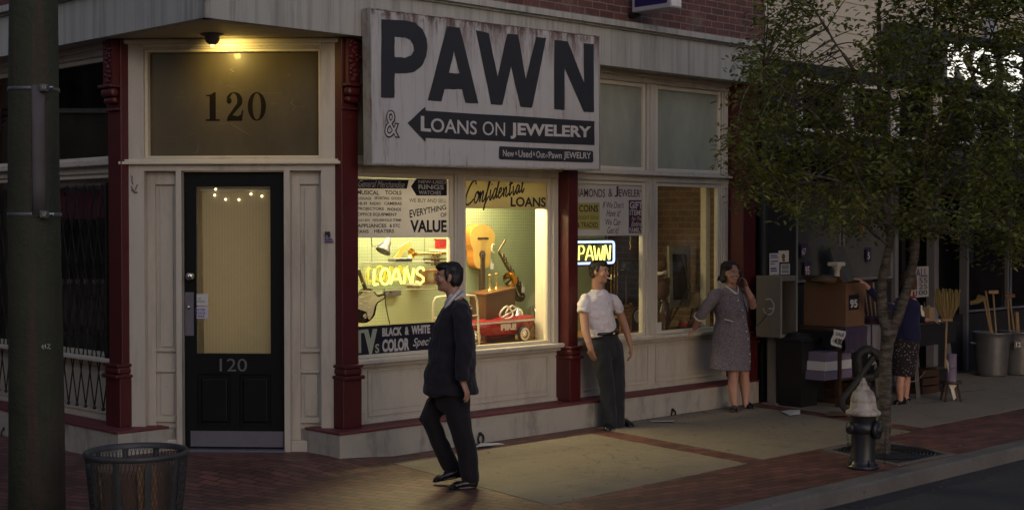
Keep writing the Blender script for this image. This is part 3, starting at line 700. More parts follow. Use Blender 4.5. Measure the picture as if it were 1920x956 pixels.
for x in (8.0, 9.5, 11, 12.5, 14, 15.5, 17): b.tube([(x, .05, 3.0), (x, -1.2, 2.6)], .016, 6)
b.build('awning_bracket', M['awn'], aw)
b = MB(FR); b.fbox(7.95, 20, 1.17, 1.19, 2.60, 2.66); b.build('awning_trim', M['greyframe'], aw)
b = MB(FR); b.cyl((7.54, .02, .02), (7.54, .02, 4.0), .05); b.build('downpipe', M['blackwall'], store)
b = MB(FR); b.fbox(12.9, 13.15, -.08, .02, 4.02, 8, .01); b.build('pilaster', mat('blue_grey_pilaster', (.25, .27, .33), .6), store)
b = MB(FR); b.box(7.7, 20, .6, 8, -.02, 8.9); b.build('body', M['dark'], store)
# white lit letters on a black board
M['neonwhite'] = glow('white_letter_glow', (1.0, .98, .88), 1.0)
ks = thing('illuminated_sign', 'black sign board with big glowing white letters behind the tree', 'sign', FR @ Matrix.Translation((10.2, 0, 3.95)))
b = MB(FR); b.fbox(10.2, 16.5, -.03, .18, 3.93, 4.68, .01); b.build('board', M['blackwall'], ks)
def letter_strokes(b, ch, x, z, w, h, r, s):
    P = {'K': [[(0, 0), (0, 1)], [(.95, 1), (.08, .45)], [(.35, .62), (1, 0)]], 'O': [[(.5 + .5 * math.cos(2 * math.pi * i / 20), .5 + .5 * math.sin(2 * math.pi * i / 20)) for i in range(21)]],
         'S': [[(.95, .82), (.75, .97), (.45, 1), (.15, .92), (.05, .74), (.2, .58), (.5, .5), (.8, .42), (.95, .26), (.85, .08), (.55, 0), (.25, .03), (.02, .18)]]}
    for st in P[ch]: b.tube([(x + a * w, -s, z + c * h) for a, c in st], [(r, .03)] * len(st), 8, ref=(0, 1, 0))
for ch, x in (('K', 11.52), ('O', 12.22), ('S', 13.08)):
    b = MB(FR); letter_strokes(b, ch, x, 4.05, .5, .45, .075, .2); b.build('letter', M['neonwhite'], ks, True)

# ------------------------------------------------------------------ the other side of the street (seen in the window reflections)
def block(name, label, F, w, h, d, wall, cols, rows):
    t = thing(name, label, 'building', F)
    b = MB(F); b.box(-w / 2, w / 2, 0, d, -.1, h); b.build('wall', wall, t)
    b = MB(F); b.fbox(-w / 2 - .1, w / 2 + .1, .0, .3, h - .5, h + .1, .02); b.build('cornice', M['fascia'], t)
    for i in range(cols):
        for j in range(rows):
            x = -w / 2 + (i + .5) * w / cols; z = 1.0 + j * 3.4
            f = MB(F); f.fbox(x - .7, x + .7, -.02, .06, z, z + 2.0, .01); f = f.build('window', M['cream'], t)
            g = MB(F); g.fbox(x - .6, x + .6, .06, .07, z + .1, z + 1.9); g.build('pane', M['glassdark'], f)
def face(loc, az): return Matrix.Translation(Vector(loc)) @ Matrix.Rotation(R(az), 4, 'Z')
M['tanwall'] = mat('tan_render', (.2, .17, .13), .8, .2, 2)
block('brick_block', 'brick terrace across the street behind the camera', face((4, -14, -.1), 180 - 45), 26, 9.5, 8, M['brick'], 8, 2)
block('tan_block', 'tan rendered block at the far left corner of the crossing', face((-19, 10, -.1), 90), 44, 8.5, 8, M['tanwall'], 8, 2)
block('white_house', 'narrow white rendered house at the right end of the street', face((28.4, 17.9, -.1), -90), 2.4, 5.7, 1.2, M['whitetrim'], 1, 1)
block('brick_warehouse', 'long brick warehouse beyond the right end of the street', face((30, 14, -.1), -90), 44, 9.0, 8, M['brick'], 12, 2)
# ------------------------------------------------------------------ the big PAWN sign
def q2(px, py): return fz(px, py, .131)
SM = FR @ Matrix.Translation((1.595, -.03, 2.592)) @ Matrix.Rotation(-R(.62), 4, 'Y')
sign = thing('pawn_sign', 'big weathered white board sign lettered PAWN in black above the display window', 'sign', SM)
Wd, Hd = 2.93, 1.33
b = MB(SM); b.fbox(0, Wd, 0, .10, 0, Hd, .006); b.build('board', M['signface'], sign)
b = MB(SM); 
for x0, x1, z0, z1 in ((-.004, Wd + .004, -.012, 0.0), (-.004, Wd + .004, Hd, Hd + .012), (-.012, -.002, -.012, Hd + .012), (Wd + .002, Wd + .012, -.012, Hd + .012)): b.fbox(x0, x1, -.01, .106, z0, z1, .003)
b.build('frame', mat('rusty_sign_frame', (.36, .35, .33), .6, .2, 9, dirt=(.12, .06, .045), dsc=(6, 6, 2), dthr=(.45, .7), damt=.9), sign)
b = MB(FR)
for u in (1.9, 3.0, 4.2): b.fbox(u - .03, u + .03, -.02, .03, 2.75, 3.9)
b.build('bracket', M['iron'], sign)
def spx(X, Y): return q2(660 + X / 2.988, Y / 2.988)
rj = random.Random(11)
def rough(pts, k=5, j=.004):
    out = []
    for i, p in enumerate(pts):
        q = pts[(i + 1) % len(pts)]
        for t in range(k): out.append((p[0] + (q[0] - p[0]) * t / k + rj.uniform(-j, j), p[1] + (q[1] - p[1]) * t / k + rj.uniform(-j, j)))
    return out
def letter(b, outer, holes=(), s=.1345):
    bm2 = bmesh.new(); es = []
    for lp in [outer] + list(holes):
        vs_ = [bm2.verts.new((x, 0, z)) for x, z in rough([spx(*p) for p in lp], 4, .0025)]
        es += [bm2.edges.new((vs_[i], vs_[(i + 1) % len(vs_)])) for i in range(len(vs_))]
    bmesh.ops.triangle_fill(bm2, edges=es, use_beauty=True)
    mp = {v: b.v((v.co.x, -s, v.co.z)) for v in bm2.verts}
    for f in bm2.faces: b.face([mp[v] for v in f.verts])
    bm2.free()
LET = {
 'P': ([(163, 110), (300, 117), (350, 128), (395, 165), (418, 220), (422, 275), (412, 325), (390, 372), (350, 402), (300, 413), (238, 412), (237, 550), (162, 547)], [[(238, 208), (295, 212), (325, 225), (343, 255), (345, 285), (330, 312), (295, 325), (238, 322)]]),
 'A': ([(530, 150), (603, 158), (708, 582), (635, 578), (615, 502), (518, 500), (500, 570), (424, 563)], [[(570, 288), (600, 412), (543, 410)]]),
 'W': ([(693, 170), (765, 188), (815, 430), (868, 190), (930, 197), (972, 445), (1030, 210), (1087, 215), (1008, 605), (942, 600), (890, 372), (842, 590), (778, 585)], []),
 'N': ([(1133, 225), (1208, 234), (1298, 462), (1297, 245), (1353, 248), (1355, 630), (1297, 628), (1190, 385), (1190, 618), (1132, 613)], [])}
for ch in 'PAWN':
    b = MB(FR); letter(b, *LET[ch]); b.build('letter', M['letter'], sign, fix=False)
b = MB(FR); letter(b, [(310, 690), (410, 597), (412, 620), (1357, 680), (1357, 815), (411, 775), (410, 797)]); b.build('arrow', M['letter'], sign, fix=False)
b = MB(FR); letter(b, [(823, 826), (829, 820), (1344, 845), (1350, 852), (1350, 905), (1344, 912), (829, 894), (822, 886)]); b.build('lettering_panel', M['letter'], sign, fix=False)
def skew_text(b, txt, tl, tr, bl, br, bold, s=.137, **k):
    A_, B_, C_, D_ = [Vector((*spx(*p), 0.0)) for p in (tl, tr, bl, br)]
    def mp(a, c):
        p = (C_.lerp(D_, a)).lerp(A_.lerp(B_, a), c); return b.v((p.x, -s, p.y))
    put_text(b, txt, 0, 1, 0, 1, s, bold=bold, map2=mp, **k)
b = MB(FR)
skew_text(b, 'L', (383, 650), (440, 655), (383, 735), (440, 740), .03)
skew_text(b, 'OANS', (440, 662), (697, 680), (440, 740), (697, 757), .012)
b.build('lettering', M['white_letter'], sign, fix=False); b = MB(FR)
skew_text(b, 'ON', (730, 680), (855, 688), (730, 758), (855, 764), .0)
b.build('lettering', M['white_letter'], sign, fix=False); b = MB(FR)
skew_text(b, 'JEWELERY', (885, 688), (1337, 710), (885, 778), (1337, 790), .035)
b.build('lettering', M['white_letter'], sign, fix=False)
b = MB(FR)
skew_text(b, 'New', (843, 840), (905, 842), (843, 876), (905, 880), .01)
skew_text(b, '&', (911, 850), (924, 851), (911, 868), (924, 869), .0)
skew_text(b, 'Used', (930, 842), (1005, 846), (930, 880), (1005, 884), .01)
skew_text(b, '&', (1011, 852), (1024, 853), (1011, 872), (1024, 873), .0)
skew_text(b, 'Out', (1030, 847), (1078, 850), (1030, 884), (1078, 886), .01)
skew_text(b, "o'", (1080, 862), (1098, 853), (1080, 882), (1098, 882), .0)
skew_text(b, 'Pawn', (1100, 850), (1172, 854), (1100, 886), (1172, 890), .01)
skew_text(b, 'JEWELRY', (1184, 850), (1336, 856), (1184, 896), (1336, 902), .015)
b.build('lettering', M['white_letter'], sign, fix=False)
b = MB(FR); skew_text(b, '&', (180, 615), (268, 620), (180, 772), (268, 776), .025, .1342); b.build('ampersand', M['letter'], sign, fix=False)
b = MB(FR); skew_text(b, '&', (184, 622), (254, 626), (184, 764), (254, 768), -.012, .137); b.build('ampersand_face', M['white_letter'], sign, fix=False)

# ------------------------------------------------------------------ signs painted on the inside of the window glass
GRP = 'painted signs on the shop windows'
GS = -.3035
def glass_sign(label, x0, x1, z0, z1, m, name='window_sign'):
    t = thing(name, label, 'sign', FR @ Matrix.Translation((x0, -GS, z0)), group=GRP)
    b = MB(FR); b.fbox(x0, x1, GS - .016, GS - .001, z0, z1); b.build('background', m, t); return t
def lines(t, rows, K, ox, oy, m, name, s=GS, **k):
    for r_ in rows:
        b = MB(FR); txt, x0, y0, x1, y1 = r_[:5]; kw = dict(k); kw.update(r_[5] if len(r_) > 5 else {})
        px_text(b, txt, (ox + x0 / K, oy + y0 / K, ox + x1 / K, oy + y1 / K), s + .001, **kw); b.build(name, m, t, fix=False)
t = glass_sign('white window sign listing general merchandise, with black arrow reading rings and watches', 1.738, 2.878, 1.945, 2.485, M['glasswhite'])
def shape(t, pts, K, ox, oy, m, name, s=GS + .0006):
    b = MB(FR); b.poly([(p[0], -s, p[1]) for p in [fz(ox + x / K, oy + y / K, s) for x, y in pts]]); b.build(name, m, t, fix=False)
K5, X5, Y5 = 7.355, 660, 320
shape(t, [(70, 122), (782, 128), (757, 250), (70, 245)], K5, X5, Y5, M['glassblack'], 'black_band')
shape(t, [(812, 217), (890, 110), (1308, 112), (1308, 345), (890, 345)], K5, X5, Y5, M['glassblack'], 'black_arrow')
lines(t, [('General Merchandise', 88, 140, 725, 232, dict(shear=.45))], K5, X5, Y5, M['white_letter'], 'lettering')
lines(t, [('NEW-USED', 915, 135, 1295, 180), ('RINGS', 915, 195, 1268, 258, dict(bold=.03)), ('WATCHES', 920, 278, 1228, 332)], K5, X5, Y5, M['white_letter'], 'lettering', bold=.02)
lines(t, [('MUSICAL', 72, 272, 375, 333), ('TOOLS', 457, 275, 683, 333), ('LUGGAGE', 72, 362, 264, 402), ('SPORTING', 310, 360, 515, 400), ('GOODS', 540, 362, 684, 402),
 ('HI-FI', 78, 432, 205, 474), ('RADIO', 246, 434, 395, 474), ('CAMERAS', 446, 432, 685, 474), ('PROJECTORS', 75, 505, 438, 556), ('PHONOS', 488, 512, 676, 556),
 ('OFFICE EQUIPMENT', 75, 582, 620, 632), ('GOLF SETS', 75, 668, 245, 700), ('HOUSEHOLD ITEMS', 286, 664, 680, 700), ('APPLIANCES', 76, 733, 474, 785), ('& ETC', 518, 735, 664, 782),
 ('FANS', 74, 814, 230, 862), ('HEATERS', 306, 808, 580, 858)], K5, X5, Y5, M['glassblack'], 'lettering', bold=.025)
lines(t, [('WE BUY AND SELL', 790, 386, 1304, 440, dict(bold=.0)), ('OF', 1222, 580, 1304, 640, dict(bold=.02)), ('VALUE', 802, 680, 1306, 852, dict(bold=.035))], K5, X5, Y5, M['glassblack'], 'lettering')
b = MB(FR)
A_, B_, C_, D_ = [Vector((*fz(X5 + x / K5, Y5 + y / K5, GS + .001), 0)) for x, y in ((792, 542), (1296, 468), (797, 655), (1300, 535))]
def mpE(a, c):
    p = C_.lerp(D_, a).lerp(A_.lerp(B_, a), c); return b.v((p.x, -(GS + .001), p.y))
put_text(b, 'EVERYTHING', 0, 1, 0, 1, 0, bold=.02, map2=mpE); b.build('lettering', M['glassblack'], t, fix=False)

t = glass_sign('cream window band reading Confidential in script and LOANS in capitals', 3.068, 4.205, 2.222, 2.50, M['glasscream'])
K4, X4, Y4 = 2.515, 660, 310
SCR = {  # brush script strokes, unit boxes
 'C': [[(.95, .82), (.75, 1.0), (.4, .9), (.1, .5), (.15, .1), (.5, 0), (1.0, .2)]],
 'o': [[(.5, .5), (.2, .42), (.1, .15), (.4, 0), (.75, .15), (.8, .4), (.5, .5), (.7, .36), (1.1, .38)]],
 'n': [[(0, .5), (.15, 0), (.2, .3), (.5, .5), (.6, .35), (.55, .05), (.8, 0), (1.05, .15)]],
 'f': [[(0, .1), (.5, .6), (.75, 1.0), (.55, 1.05), (.4, .6), (.2, -.3), (.1, -.4), (.3, -.1), (.9, .2)]],
 'i': [[(.2, .5), (.3, .05), (.6, 0), (1.0, .25)], [(.35, .72), (.42, .76)]],
 'd': [[(.7, .45), (.35, .5), (.1, .2), (.3, 0), (.65, .3), (1.0, 1.0), (.8, .4), (.75, .02), (1.1, .15)]],
 'e': [[(.1, .2), (.6, .35), (.55, .5), (.25, .42), (.15, .1), (.45, 0), (1.0, .25)]],
 't': [[(.5, .85), (.3, .2), (.4, 0), (.9, .2)], [(.05, .6), (.95, .68)]],
 'a': [[(.7, .45), (.35, .5), (.1, .2), (.3, 0), (.6, .3), (.72, .48), (.68, .05), (1.0, .15)]],
 'l': [[(.1, .1), (.6, .7), (.7, 1.0), (.45, .95), (.3, .3), (.45, 0), (1.0, .25)]]}
def script(b, word, tl, tr, bl, br, s, r, mapf, wid={}):
    tot = sum(wid.get(c, 1.0) for c in word); x = 0
    A_, B_, C_, D_ = [Vector((*mapf(*p), 0)) for p in (tl, tr, bl, br)]
    for c in word:
        w = wid.get(c, 1.0)
        for st in SCR[c]:
            pts = []
            for a, h in st:
                aa = (x + a * w) / tot; p = C_.lerp(D_, aa).lerp(A_.lerp(B_, aa), h); pts.append((p.x, -s, p.y))
            # smooth
            fine = []
            for i in range(len(pts) - 1):
                p0, p1, p2, p3 = [Vector(pts[max(0, min(len(pts) - 1, i + k))]) for k in (-1, 0, 1, 2)]
                for q in range(4):
                    t_ = q / 4; fine.append(.5 * ((2 * p1) + (p2 - p0) * t_ + (2 * p0 - 5 * p1 + 4 * p2 - p3) * t_ ** 2 + (3 * p1 - p0 - 3 * p2 + p3) * t_ ** 3))
            fine.append(Vector(pts[-1]))
            b.tube(fine, [(r, .0012)] * len(fine), 6, ref=(0, 1, 0))
        x += w
b = MB(FR); script(b, 'Confidential', (550, 75), (815, 50), (527, 190), (812, 128), GS + .001, .0085, lambda x, y: fz(X4 + x / K4, Y4 + y / K4, GS + .001), {'C': 1.7, 'i': .6, 'l': .7, 't': .8, 'f': .8})
b.build('lettering', M['glassblack'], t)
lines(t, [('LOANS', 748, 150, 914, 196, dict(bold=.03))], K4, X4, Y4, M['glassblack'], 'lettering')

t = glass_sign('dark window sign reading TVs black and white, color, special', 1.738, 2.878, .875, 1.147, M['glassblack'])
K6, X6, Y6 = 3.983, 480, 480
M['palegreen'] = mat('pale_green_glass_paint', (.36, .40, .30), .55, .1, 8)
lines(t, [('V', 803, 545, 906, 735, dict(bold=.09)), ], K6, X6, Y6, M['palegreen'], 'lettering')
shape(t, [(764, 553), (808, 548), (808, 572), (784, 574), (786, 722), (766, 724)], K6, X6, Y6, M['palegreen'], 'lettering', GS + .001)
lines(t, [('S', 890, 655, 920, 722, dict(bold=.02))], K6, X6, Y6, M['palegreen'], 'lettering')
lines(t, [('BLACK', 943, 532, 1090, 596), ('&', 1112, 527, 1142, 588), ('WHITE', 1160, 516, 1300, 580), ('COLOR', 943, 616, 1145, 710)], K6, X6, Y6, M['white_letter'], 'lettering', bold=.045)
lines(t, [('Special', 1172, 606, 1345, 685, dict(shear=.35, bold=.01))], K6, X6, Y6, M['white_letter'], 'lettering')

t = glass_sign('white window sign reading diamonds and jewelery with yellow coins patch and dark plaque', 4.60, 5.70, 1.948, 2.495, M['glasswhite'])
K7, X7, Y7 = 3.083, 1080, 330
M['glassplum'] = mat('plum_glass_paint', (.06, .015, .03), .5, .2, 8)
shape(t, [(2, 155), (137, 155), (137, 312), (2, 306)], K7, X7, Y7, M['glassyellow'], 'yellow_patch')
shape(t, [(305, 140), (390, 140), (390, 330), (305, 330)], K7, X7, Y7, M['glassplum'], 'plum_plaque')
lines(t, [('DIAMONDS', -12, 74, 168, 122, dict(bold=.01)), ('&', 187, 74, 211, 121), ('J', 222, 60, 246, 121, dict(bold=.02)), ('EWELERY', 249, 79, 392, 121, dict(bold=.01))], K7, X7, Y7, M['glassplum'], 'lettering')
lines(t, [('COINS', 18, 168, 128, 208, dict(bold=.02)), ('BOUGHT SOLD', 4, 230, 127, 250), ('& TRADED', 6, 268, 127, 298, dict(bold=.01))], K7, X7, Y7, M['glassblack'], 'lettering')
lines(t, [("If We Don't", 154, 148, 277, 186), ('Have it!', 176, 195, 258, 235), ('We Can', 172, 248, 256, 285), ('Get it!', 181, 294, 248, 333)], K7, X7, Y7, M['glassblack'], 'lettering', shear=.3)
lines(t, [('GIFT', 311, 148, 384, 190, dict(bold=.03)), ('ITEMS', 311, 196, 384, 228, dict(bold=.02)), ('For The', 322, 236, 378, 257, dict(shear=.3)), ('Entire', 320, 262, 378, 292, dict(shear=.3, bold=.01)), ('FAMILY', 309, 298, 385, 326, dict(bold=.02))], K7, X7, Y7, M['white_letter'], 'lettering')

# ------------------------------------------------------------------ neon window signs
M['acrylic'] = pane('clear_acrylic', (.96, .97, .95), 1.0, .05, .0, 1.45)
M['neonyellow'] = glow('yellow_neon', (1.0, .86, .16), 3.2); M['neonreflection'] = glow('yellow_neon_reflection', (1.0, .75, .02), .15)
M['neonblue'] = glow('blue_neon', (.42, .52, 1.0), 2.6)
NEON = {'L': [[(.15, 1), (0, .08), (.05, 0), (.75, .02)]], 'O': [[(.5 + .48 * math.cos(2 * math.pi * i / 18 + 1.6), .5 + .5 * math.sin(2 * math.pi * i / 18 + 1.6)) for i in range(19)]],
 'A': [[(0, 0), (.45, 1), (.58, 1), (.95, 0)], [(.2, .32), (.8, .32)]], 'N': [[(0, 0), (.1, 1), (.2, 1), (.72, .05), (.82, .05), (.95, 1)]],
 'S': [[(.95, .82), (.75, .97), (.45, 1), (.12, .85), (.15, .62), (.5, .5), (.85, .36), (.85, .12), (.5, 0), (.05, .12)]],
 'P': [[(.1, 0), (.15, 1), (.7, .98), (.9, .75), (.7, .48), (.15, .45)]], 'W': [[(0, 1), (.2, .02), (.3, .02), (.5, .8), (.7, .02), (.8, .02), (1, 1)]]}
def neon_word(b, spec, s, K, ox, oy, r, dbl=0.0):
    for ch, x0, y0, x1, y1 in spec:
        xa, zt = fz(ox + x0 / K, oy + y0 / K, s); xb, _ = fz(ox + x1 / K, oy + y0 / K, s); _, zb = fz(ox + x0 / K, oy + y1 / K, s)
        for st in NEON[ch]:
            b.tube([(xa + a * (xb - xa), -s, zb + h * (zt - zb)) for a, h in st], r, 8)
K8, X8, Y8 = 3.825, 660, 430
nl = thing('neon_sign', 'yellow neon sign reading LOANS in a clear box', 'neon sign', FR @ Matrix.Translation((2.0, .55, 1.4)), group='neon signs hanging in the shop windows')
b = MB(FR); neon_word(b, [('L', 155, 285, 198, 396), ('O', 204, 283, 272, 396), ('A', 276, 285, 360, 392), ('N', 374, 282, 445, 390), ('S', 458, 275, 520, 388)], -.47, K8, X8, Y8, .0112); b.build('tubes', M['neonyellow'], nl, True)
b = MB(FR); neon_word(b, [('L', 112, 270, 160, 372), ('O', 165, 265, 236, 372), ('A', 240, 268, 320, 370), ('N', 334, 262, 400, 370)], -.56, K8, X8, Y8, .008); b.build('tube_reflection', M['neonreflection'], nl, True)  # reflection of the LOANS tubes off the backing, built as dim glowing tubes
x0, z1 = fz(X8 + 104 / K8, Y8 + 240 / K8, -.5); x1, z0 = fz(X8 + 556 / K8, Y8 + 424 / K8, -.5)
b = MB(FR)
for s_ in (-.44, -.585): b.fbox(x0, x1, s_ - .004, s_, z0, z1)
b.fbox(x0, x1, -.58, -.44, z1 - .004, z1); b.fbox(x0, x1, -.58, -.44, z0, z0 + .004); b.build('acrylic_box', M['acrylic'], nl)
b = MB(FR)
for z in (z0, z1):
    b.tube([(x0, .44, z), (x1, .44, z), (x1, .585, z), (x0, .585, z)], .004, 6, closed=True)
b.build('box_edges', M['jamb'], nl)
xa, za = fz(X8 + 285 / K8, Y8 + 208 / K8, -.5); xb, zb = fz(X8 + 405 / K8, Y8 + 244 / K8, -.5)
b = MB(FR); b.fbox(xa, xb, -.56, -.44, z1 + .003, za, .006); b.build('transformer', M['galv'], nl)
b = MB(FR)
pts = [fz(X8 + x / K8, Y8 + y / K8, -.55) for x, y in ((232, 425), (236, 470), (245, 560), (262, 640), (272, 680))]
b.tube([(x, .55, z) for x, z in pts], .005, 6); b.build('cord', M['iron'], nl)
b = MB(FR)
for x in (x0 + .06, x1 - .06): b.tube([(x, .5, z1), (x, .5, 2.61)], .0025, 5)
b.build('hanging_wire', M['galv'], nl)
np_ = thing('neon_sign', 'yellow neon sign reading PAWN inside a glowing blue white border', 'neon sign', FR @ Matrix.Translation((4.8, .45, 1.6)), group='neon signs hanging in the shop windows')
xL, zT = fz(1068, 453.5, -.45); xR, zB = fz(1151, 493.5, -.45); _, zT2 = fz(1151, 453.5, -.45); zT = (zT + zT2) / 2; _, zB0 = fz(1068, 493.5, -.45); zB = (zB + zB0) / 2
b = MB(FR); rr = .03
loop = []
for cx, cz, a0 in ((xR - rr, zT - rr, 0), (xL + rr, zT - rr, 90), (xL + rr, zB + rr, 180), (xR - rr, zB + rr, 270)):
    for k in range(5): a = R(a0 + 90 * k / 4); loop.append((cx + rr * math.cos(a), .45, cz + rr * math.sin(a)))
b.tube(loop, .0125, 8, closed=True); b.build('border_tube', M['neonblue'], np_, True)
b = MB(FR); neon_word(b, [('P', 1084, 461, 1097, 488), ('A', 1098, 461, 1113, 488), ('W', 1114, 461, 1131, 488), ('N', 1133, 460, 1145, 488)], -.445, 1, 0, 0, .0085); b.build('tubes', M['neonyellow'], np_, True)
b = MB(FR); b.fbox(xL - .03, xR + .03, -.50, -.48, zB - .03, zT + .03, .01); b.build('backing', M['iron'], np_)
b = MB(FR)
for x in (xL + .06, xR - .06): b.tube([(x, .49, zT), (x, .49, 2.6)], .0025, 5)
b.build('hanging_wire', M['galv'], np_)

# ------------------------------------------------------------------ projecting blue sign under the brick wall
hs = thing('projecting_sign', 'blue box sign with yellow marks projecting from the brick wall', 'sign', FR @ Matrix.Translation((6.0, -.1, 4.25)))
x_, z_ = fz(1178, 31, .0)
PX = x_
b = MB(FR); b.fbox(PX, PX + .19, .05, .56, 4.27, 5.2, .008); b.build('case', mat('grey_sign_case', (.33, .32, .36), .5), hs)
b = MB(FR); b.fbox(PX - .004, PX + .001, .09, .52, 4.32, 5.15); b.build('blue_panel', mat('navy_sign_panel', (.012, .012, .09), .35), hs)
b = MB(FR); b.fbox(PX + .02, PX + .17, .555, .565, 4.29, 5.18); b.build('white_end', mat('white_sign_end', (.75, .75, .73), .5), hs)
b = MB(FR)
for y0, y1 in ((-.22, -.26), (-.36, -.41)): b.box(PX - .008, PX - .0045, y1, y0, 4.52, 4.9)
b.build('mark', mat('yellow_mark', (.6, .5, .15), .5), hs)
for z in (4.24, 4.9): b = MB(FR); b.fbox(PX + .05, PX + .14, -.05, .05, z, z + .04); b.build('bracket', M['iron'], hs)

# ------------------------------------------------------------------ small papers and stickers by the door
t = thing('door_notice', 'plain white notice card on the door glass, upper of two', 'notice', FC @ Matrix.Translation((.66, .07, 1.34)), group='cards stuck to the door glass')
b = MB(FC); b.fbox(.656, .757, -.067, -.064, 1.343, 1.447); b.build('card', M['paper'], t)
b = MB(FC); px_text(b, 'NO', (371, 558, 377, 561), -.0635, FC); px_text(b, 'LOITERING', (366, 563, 384, 567), -.0635, FC); b.build('lettering', M['glassblack'], t, fix=False)
t = thing('door_notice', 'lilac tinted card with three purple lines on the door glass, lower of two', 'notice', FC @ Matrix.Translation((.66, .07, 1.22)), group='cards stuck to the door glass')
M['purple'] = mat('purple_ink', (.09, .06, .22), .7)
b = MB(FC); b.fbox(.656, .76, -.067, -.064, 1.226, 1.335); b.build('card', mat('lilac_card', (.5, .48, .56), .8, .06), t)
b = MB(FC); px_text(b, 'ENTER', (366, 578, 385, 583), -.0635, FC, bold=.02); px_text(b, 'LOANS', (366, 584.5, 385, 589), -.0635, FC, bold=.02); px_text(b, 'HERE', (368, 590.5, 383, 595), -.0635, FC, bold=.02); b.build('lettering', M['purple'], t, fix=False)
t = thing('wall_sticker', 'small purple and black sticker on the right door casing', 'sticker', FC @ Matrix.Translation((1.85, -.01, 1.9)))
x, z = fz(609, 455, .013, FC); x2, z2 = fz(625, 434, .013, FC)
b = MB(FC); px_text(b, 'PB', (609, 434, 620, 445), .015, FC, bold=.06); b.build('lettering', M['glassblack'], t, fix=False)
b = MB(FC); px_text(b, 'PB', (609, 446, 623, 449), .015, FC, bold=.06); b.box(x, x2, -.0135, -.013, z, z + .012); b.box(x, x2, -.0135, -.013, z + .018, z + .026); b.build('band', M['purple'], t, fix=False)
t = thing('wall_graffiti', 'small scribbled flower pot drawing on the left door casing', 'graffiti', FC @ Matrix.Translation((.09, -.01, 2.35)))
b = MB(FC)
def fl(px, py): x, z = fz(px, py, .003, FC); return (x, -.003, z)
for st in ([(245, 330), (248, 332), (247, 338), (249, 346)], [(246, 349), (248, 354), (253, 360), (258, 361)], [(258, 346), (255, 352), (254, 357)], [(246, 356), (252, 362), (257, 362)]): b.tube([fl(*p) for p in st], [(.006, .001)] * len(st), 6, ref=(0, 1, 0))
b.build('strokes', mat('grey_ink', (.12, .11, .14), .7), t)
# ------------------------------------------------------------------ goods in the shop windows
def zx(K, ox, oy):                 # reader for an enlarged corner of the photograph -> point on a plane s behind the glass
    def f(x, y, s, d=0): u, z = fz(ox + x / K, oy + y / K, s); return Vector((u, -s - d, z))
    return f
def fthing(name, label, cat, p, group=None): return thing(name, label, cat, FR @ Matrix.Translation(p), group=group)
def spline(pts, n=5, closed=False):
    pts = [Vector(p) for p in pts]; out = []; k = len(pts)
    for i in range(k if closed else k - 1):
        if closed: p0, p1, p2, p3 = [pts[(i + j) % k] for j in (-1, 0, 1, 2)]
        else: p0, p1, p2, p3 = [pts[max(0, min(k - 1, i + j))] for j in (-1, 0, 1, 2)]
        for q in range(n):
            t = q / n; out.append(.5 * ((2 * p1) + (p2 - p0) * t + (2 * p0 - 5 * p1 + 4 * p2 - p3) * t * t + (3 * p1 - p0 - 3 * p2 + p3) * t ** 3))
    if not closed: out.append(pts[-1])
    return out
def plate(b, pts, s0, s1, n=5, bev=.004):   # rounded flat body in the facade's plane
    sp = spline([Vector((p[0], 0, p[1])) for p in pts], n, True); b.prism([(p.x, p.z) for p in sp], s0, s1)
M['boxwood'] = mat('worn_dark_box_wood', (.085, .036, .014), .5, .4, 6, dirt=(.03, .015, .008))
B6 = zx(3.416, 860, 380); A5 = zx(3.825, 660, 430); E7 = zx(3.083, 1080, 330)
M['spruce'] = mat('yellow_spruce', (.62, .40, .10), .3, .12, 3); M['amber'] = mat('amber_guitar_side', (.42, .17, .03), .3, .25, 4)
# acoustic guitar, hung by its heel with the neck down
s0 = -1.12
g = fthing('acoustic_guitar', 'honey coloured acoustic guitar hanging neck down on the pegboard', 'guitar', B6(150, 300, s0))
out = [(150, 138), (205, 160), (230, 205), (222, 270), (205, 320), (203, 370), (190, 410), (148, 425), (108, 410), (95, 360), (92, 310), (76, 260), (72, 200), (95, 158)]
uz = [(p.x, p.z) for p in (B6(x, y, s0) for x, y in out)]
b = MB(FR); plate(b, uz, s0 - .10, s0); b.build('body', M['amber'], g, False)
b = MB(FR); plate(b, [(x * .985 + .015 * uz[0][0], z * .99 + .01 * B6(150, 280, s0).z) for x, z in uz], s0, s0 + .006); b.build('soundboard', M['spruce'], g)
c = B6(149, 332, s0); b = MB(FR); b.lathe([(.045, -.001), (.045, .0015)], (c.x, -s0 - .007, c.z), 20, Matrix.Rotation(R(90), 4, 'X')); b.build('sound_hole', M['darkwood'], g)
p, q = B6(118, 222, s0), B6(187, 236, s0); b = MB(FR); b.fbox(p.x, q.x, s0 + .004, s0 + .016, q.z, p.z, .004); b.build('bridge', M['darkwood'], g)
p, q = B6(136, 350, s0), B6(160, 600, s0); b = MB(FR); b.fbox(p.x, q.x, s0 - .02, s0 + .022, q.z, p.z + .05, .004); b.build('neck', M['darkwood'], g)
b = MB(FR)
for k in range(14): z = p.z - (p.z - q.z) * (1 - .93 ** (13 - k) * .98) if k else p.z; b.fbox(p.x + .002, q.x - .002, s0 + .022, s0 + .024, z - .002, z)
b.build('fret', M['brass'], g)
p, q = B6(130, 600, s0), B6(166, 645, s0); b = MB(FR); b.fbox(p.x, q.x, s0 - .015, s0 + .015, q.z, p.z, .005); b.build('headstock', M['darkwood'], g)
b = MB(FR)
for k in range(6): b.tube([(B6(137 + 4.6 * k, 0, s0).x, -s0 - .027, B6(0, 600, s0).z), (B6(136 + 5 * k, 0, s0).x, -s0 - .02, B6(0, 228, s0).z)], .0012, 5)
b.build('strings', M['chrome'], g)
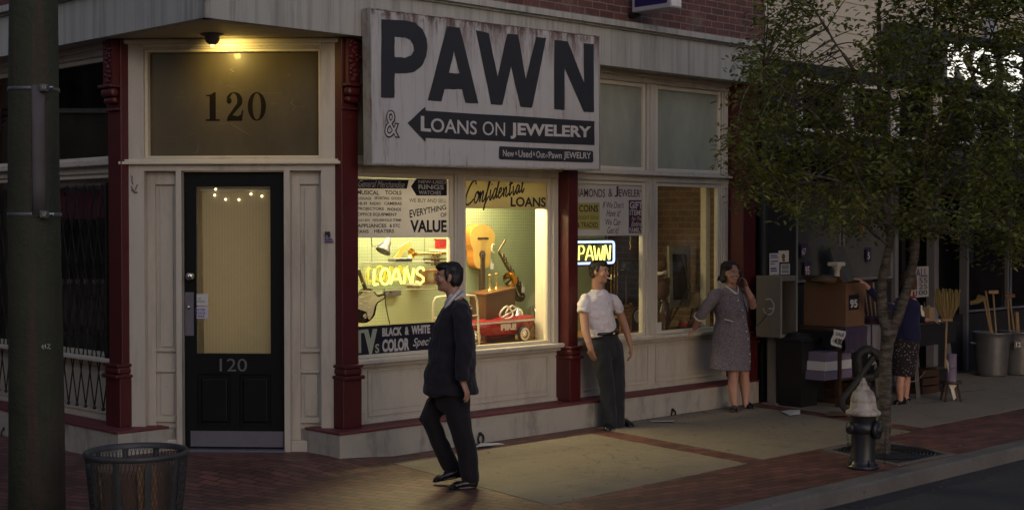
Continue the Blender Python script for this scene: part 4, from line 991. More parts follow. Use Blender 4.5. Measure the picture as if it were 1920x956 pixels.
# saxophone
s0 = -.95
t = fthing('saxophone', 'dark tarnished saxophone hanging on the pegboard beside the guitar', 'saxophone', B6(330, 450, s0))
body = [B6(x, y, s0) for x, y in ((268, 335), (300, 395), (335, 450), (370, 510), (392, 560))]; bow = [B6(x, y, s0, .0) for x, y in ((392, 560), (410, 595), (398, 618), (370, 608), (352, 570), (338, 535), (320, 510))]
b = MB(FR); pts = spline(body + bow[1:], 5); k = len(pts); b.tube(pts, [.012 + .03 * (i / k) for i in range(k)], 14); b.build('body', M['oldbrass'], t, True)
d = (bow[-1] - bow[-2]).normalized(); c = bow[-1]
b = MB(FR); b.tube([c, c + d * .03 + Vector((-.005, -.03, 0)), c + d * .045 + Vector((-.01, -.06, 0)), c + d * .05 + Vector((-.012, -.07, 0))], [.042, .052, .075, .08], 20, cap=False); b.build('bell', M['brass'], t, True)
b = MB(FR); b.tube(spline([B6(x, y, s0) for x, y in ((268, 340), (256, 312), (270, 285), (285, 262), (298, 238))], 4), [.012] * 17, 8); b.build('neck', M['oldbrass'], t, True)
b = MB(FR); b.tube(spline([B6(x, y, s0, -.02) for x, y in ((240, 268), (224, 270), (222, 310), (238, 318))], 4), .006, 6); b.build('strap_hook', M['jamb'], t, True)
b = MB(FR)
for i in range(12):
    f = i / 12; p = spline(body, 4)[int(f * 15)]; b.lathe([(.017, 0), (.017, .008), (.008, .012)], (p.x + .008 * (-1) ** i, p.y - .03 - .012 * f, p.z), 10, Matrix.Rotation(R(90), 4, 'X'))
b.tube([Vector((p.x + .012, p.y - .035, p.z)) for p in spline(body, 4)], .004, 6); b.tube([Vector((p.x - .014, p.y - .03, p.z)) for p in spline(body, 4)], .004, 6)
b.build('keys', M['oldbrass'], t, True)
# wooden box and two brass candlesticks
s0 = -.78
p, q = B6(176, 592, s0), B6(362, 640, s0)
t = fthing('wooden_box', 'brown wooden box with a sloping lid behind the red pedal car', 'box', (p.x, .9, .866))
zt1 = B6(176, 592, s0).z; zt2 = B6(362, 548, s0).z
b = MB(FR); b.prism([(p.x, .868), (q.x, .868), (q.x, zt2), (p.x, zt1)], s0 - .25, s0); b.build('case', M['boxwood'], t)
b = MB(FR); b.prism([(p.x - .01, zt1), (q.x + .01, zt2), (q.x + .01, zt2 + .014), (p.x - .01, zt1 + .014)], s0 - .26, s0 + .012); b.build('lid', M['wood'], t)
for lab, x, yb, yt in (('shorter brass candlestick standing on the wooden box, nearer the guitar', 200, 575, 460), ('taller brass candlestick standing on the wooden box, nearer the saxophone', 240, 570, 452)):
    s1 = s0 - .1; p = B6(x, yb, s1); h = B6(x - 6, yt, s1).z - p.z
    zb_ = zt1 + (zt2 - zt1) * (p.x - B6(176, 592, s0).x) / (B6(362, 640, s0).x - B6(176, 592, s0).x) + .014; h += p.z - zb_
    t = fthing('candlestick', lab, 'candlestick', (p.x, p.y, zb_), group='pair of brass candlesticks')
    b = MB(FR); b.lathe([(.032, -.01), (.032, .006), (.02, .018), (.008, .03), (.012, .055), (.007, .07), (.007, h * .6), (.013, h * .66), (.007, h * .72), (.008, h * .86), (.02, h * .93), (.022, h), (.012, h)], (p.x, p.y, zb_), 16); b.build('stem', M['brass'], t, True)
# pedal fire car
M['red'] = mat('red_enamel', (.30, .012, .014), .28, .15, 6, dirt=(.1, .02, .02), dsc=(8, 8, 8), damt=.4); M['tyre'] = mat('black_rubber', (.02, .02, .02), .7); M['wht'] = mat('white_enamel', (.6, .56, .5), .4)
FZ = .868
w1 = FR.inverted() @ onz(975.6, 639.5, FZ); w2 = FR.inverted() @ onz(896.6, 648, FZ)
ys = (w1.y + w2.y) / 2; xf, xr = w1.x, w2.x; wr = .078; YB = ys + .30
car = fthing('pedal_car', 'red toy fire engine pedal car with white stripe in the display window', 'toy car', ((xf + xr) / 2, ys, FZ))
prof = [(xr - .12, FZ + .09), (xf - .10, FZ + .08), (xf + .15, FZ + .13), (xf + .19, FZ + .19), (xf + .20, FZ + .245), (xf + .16, FZ + .262), (xf + .02, FZ + .268), (xf - .16, FZ + .25), (xf - .20, FZ + .225), (xr + .08, FZ + .215), (xr + .0, FZ + .245), (xr - .14, FZ + .235)]
b = MB(FR); a = [b.v((x, ys + .03, z)) for x, z in prof]; c_ = [b.v((x, YB - .03, z)) for x, z in prof]; b.face(a); b.face(c_[::-1])
for i in range(len(prof)): j = (i + 1) % len(prof); b.face([a[i], c_[i], c_[j], a[j]])
bmesh.ops.bevel(b.bm, geom=list(b.bm.edges), offset=.012, segments=2, affect='EDGES'); b.build('body', M['red'], car, True)
b = MB(FR); b.prism([(xr - .1, FZ + .196), (xf + .185, FZ + .206), (xf + .188, FZ + .226), (xr - .1, FZ + .212)], -(ys + .03), -(ys + .024)); b.build('stripe', M['wht'], car)
b = MB(FR); put_text(b, 'FIRE', xf - .30, xf - .08, FZ + .125, FZ + .188, -(ys + .0275), bold=.06); b.build('lettering', M['wht'], car, fix=False)
for x in (xf, xr):
    for y in (ys, YB):
        T = Matrix.Rotation(R(90), 4, 'X')
        b = MB(FR); b.lathe([(wr - .022, -.016), (wr - .004, -.016), (wr, -.008), (wr, .012), (wr - .004, .018), (wr - .022, .018)], (x, y, FZ + wr), 28, T); w_ = b.build('wheel', M['tyre'], car, True)
        b = MB(FR); b.lathe([(wr - .034, .0185), (wr - .012, .0195), (wr - .012, .012), (wr - .034, .012)], (x, y, FZ + wr), 28, T, False); b.build('whitewall', M['wht'], w_)
        b = MB(FR); b.lathe([(wr - .033, .0), (wr - .036, .018), (.022, .022), (.018, .03), (.004, .034)], (x, y, FZ + wr), 24, T); b.build('hubcap', M['chrome'], w_, True)
b = MB(FR); b.cyl((xf, ys, FZ + wr), (xf, YB, FZ + wr), .008); b.cyl((xr, ys, FZ + wr), (xr, YB, FZ + wr), .008); b.tube([(xr, ys + .1, FZ + wr), (xr + .15, ys + .1, FZ + .05), (xf - .12, ys + .1, FZ + .06)], .006, 6); b.build('axle', M['red'], car)
ym = (ys + YB) / 2
b = MB(FR); b.tube(spline([(xr + .10, ys + .05, FZ + .2), (xr + .03, ys + .05, FZ + .36), (xr - .02, ys + .06, FZ + .40)], 4), .009, 8); b.tube(spline([(xr + .10, YB - .05, FZ + .2), (xr + .03, YB - .05, FZ + .36), (xr - .02, YB - .06, FZ + .40)], 4), .009, 8); b.tube([(xr + .025, ys + .05, FZ + .36), (xr + .025, YB - .05, FZ + .36)], .008, 6); b.build('windscreen_frame', M['galv'], car, True)
b = MB(FR)
for k in (0, 1):
    o_ = Vector((xf - .19 + .13 * k, ys + .06 + .05 * k, FZ + .24)); b.tube([o_ + Vector((.085 * math.cos(2 * math.pi * i / 20), .02 * math.sin(4 * math.pi * i / 20), .062 + .062 * math.sin(2 * math.pi * i / 20))) for i in range(20)], .010, 8, closed=True)
b.tube([(xf - .25, ys + .07, FZ + .25), (xf + .02, ys + .1, FZ + .34)], .009, 8); b.build('hose_loops', M['wht'], car, True)
b = MB(FR); b.lathe([(.0, .075), (.03, .068), (.045, .04), (.05, .01), (.058, 0)], (xf + .045, ym - .03, FZ + .262), 20, cap=False); b.build('bell', M['chrome'], car, True)
b = MB(FR); b.lathe([(.0, .025), (.02, .02), (.026, 0)], (xf + .19, ys + .06, FZ + .19), 14, Matrix.Rotation(R(90), 4, 'Y'), False); b.build('headlamp', M['chrome'], car, True)
# drum
c = FR.inverted() @ (FR @ B6(508, 625, -.75)); t = fthing('drum', 'chrome shelled snare drum standing on edge beside the display wall', 'drum', (c.x, c.y, FZ))
TD = Matrix.Rotation(R(62), 4, 'Z') @ Matrix.Rotation(R(90), 4, 'X')
b = MB(FR); b.lathe([(.17, -.07), (.172, -.06), (.165, -.055), (.165, .055), (.172, .06), (.17, .07)], (c.x, c.y, FZ + .172), 32, TD); b.build('shell', M['chrome'], t, True)
b = MB(FR)
for i in range(8):
    a = 2 * math.pi * i / 8; b.tube([Vector((c.x, c.y, FZ + .172)) + TD @ Vector((.176 * math.cos(a), .176 * math.sin(a), z)) for z in (-.06, .06)], .006, 6)
b.build('lugs', M['galv'], t)
# electric guitar
s0 = -.62
t = fthing('electric_guitar', 'black electric guitar with cream pickguard under the yellow neon sign', 'guitar', A5(100, 560, s0))
blk = [(20, 560), (38, 500), (88, 425), (150, 432), (186, 470), (236, 460), (240, 492), (186, 530), (172, 580), (160, 620), (122, 660), (80, 672), (40, 655)]
b = MB(FR); plate(b, [(p.x, p.z) for p in (A5(x, y, s0) for x, y in blk)], s0 - .04, s0); b.build('body', mat('black_lacquer', (.02, .014, .012), .2), t)
pg = [(34, 505), (92, 438), (148, 444), (182, 482), (226, 474), (222, 494), (178, 522), (160, 558), (148, 606), (126, 644), (112, 628), (104, 592), (74, 580), (34, 560)]
b = MB(FR); plate(b, [(p.x, p.z) for p in (A5(x, y, s0) for x, y in pg)], s0, s0 + .004); b.build('pickguard', M['wht'], t)
b = MB(FR)
for x, y in ((118, 560), (124, 590), (126, 620)): p = A5(x, y, s0); b.lathe([(.011, 0), (.01, .012), (.002, .013)], (p.x, -s0 - .004, p.z), 12, Matrix.Rotation(R(90), 4, 'X'))
b.build('knob', M['jamb'], t, True)
b = MB(FR)
for x, y in ((70, 490), (86, 520), (60, 535)): p = A5(x, y, s0); b.box(p.x - .03, p.x + .03, -s0 - .012, -s0 - .003, p.z - .007, p.z + .007, .002)
b.build('pickup', M['jamb'], t)
p = A5(92, 622, s0); b = MB(FR); b.lathe([(.022, 0), (.02, .006), (.008, .006), (.006, .002)], (p.x, -s0 - .001, p.z), 16, Matrix.Rotation(R(90), 4, 'X')); b.build('jack_plate', M['chrome'], t, True)
b = MB(FR); p, q = A5(96, 440, s0), A5(40, 290, s0); d = (q - p); b.tube([p + Vector((0, -.012, 0)), q + Vector((0, -.012, 0))], [(.024, .012), (.021, .011)], 8, ref=(0, 1, 0)); b.build('neck', M['darkwood'], t)
# work lamp, headstock, trumpet, red tin, radio, power box
s0 = -1.0
p = A5(262, 75, s0); q = A5(222, 160, s0); d = (q - p); L_ = d.length
t = fthing('work_lamp', 'silver bell shaped lamp head at the top of the pegboard', 'lamp', p)
TT = d.to_track_quat('Z', 'Y').to_matrix().to_4x4()
b = MB(FR); b.lathe([(.012, -.03), (.02, -.02), (.022, 0), (.04, .02), (.045, L_ * .5), (.075, L_ * .9), (.078, L_), (.07, L_)], p, 20, TT, False); b.build('shade', M['galv'], t, True)
b = MB(FR); b.tube(spline([p, A5(190, 110, s0), A5(145, 118, s0), A5(140, 60, s0)], 4), .006, 6); b.build('arm', M['galv'], t)
s0 = -1.15
t = fthing('guitar_neck', 'pale maple guitar headstock with tuning pegs on the pegboard', 'guitar neck', A5(370, 150, s0))
b = MB(FR); b.prism([(p.x, p.z) for p in (A5(x, y, s0) for x, y in ((300, 205), (335, 165), (345, 130), (405, 95), (428, 100), (430, 120), (375, 160), (345, 205)))], s0 - .015, s0); b.build('headstock', M['spruce'], t)
b = MB(FR)
for k in range(6): p = A5(335 + 15 * k, 138 - 9 * k, s0); b.ball(p + Vector((0, .005, .006)), (.009, .005, .009), 8)
b.build('tuner', M['chrome'], t, True)
s0 = -1.05
t = fthing('trumpet', 'brass trumpet pinned sideways on the pegboard with its bell to the left', 'trumpet', A5(560, 190, s0))
b = MB(FR); pts = [A5(x, 175, s0) for x in (425, 432, 445, 470, 520, 690)]; b.tube(pts, [.055, .045, .028, .016, .012, .010], 18, cap=False); b.build('bell', M['brass'], t, True)
b = MB(FR); b.tube(spline([A5(x, y, s0) for x, y in ((690, 175), (700, 190), (690, 212), (530, 212), (520, 222), (530, 238), (660, 238))], 5), .009, 8)
for k in range(3): b.cyl(A5(585 + 22 * k, 165, s0, -.02), A5(585 + 22 * k, 262, s0, -.02), .014)
b.build('valves', M['oldbrass'], t, True)
s0 = -1.1; p, q = A5(628, 140, s0), A5(690, 78, s0)
t = fthing('tin', 'small red tin on the pegboard shelf above the trumpet', 'tin', p)
b = MB(FR); b.fbox(p.x, q.x, s0 - .08, s0, p.z, q.z, .012); b.build('can', M['red'], t); b = MB(FR); b.fbox(p.x - .004, q.x + .004, s0 - .085, s0 + .005, q.z - .002, q.z + .014, .004); b.build('lid', M['red'], t)
b = MB(FR); p = A5(620, 146, s0); b.fbox(p.x, p.x + .16, -1.25, -1.0, p.z - .018, p.z - .002); tag(b.build('shelf', M['jamb']), 'narrow cream shelf holding the red tin on the pegboard', 'shelf')
s0 = -.95; p, q = A5(528, 392, s0), A5(640, 286, s0)
t = fthing('radio', 'brown wooden radio cabinet right of the LOANS neon', 'radio', p)
b = MB(FR); b.fbox(p.x, q.x, s0 - .15, s0, p.z, q.z, .01); b.build('case', M['wood'], t); b = MB(FR); b.fbox(p.x + .02, p.x + .1, s0, s0 + .004, p.z + .03, q.z - .03); b.build('speaker_cloth', M['straw'], t)
b = MB(FR)
for k in (0, 1): b.lathe([(.012, 0), (.01, .014), (.002, .015)], (p.x + .14, -s0, p.z + .04 + .06 * k), 12, Matrix.Rotation(R(90), 4, 'X'))
b.build('knob', M['darkwood'], t, True)
b = MB(FR); b.fbox(p.x, q.x - .02, -1.25, s0 - .06, p.z - .02, p.z - .002); tag(b.build('shelf', M['jamb']), 'cream shelf under the brown radio on the pegboard', 'shelf')
s0 = -1.18; p, q = A5(255, 478, s0), A5(356, 432, s0)
t = fthing('power_box', 'small grey power box fixed to the pegboard below the LOANS neon', 'power box', p)
b = MB(FR); b.fbox(p.x, q.x, -1.25, s0, p.z, q.z, .008); b.build('case', M['galv'], t); b = MB(FR); b.fbox(p.x + .03, p.x + .05, s0, s0 + .008, p.z + .03, p.z + .05, .002); b.build('switch', M['iron'], t)
# tubular headboard
s0 = -.5; B8 = zx(3.983, 480, 480)
t = fthing('tubular_headboard', 'cream tubular metal bed rail standing behind the red pedal car', 'bed rail', Vector((B8(1490, 500, s0).x, .5, FZ)))
xl, xr_, zt_ = B8(1322, 400, s0).x, B8(1655, 400, s0).x, B8(1490, 300, s0).z
b = MB(FR); b.tube(spline([(xl, .5, FZ), (xl, .5, zt_ - .12), (xl + .02, .5, zt_ - .03), (xl + .09, .5, zt_), (xr_ - .09, .5, zt_), (xr_ - .02, .5, zt_ - .03), (xr_, .5, zt_ - .12), (xr_ + .02, .5, FZ)], 5), .011, 10); b.build('frame', M['jamb'], t, True)
b = MB(FR); b.tube([(xl, .5, zt_ - .2), (xr_, .5, zt_ - .2)], .007, 8); b.build('cross_rail', M['jamb'], t)
GTAG = 'small price tags tied to the goods'
for lab, x, y, s_ in (('white price tag hanging from the honey coloured guitar', 215, 395, -1.0), ('white price tag tied to the saxophone', 415, 545, -.86), ('white price tag tied to the drum', 505, 560, -.62)):
    p = B6(x, y, s_); t = fthing('price_tag', lab, 'price tag', p, GTAG); b = MB(FR); b.box(p.x - .022, p.x + .022, p.y - .001, p.y + .001, p.z - .05, p.z + .01, T=Matrix.Translation(p) @ Matrix.Rotation(R(9), 4, 'Y') @ Matrix.Translation(-p)); b.build('card', M['paper'], t); b = MB(FR); b.tube([p + Vector((0, 0, .008)), p + Vector((.012, .03, .05))], .0012, 4); b.build('string', M['jamb'], t)
def floor_item(name, lab, cat, px, s_): u, _ = fz(px, 600, s_); return u, thing(name, lab, cat, FR @ Matrix.Translation((u, -s_, FZ)))
u, t = floor_item('camera', 'old black folding camera beside the rear wheel of the pedal car', 'camera', 905, -1.05)
b = MB(FR); b.box(u - .07, u + .07, 1.03, 1.09, FZ, FZ + .10, .012); b.build('body', M['iron'], t); b = MB(FR); b.lathe([(.035, .03), (.035, .07), (.028, .075), (.02, .06)], (u, 1.06, FZ + .05), 16, Matrix.Rotation(R(90), 4, 'X')); b.build('lens', M['chrome'], t, True)
u, t = floor_item('mantel_clock', 'dark arched mantel clock in the second window', 'clock', 1190, -.75)
b = MB(FR); b.prism([(u - .14, FZ), (u + .14, FZ), (u + .14, FZ + .05), (u + .11, FZ + .07), (u + .10, FZ + .2), (u + .06, FZ + .25), (u, FZ + .265), (u - .06, FZ + .25), (u - .10, FZ + .2), (u - .11, FZ + .07), (u - .14, FZ + .05)], -.8, -.70); b.build('case', M['darkwood'], t); b = MB(FR); b.lathe([(.065, 0), (.065, .004), (.07, .006), (.07, 0)], (u, .699, FZ + .165), 24, Matrix.Rotation(R(90), 4, 'X')); b.build('dial', M['jamb'], t)
u, t = floor_item('table_lamp', 'table lamp with a pleated tan shade in the right hand window', 'lamp', 1312, -.65)
b = MB(FR); b.lathe([(.06, 0), (.06, .012), (.02, .03), (.035, .09), (.015, .16), (.01, .24)], (u, .65, FZ), 16); b.build('base', M['oldbrass'], t, True); b = MB(FR); b.lathe([(.13, .22), (.08, .40)], (u, .65, FZ), 24, cap=False); b.build('lamp_shade', mat('tan_lamp_shade', (.22, .16, .09), .8), t)
for k, lab in enumerate(('lowest dark book in the pile beside the table lamp', 'middle red book in the pile beside the table lamp', 'topmost tan book in the pile beside the table lamp')):
    u, _ = fz(1290, 600, -.5); b = MB(FR); b.box(u - .11 + .01 * k, u + .10, .44, .58 - .01 * k, FZ + .034 * k, FZ + .034 * k + .032, .003); tag(b.build('book', (M['iron'], M['red'], M['card'])[k]), lab, 'book', 'pile of books in the right hand window')
# --- second bay
s0 = -.9
t = fthing('trombone', 'brass trombone slide standing upright in the second window', 'trombone', E7(215, 640, s0))
b = MB(FR)
for x, y0, y1 in ((240, 480, 690), (222, 500, 690), (204, 520, 680)): b.cyl(E7(x, y0, s0), E7(x, y1, s0), .009)
b.tube(spline([E7(x, y, s0) for x, y in ((240, 690), (236, 702), (226, 702), (222, 690))], 4), .009, 8); b.build('slide', M['brass'], t, True)
b = MB(FR)
for y in (560, 590, 620): b.cyl(E7(190, y, s0), E7(242, y, s0), .007)
b.build('brace', M['oldbrass'], t)
b = MB(FR); b.tube([E7(200, 700, s0), E7(200, 760, s0), E7(198, 800, s0), E7(197, 830, s0)], [.012, .02, .05, .085], 18, cap=False); b.build('bell', M['oldbrass'], t, True)
s0 = -.55
t = fthing('ladder_back_chair', 'small wooden ladder back chair in the second window', 'chair', Vector((E7(290, 880, s0).x, .6, FZ)))
xa, xb = E7(262, 800, s0).x, E7(322, 800, s0).x; zt_ = E7(290, 735, s0).z
b = MB(FR)
for x in (xa, xb): b.tube([(x, .56, FZ), (x, .56, zt_)], .013, 8); b.tube([(x, .80, FZ), (x, .80, FZ + .17)], .013, 8)
b.build('leg', M['wood'], t)
b = MB(FR)
for k in range(3): z = zt_ - .03 - .06 * k; b.box(xa, xb, .553, .567, z - .018, z + .018, .004)
b.build('backrest', M['wood'], t)
b = MB(FR); b.box(xa - .015, xb + .015, .55, .82, FZ + .165, FZ + .185, .005); b.build('seat', M['straw'], t)
s0 = -.85; p = E7(290, 545, s0)
t = fthing('hat', 'round black felt hat on a stand in the second window', 'hat', p)
b = MB(FR); b.lathe([(.115, 0), (.12, .008), (.078, .015), (.075, .06), (.05, .09), (.0, .095)], p, 24, cap=False); b.build('crown', M['iron'], t, True)
b = MB(FR); b.cyl((p.x, p.y, FZ), (p.x, p.y, p.z + .02), .01); b.lathe([(.07, 0), (.07, .015)], (p.x, p.y, FZ), 16); b.build('stand', M['darkwood'], t)
s0 = -.5
t = fthing('necklace', 'gold bead chain hanging below the diamonds sign', 'necklace', E7(318, 420, s0))
b = MB(FR)
for k in range(11): b.ball(E7(314 + 3 * math.sin(k), 352 + 7 * k, s0), .008, 6)
b.build('beads', M['brass'], t, True)
# framed portrait
s0 = -.80
t = fthing('framed_portrait', 'dark old portrait in a wide pale frame in the right hand window', 'picture', E7(600, 757, s0))
fo = [E7(x, y, s0) for x, y in ((537, 402), (660, 402), (665, 755), (545, 760))]; fi = [E7(x, y, s0) for x, y in ((557, 450), (645, 454), (650, 710), (562, 718))]
b = MB(FR); A_ = [b.v(p) for p in fo]; B_ = [b.v(p + Vector((0, .0, 0))) for p in fi]; C_ = [b.v(p + Vector((0, .03, 0))) for p in fo]; D_ = [b.v(p + Vector((0, .012, 0))) for p in fi]
for i in range(4): j = (i + 1) % 4; b.face([A_[i], A_[j], B_[j], B_[i]]); b.face([A_[i], C_[i], C_[j], A_[j]]); b.face([B_[i], B_[j], D_[j], D_[i]])
b.face(C_); b.build('frame', mat('pale_picture_frame', (.32, .28, .19), .5, .15, 6), t)
b = MB(FR); b.poly([p + Vector((0, .01, 0)) for p in fi]); b.build('canvas', mat('dark_canvas', (.03, .024, .018), .5, .5, 9), t, fix=False)
def pp(x, y): return E7(x, y, s0, .0065)
b = MB(FR); b.poly([pp(598 + 13 * math.cos(2 * math.pi * i / 14), 512 + 20 * math.sin(2 * math.pi * i / 14)) for i in range(14)]); b.poly([pp(*q) for q in ((585, 610), (592, 580), (604, 600), (600, 640), (590, 640))]); b.poly([pp(*q) for q in ((622, 590), (630, 600), (626, 690), (616, 690))]); b.build('painted_figure', mat('portrait_flesh', (.16, .11, .075), .5, .3, 20), t, fix=False)
b = MB(FR); b.poly([E7(x, y, s0, .0085) for x, y in ((568, 700), (566, 580), (585, 545), (598, 532), (612, 545), (635, 575), (642, 700))]); b.build('painted_coat', mat('portrait_coat', (.05, .04, .035), .5, .4, 20), t, fix=False)
b = MB(FR); b.tube([E7(600, 450, s0, .04), E7(600, 640, s0, .15), Vector((E7(600, 757, s0).x, .98, FZ))], .01, 6); b.tube([E7(545, 757, s0, .03), (E7(545, 757, s0).x, .83, FZ)], .01, 6); b.tube([E7(664, 752, s0, .03), (E7(664, 752, s0).x, .83, FZ)], .01, 6); b.build('easel', M['darkwood'], t)
# doll and urn
s0 = -.62
M['fur'] = mat('brown_plush', (.10, .05, .025), .95, .3, 30)
t = fthing('plush_bear', 'brown plush toy with a white collar beside the framed portrait', 'toy', E7(500, 710, s0))
b = MB(FR); b.ball(E7(496, 655, s0), (.105, .08, .13), 14); b.ball(E7(490, 515, s0), (.075, .07, .075), 14)
for x in (468, 515): b.ball(E7(x, 478, s0), (.026, .018, .026), 8)
b.limb([E7(465, 600, s0), E7(458, 670, s0, -.05)], [.034, .03], 10); b.limb([E7(530, 600, s0), E7(538, 670, s0, -.05)], [.034, .03], 10); b.ball(E7(492, 525, s0, -.06), (.03, .03, .025), 8)
b.fuse('body', M['fur'], t, .012, 3)
b = MB(FR); b.tube([E7(490, 560, s0) + Vector((.075 * math.cos(a), .065 * math.sin(a), .01 * math.sin(3 * a))) for a in [2 * math.pi * i / 16 for i in range(16)]], .02, 8, closed=True); b.build('collar', M['jamb'], t, True)
p = E7(505, 825, s0)
t = fthing('urn', 'dark glazed urn standing under the plush toy', 'urn', (p.x, p.y, FZ)); h = E7(500, 715, s0).z - FZ
b = MB(FR); b.lathe([(.05, 0), (.055, .01), (.045, .03), (.085, h * .45), (.09, h * .6), (.05, h * .85), (.045, h * .92), (.065, h), (.055, h)], (p.x, p.y, FZ), 24); b.build('vessel', mat('brown_glaze', (.06, .035, .02), .2), t, True)
b = MB(FR)
for sg in (-1, 1): b.tube(spline([(p.x + sg * .05, p.y, FZ + h * .9), (p.x + sg * .1, p.y, FZ + h * .85), (p.x + sg * .088, p.y, FZ + h * .6)], 4), .009, 6)
b.build('handle', mat('brown_glaze_handle', (.06, .035, .02), .2), t, True)
x0, z0 = fz(1227, 623, -.305); x1, z1 = fz(1235, 604, -.305)
b = MB(FR); b.fbox(x0 + .03, x1 + .045, -.304, -.302, z0 + .01, z1); o = b.build('card', M['paper']); tag(o, 'small white card in the lower left corner of the right hand window', 'card')
# ------------------------------------------------------------------ utility pole
M['polewood'] = mat('stained_pole_wood', (.034, .038, .018), .75, .85, 3, dirt=(.085, .035, .03), dsc=(9, 9, .35), dthr=(.5, .64), damt=.6, bscale=24, bmp=.9, bdist=.01, chip=(.13, .12, .09))
px0 = at(65.5, 478, 8.7)
t = thing('utility_pole', 'dark stained wooden utility pole with two metal straps at the left edge', 'utility pole', loc=(px0.x, 8.7, 0))
b = MB(); rp = lambda z: .1725 - .0083 * z
b.tube([(px0.x + .004 * math.sin(z * 2), 8.7, z) for z in [-.05 + .45 * k for k in range(21)]], [rp(.45 * k) + .002 * math.sin(k * 3.1) for k in range(21)], 28); b.build('post', M['polewood'], t, True)
b = MB(); a0 = math.radians(-62)
b.tube([(px0.x + rp(z) * math.cos(a0) * 1.0, 8.7 + rp(z) * math.sin(a0), z) for z in (2.12, 2.3, 2.6, 2.9)], [(.04, .02)] * 4, 12, ref=(math.cos(a0), math.sin(a0), 0)); b.build('conduit', mat('weathered_conduit', (.10, .085, .085), .7, .3, 8, dirt=(.05, .02, .02), damt=.6), t, True)
for zy, nm in ((165, 'strap'), (402, 'strap')):
    z = at(60, zy, 8.55).z; b = MB()
    b.lathe([(rp(z) + .002, -.012), (rp(z) + .005, -.01), (rp(z) + .005, .01), (rp(z) + .002, .012)], (px0.x, 8.7, z), 32, cap=False); st = b.build('strap', M['galv'], t, True)
    p = at(86, zy, 8.56); b = MB(); b.box(p.x - .03, p.x + .012, p.y - .03, p.y + .02, z - .022, z + .022, .005); b.build('buckle', M['galv'], st)
    b = MB(); b.cyl((p.x, p.y - .04, z), (p.x, p.y - .02, z), .012, n=8); b.cyl((p.x + .03, p.y - .015, z), (p.x + .05, p.y - .015, z), .012, n=8); b.build('bolt', M['chrome'], st)
b = MB()
for st in ([(78, 650), (81, 646), (83, 649), (79, 651), (82, 654)], [(85, 645), (85.5, 653)], [(89, 645), (94, 645), (89, 653), (95, 653)]):
    b.tube([at(x, y, 8.545) for x, y in st], [(.003, .002)] * len(st), 5, ref=(0, 1, 0))
b.build('graffiti', M['white_letter'], t)
# ------------------------------------------------------------------ wire litter bin
cx, cy, rz, rr = at(256, 844, 8.2).x, 8.2, at(256, 844, 8.2).z, .288
t = thing('litter_bin', 'round expanded metal litter bin with cardboard inside at the lower left', 'litter bin', loc=(cx, cy, 0))
rb = lambda z: rr - .075 * (rz - z) / rz
b = MB(); b.lathe([(rr + .004, -.028), (rr + .010, -.024), (rr + .012, -.004), (rr + .004, .004), (rr - .012, 0), (rr - .01, -.03)], (cx, cy, rz), 40, cap=False); b.build('rim', M['darkiron'], t, True)
b = MB()
for i in range(10):
    a = 2 * math.pi * (i + .28) / 10
    for z0, z1 in ((.02, rz - .02),):
        d = Vector((math.cos(a), math.sin(a), 0)); b.tube([Vector((cx, cy, z0)) + d * (rb(z0) + .004), Vector((cx, cy, z1)) + d * (rb(z1) + .004)], [(.019, .004)] * 2, 4, ref=d)
b.build('upright', M['darkiron'], t)
b = MB(); nn = 78
for i in range(nn):
    for sg in (1, -1):
        pts = []
        for k in range(9):
            z = .03 + (rz - .05) * k / 8; a = 2 * math.pi * i / nn + sg * k * .085
            pts.append((cx + rb(z) * math.cos(a), cy + rb(z) * math.sin(a), z))
        b.tube(pts, .0021, 4)
b.build('mesh_wall', M['darkiron'], t)
b = MB(); b.lathe([(rb(.02), .0), (rb(.02) + .01, .03), (rb(.02), .06)], (cx, cy, 0), 32); b.build('base', M['darkiron'], t, True)
M['liner'] = mat('brown_bin_liner', (.17, .095, .06), .8, .3, 8)
b = MB(); b.lathe([(.20, .03), (.232, rz - .13), (.226, rz - .10), (.20, rz - .16), (.0, rz - .18)], (cx - .02, cy, 0), 24, cap=False); b.build('liner', M['liner'], t)
b = MB(); T = Matrix.Translation((cx + .115, cy - .165, .10)) @ Matrix.Rotation(R(32), 4, 'Z') @ Matrix.Rotation(R(-3), 4, 'Y') @ Matrix.Rotation(R(5), 4, 'X'); b.box(-.055, .055, -.004, .004, 0, rz - .15, T=T); T = Matrix.Translation((cx - .155, cy - .125, .10)) @ Matrix.Rotation(R(-50), 4, 'Z') @ Matrix.Rotation(R(5), 4, 'X'); b.box(-.05, .05, -.004, .004, 0, rz - .16, T=T); b.build('cardboard', mat('tan_cardboard', (.32, .18, .09), .85, .2, 5), t)
# ------------------------------------------------------------------ hydrant
M['hydblack'] = mat('hydrant_black', (.016, .018, .022), .4, .35, 10, dirt=(.05, .03, .025), dsc=(9, 9, 9), damt=.6, bmp=.5, bscale=40, chip=(.12, .09, .08)); M['hydsilver'] = mat('hydrant_silver', (.42, .38, .34), .55, .2, 9, metal=.05, dirt=(.10, .06, .045), dsc=(7, 7, 2.5), dthr=(.46, .66), damt=.75, bmp=.4, bscale=40, chip=(.09, .05, .04))
hp = onz(1618, 877); hx, hy = hp.x, hp.y
t = thing('fire_hydrant', 'black fire hydrant with a silver bonnet near the kerb', 'hydrant', loc=(hx, hy, 0))
b = MB(); b.lathe([(.128, 0), (.133, .006), (.133, .026), (.115, .034), (.106, .06), (.101, .07), (.101, .40), (.108, .415), (.108, .45), (.118, .462)], (hx, hy, 0), 32); b.build('barrel', M['hydblack'], t, True)
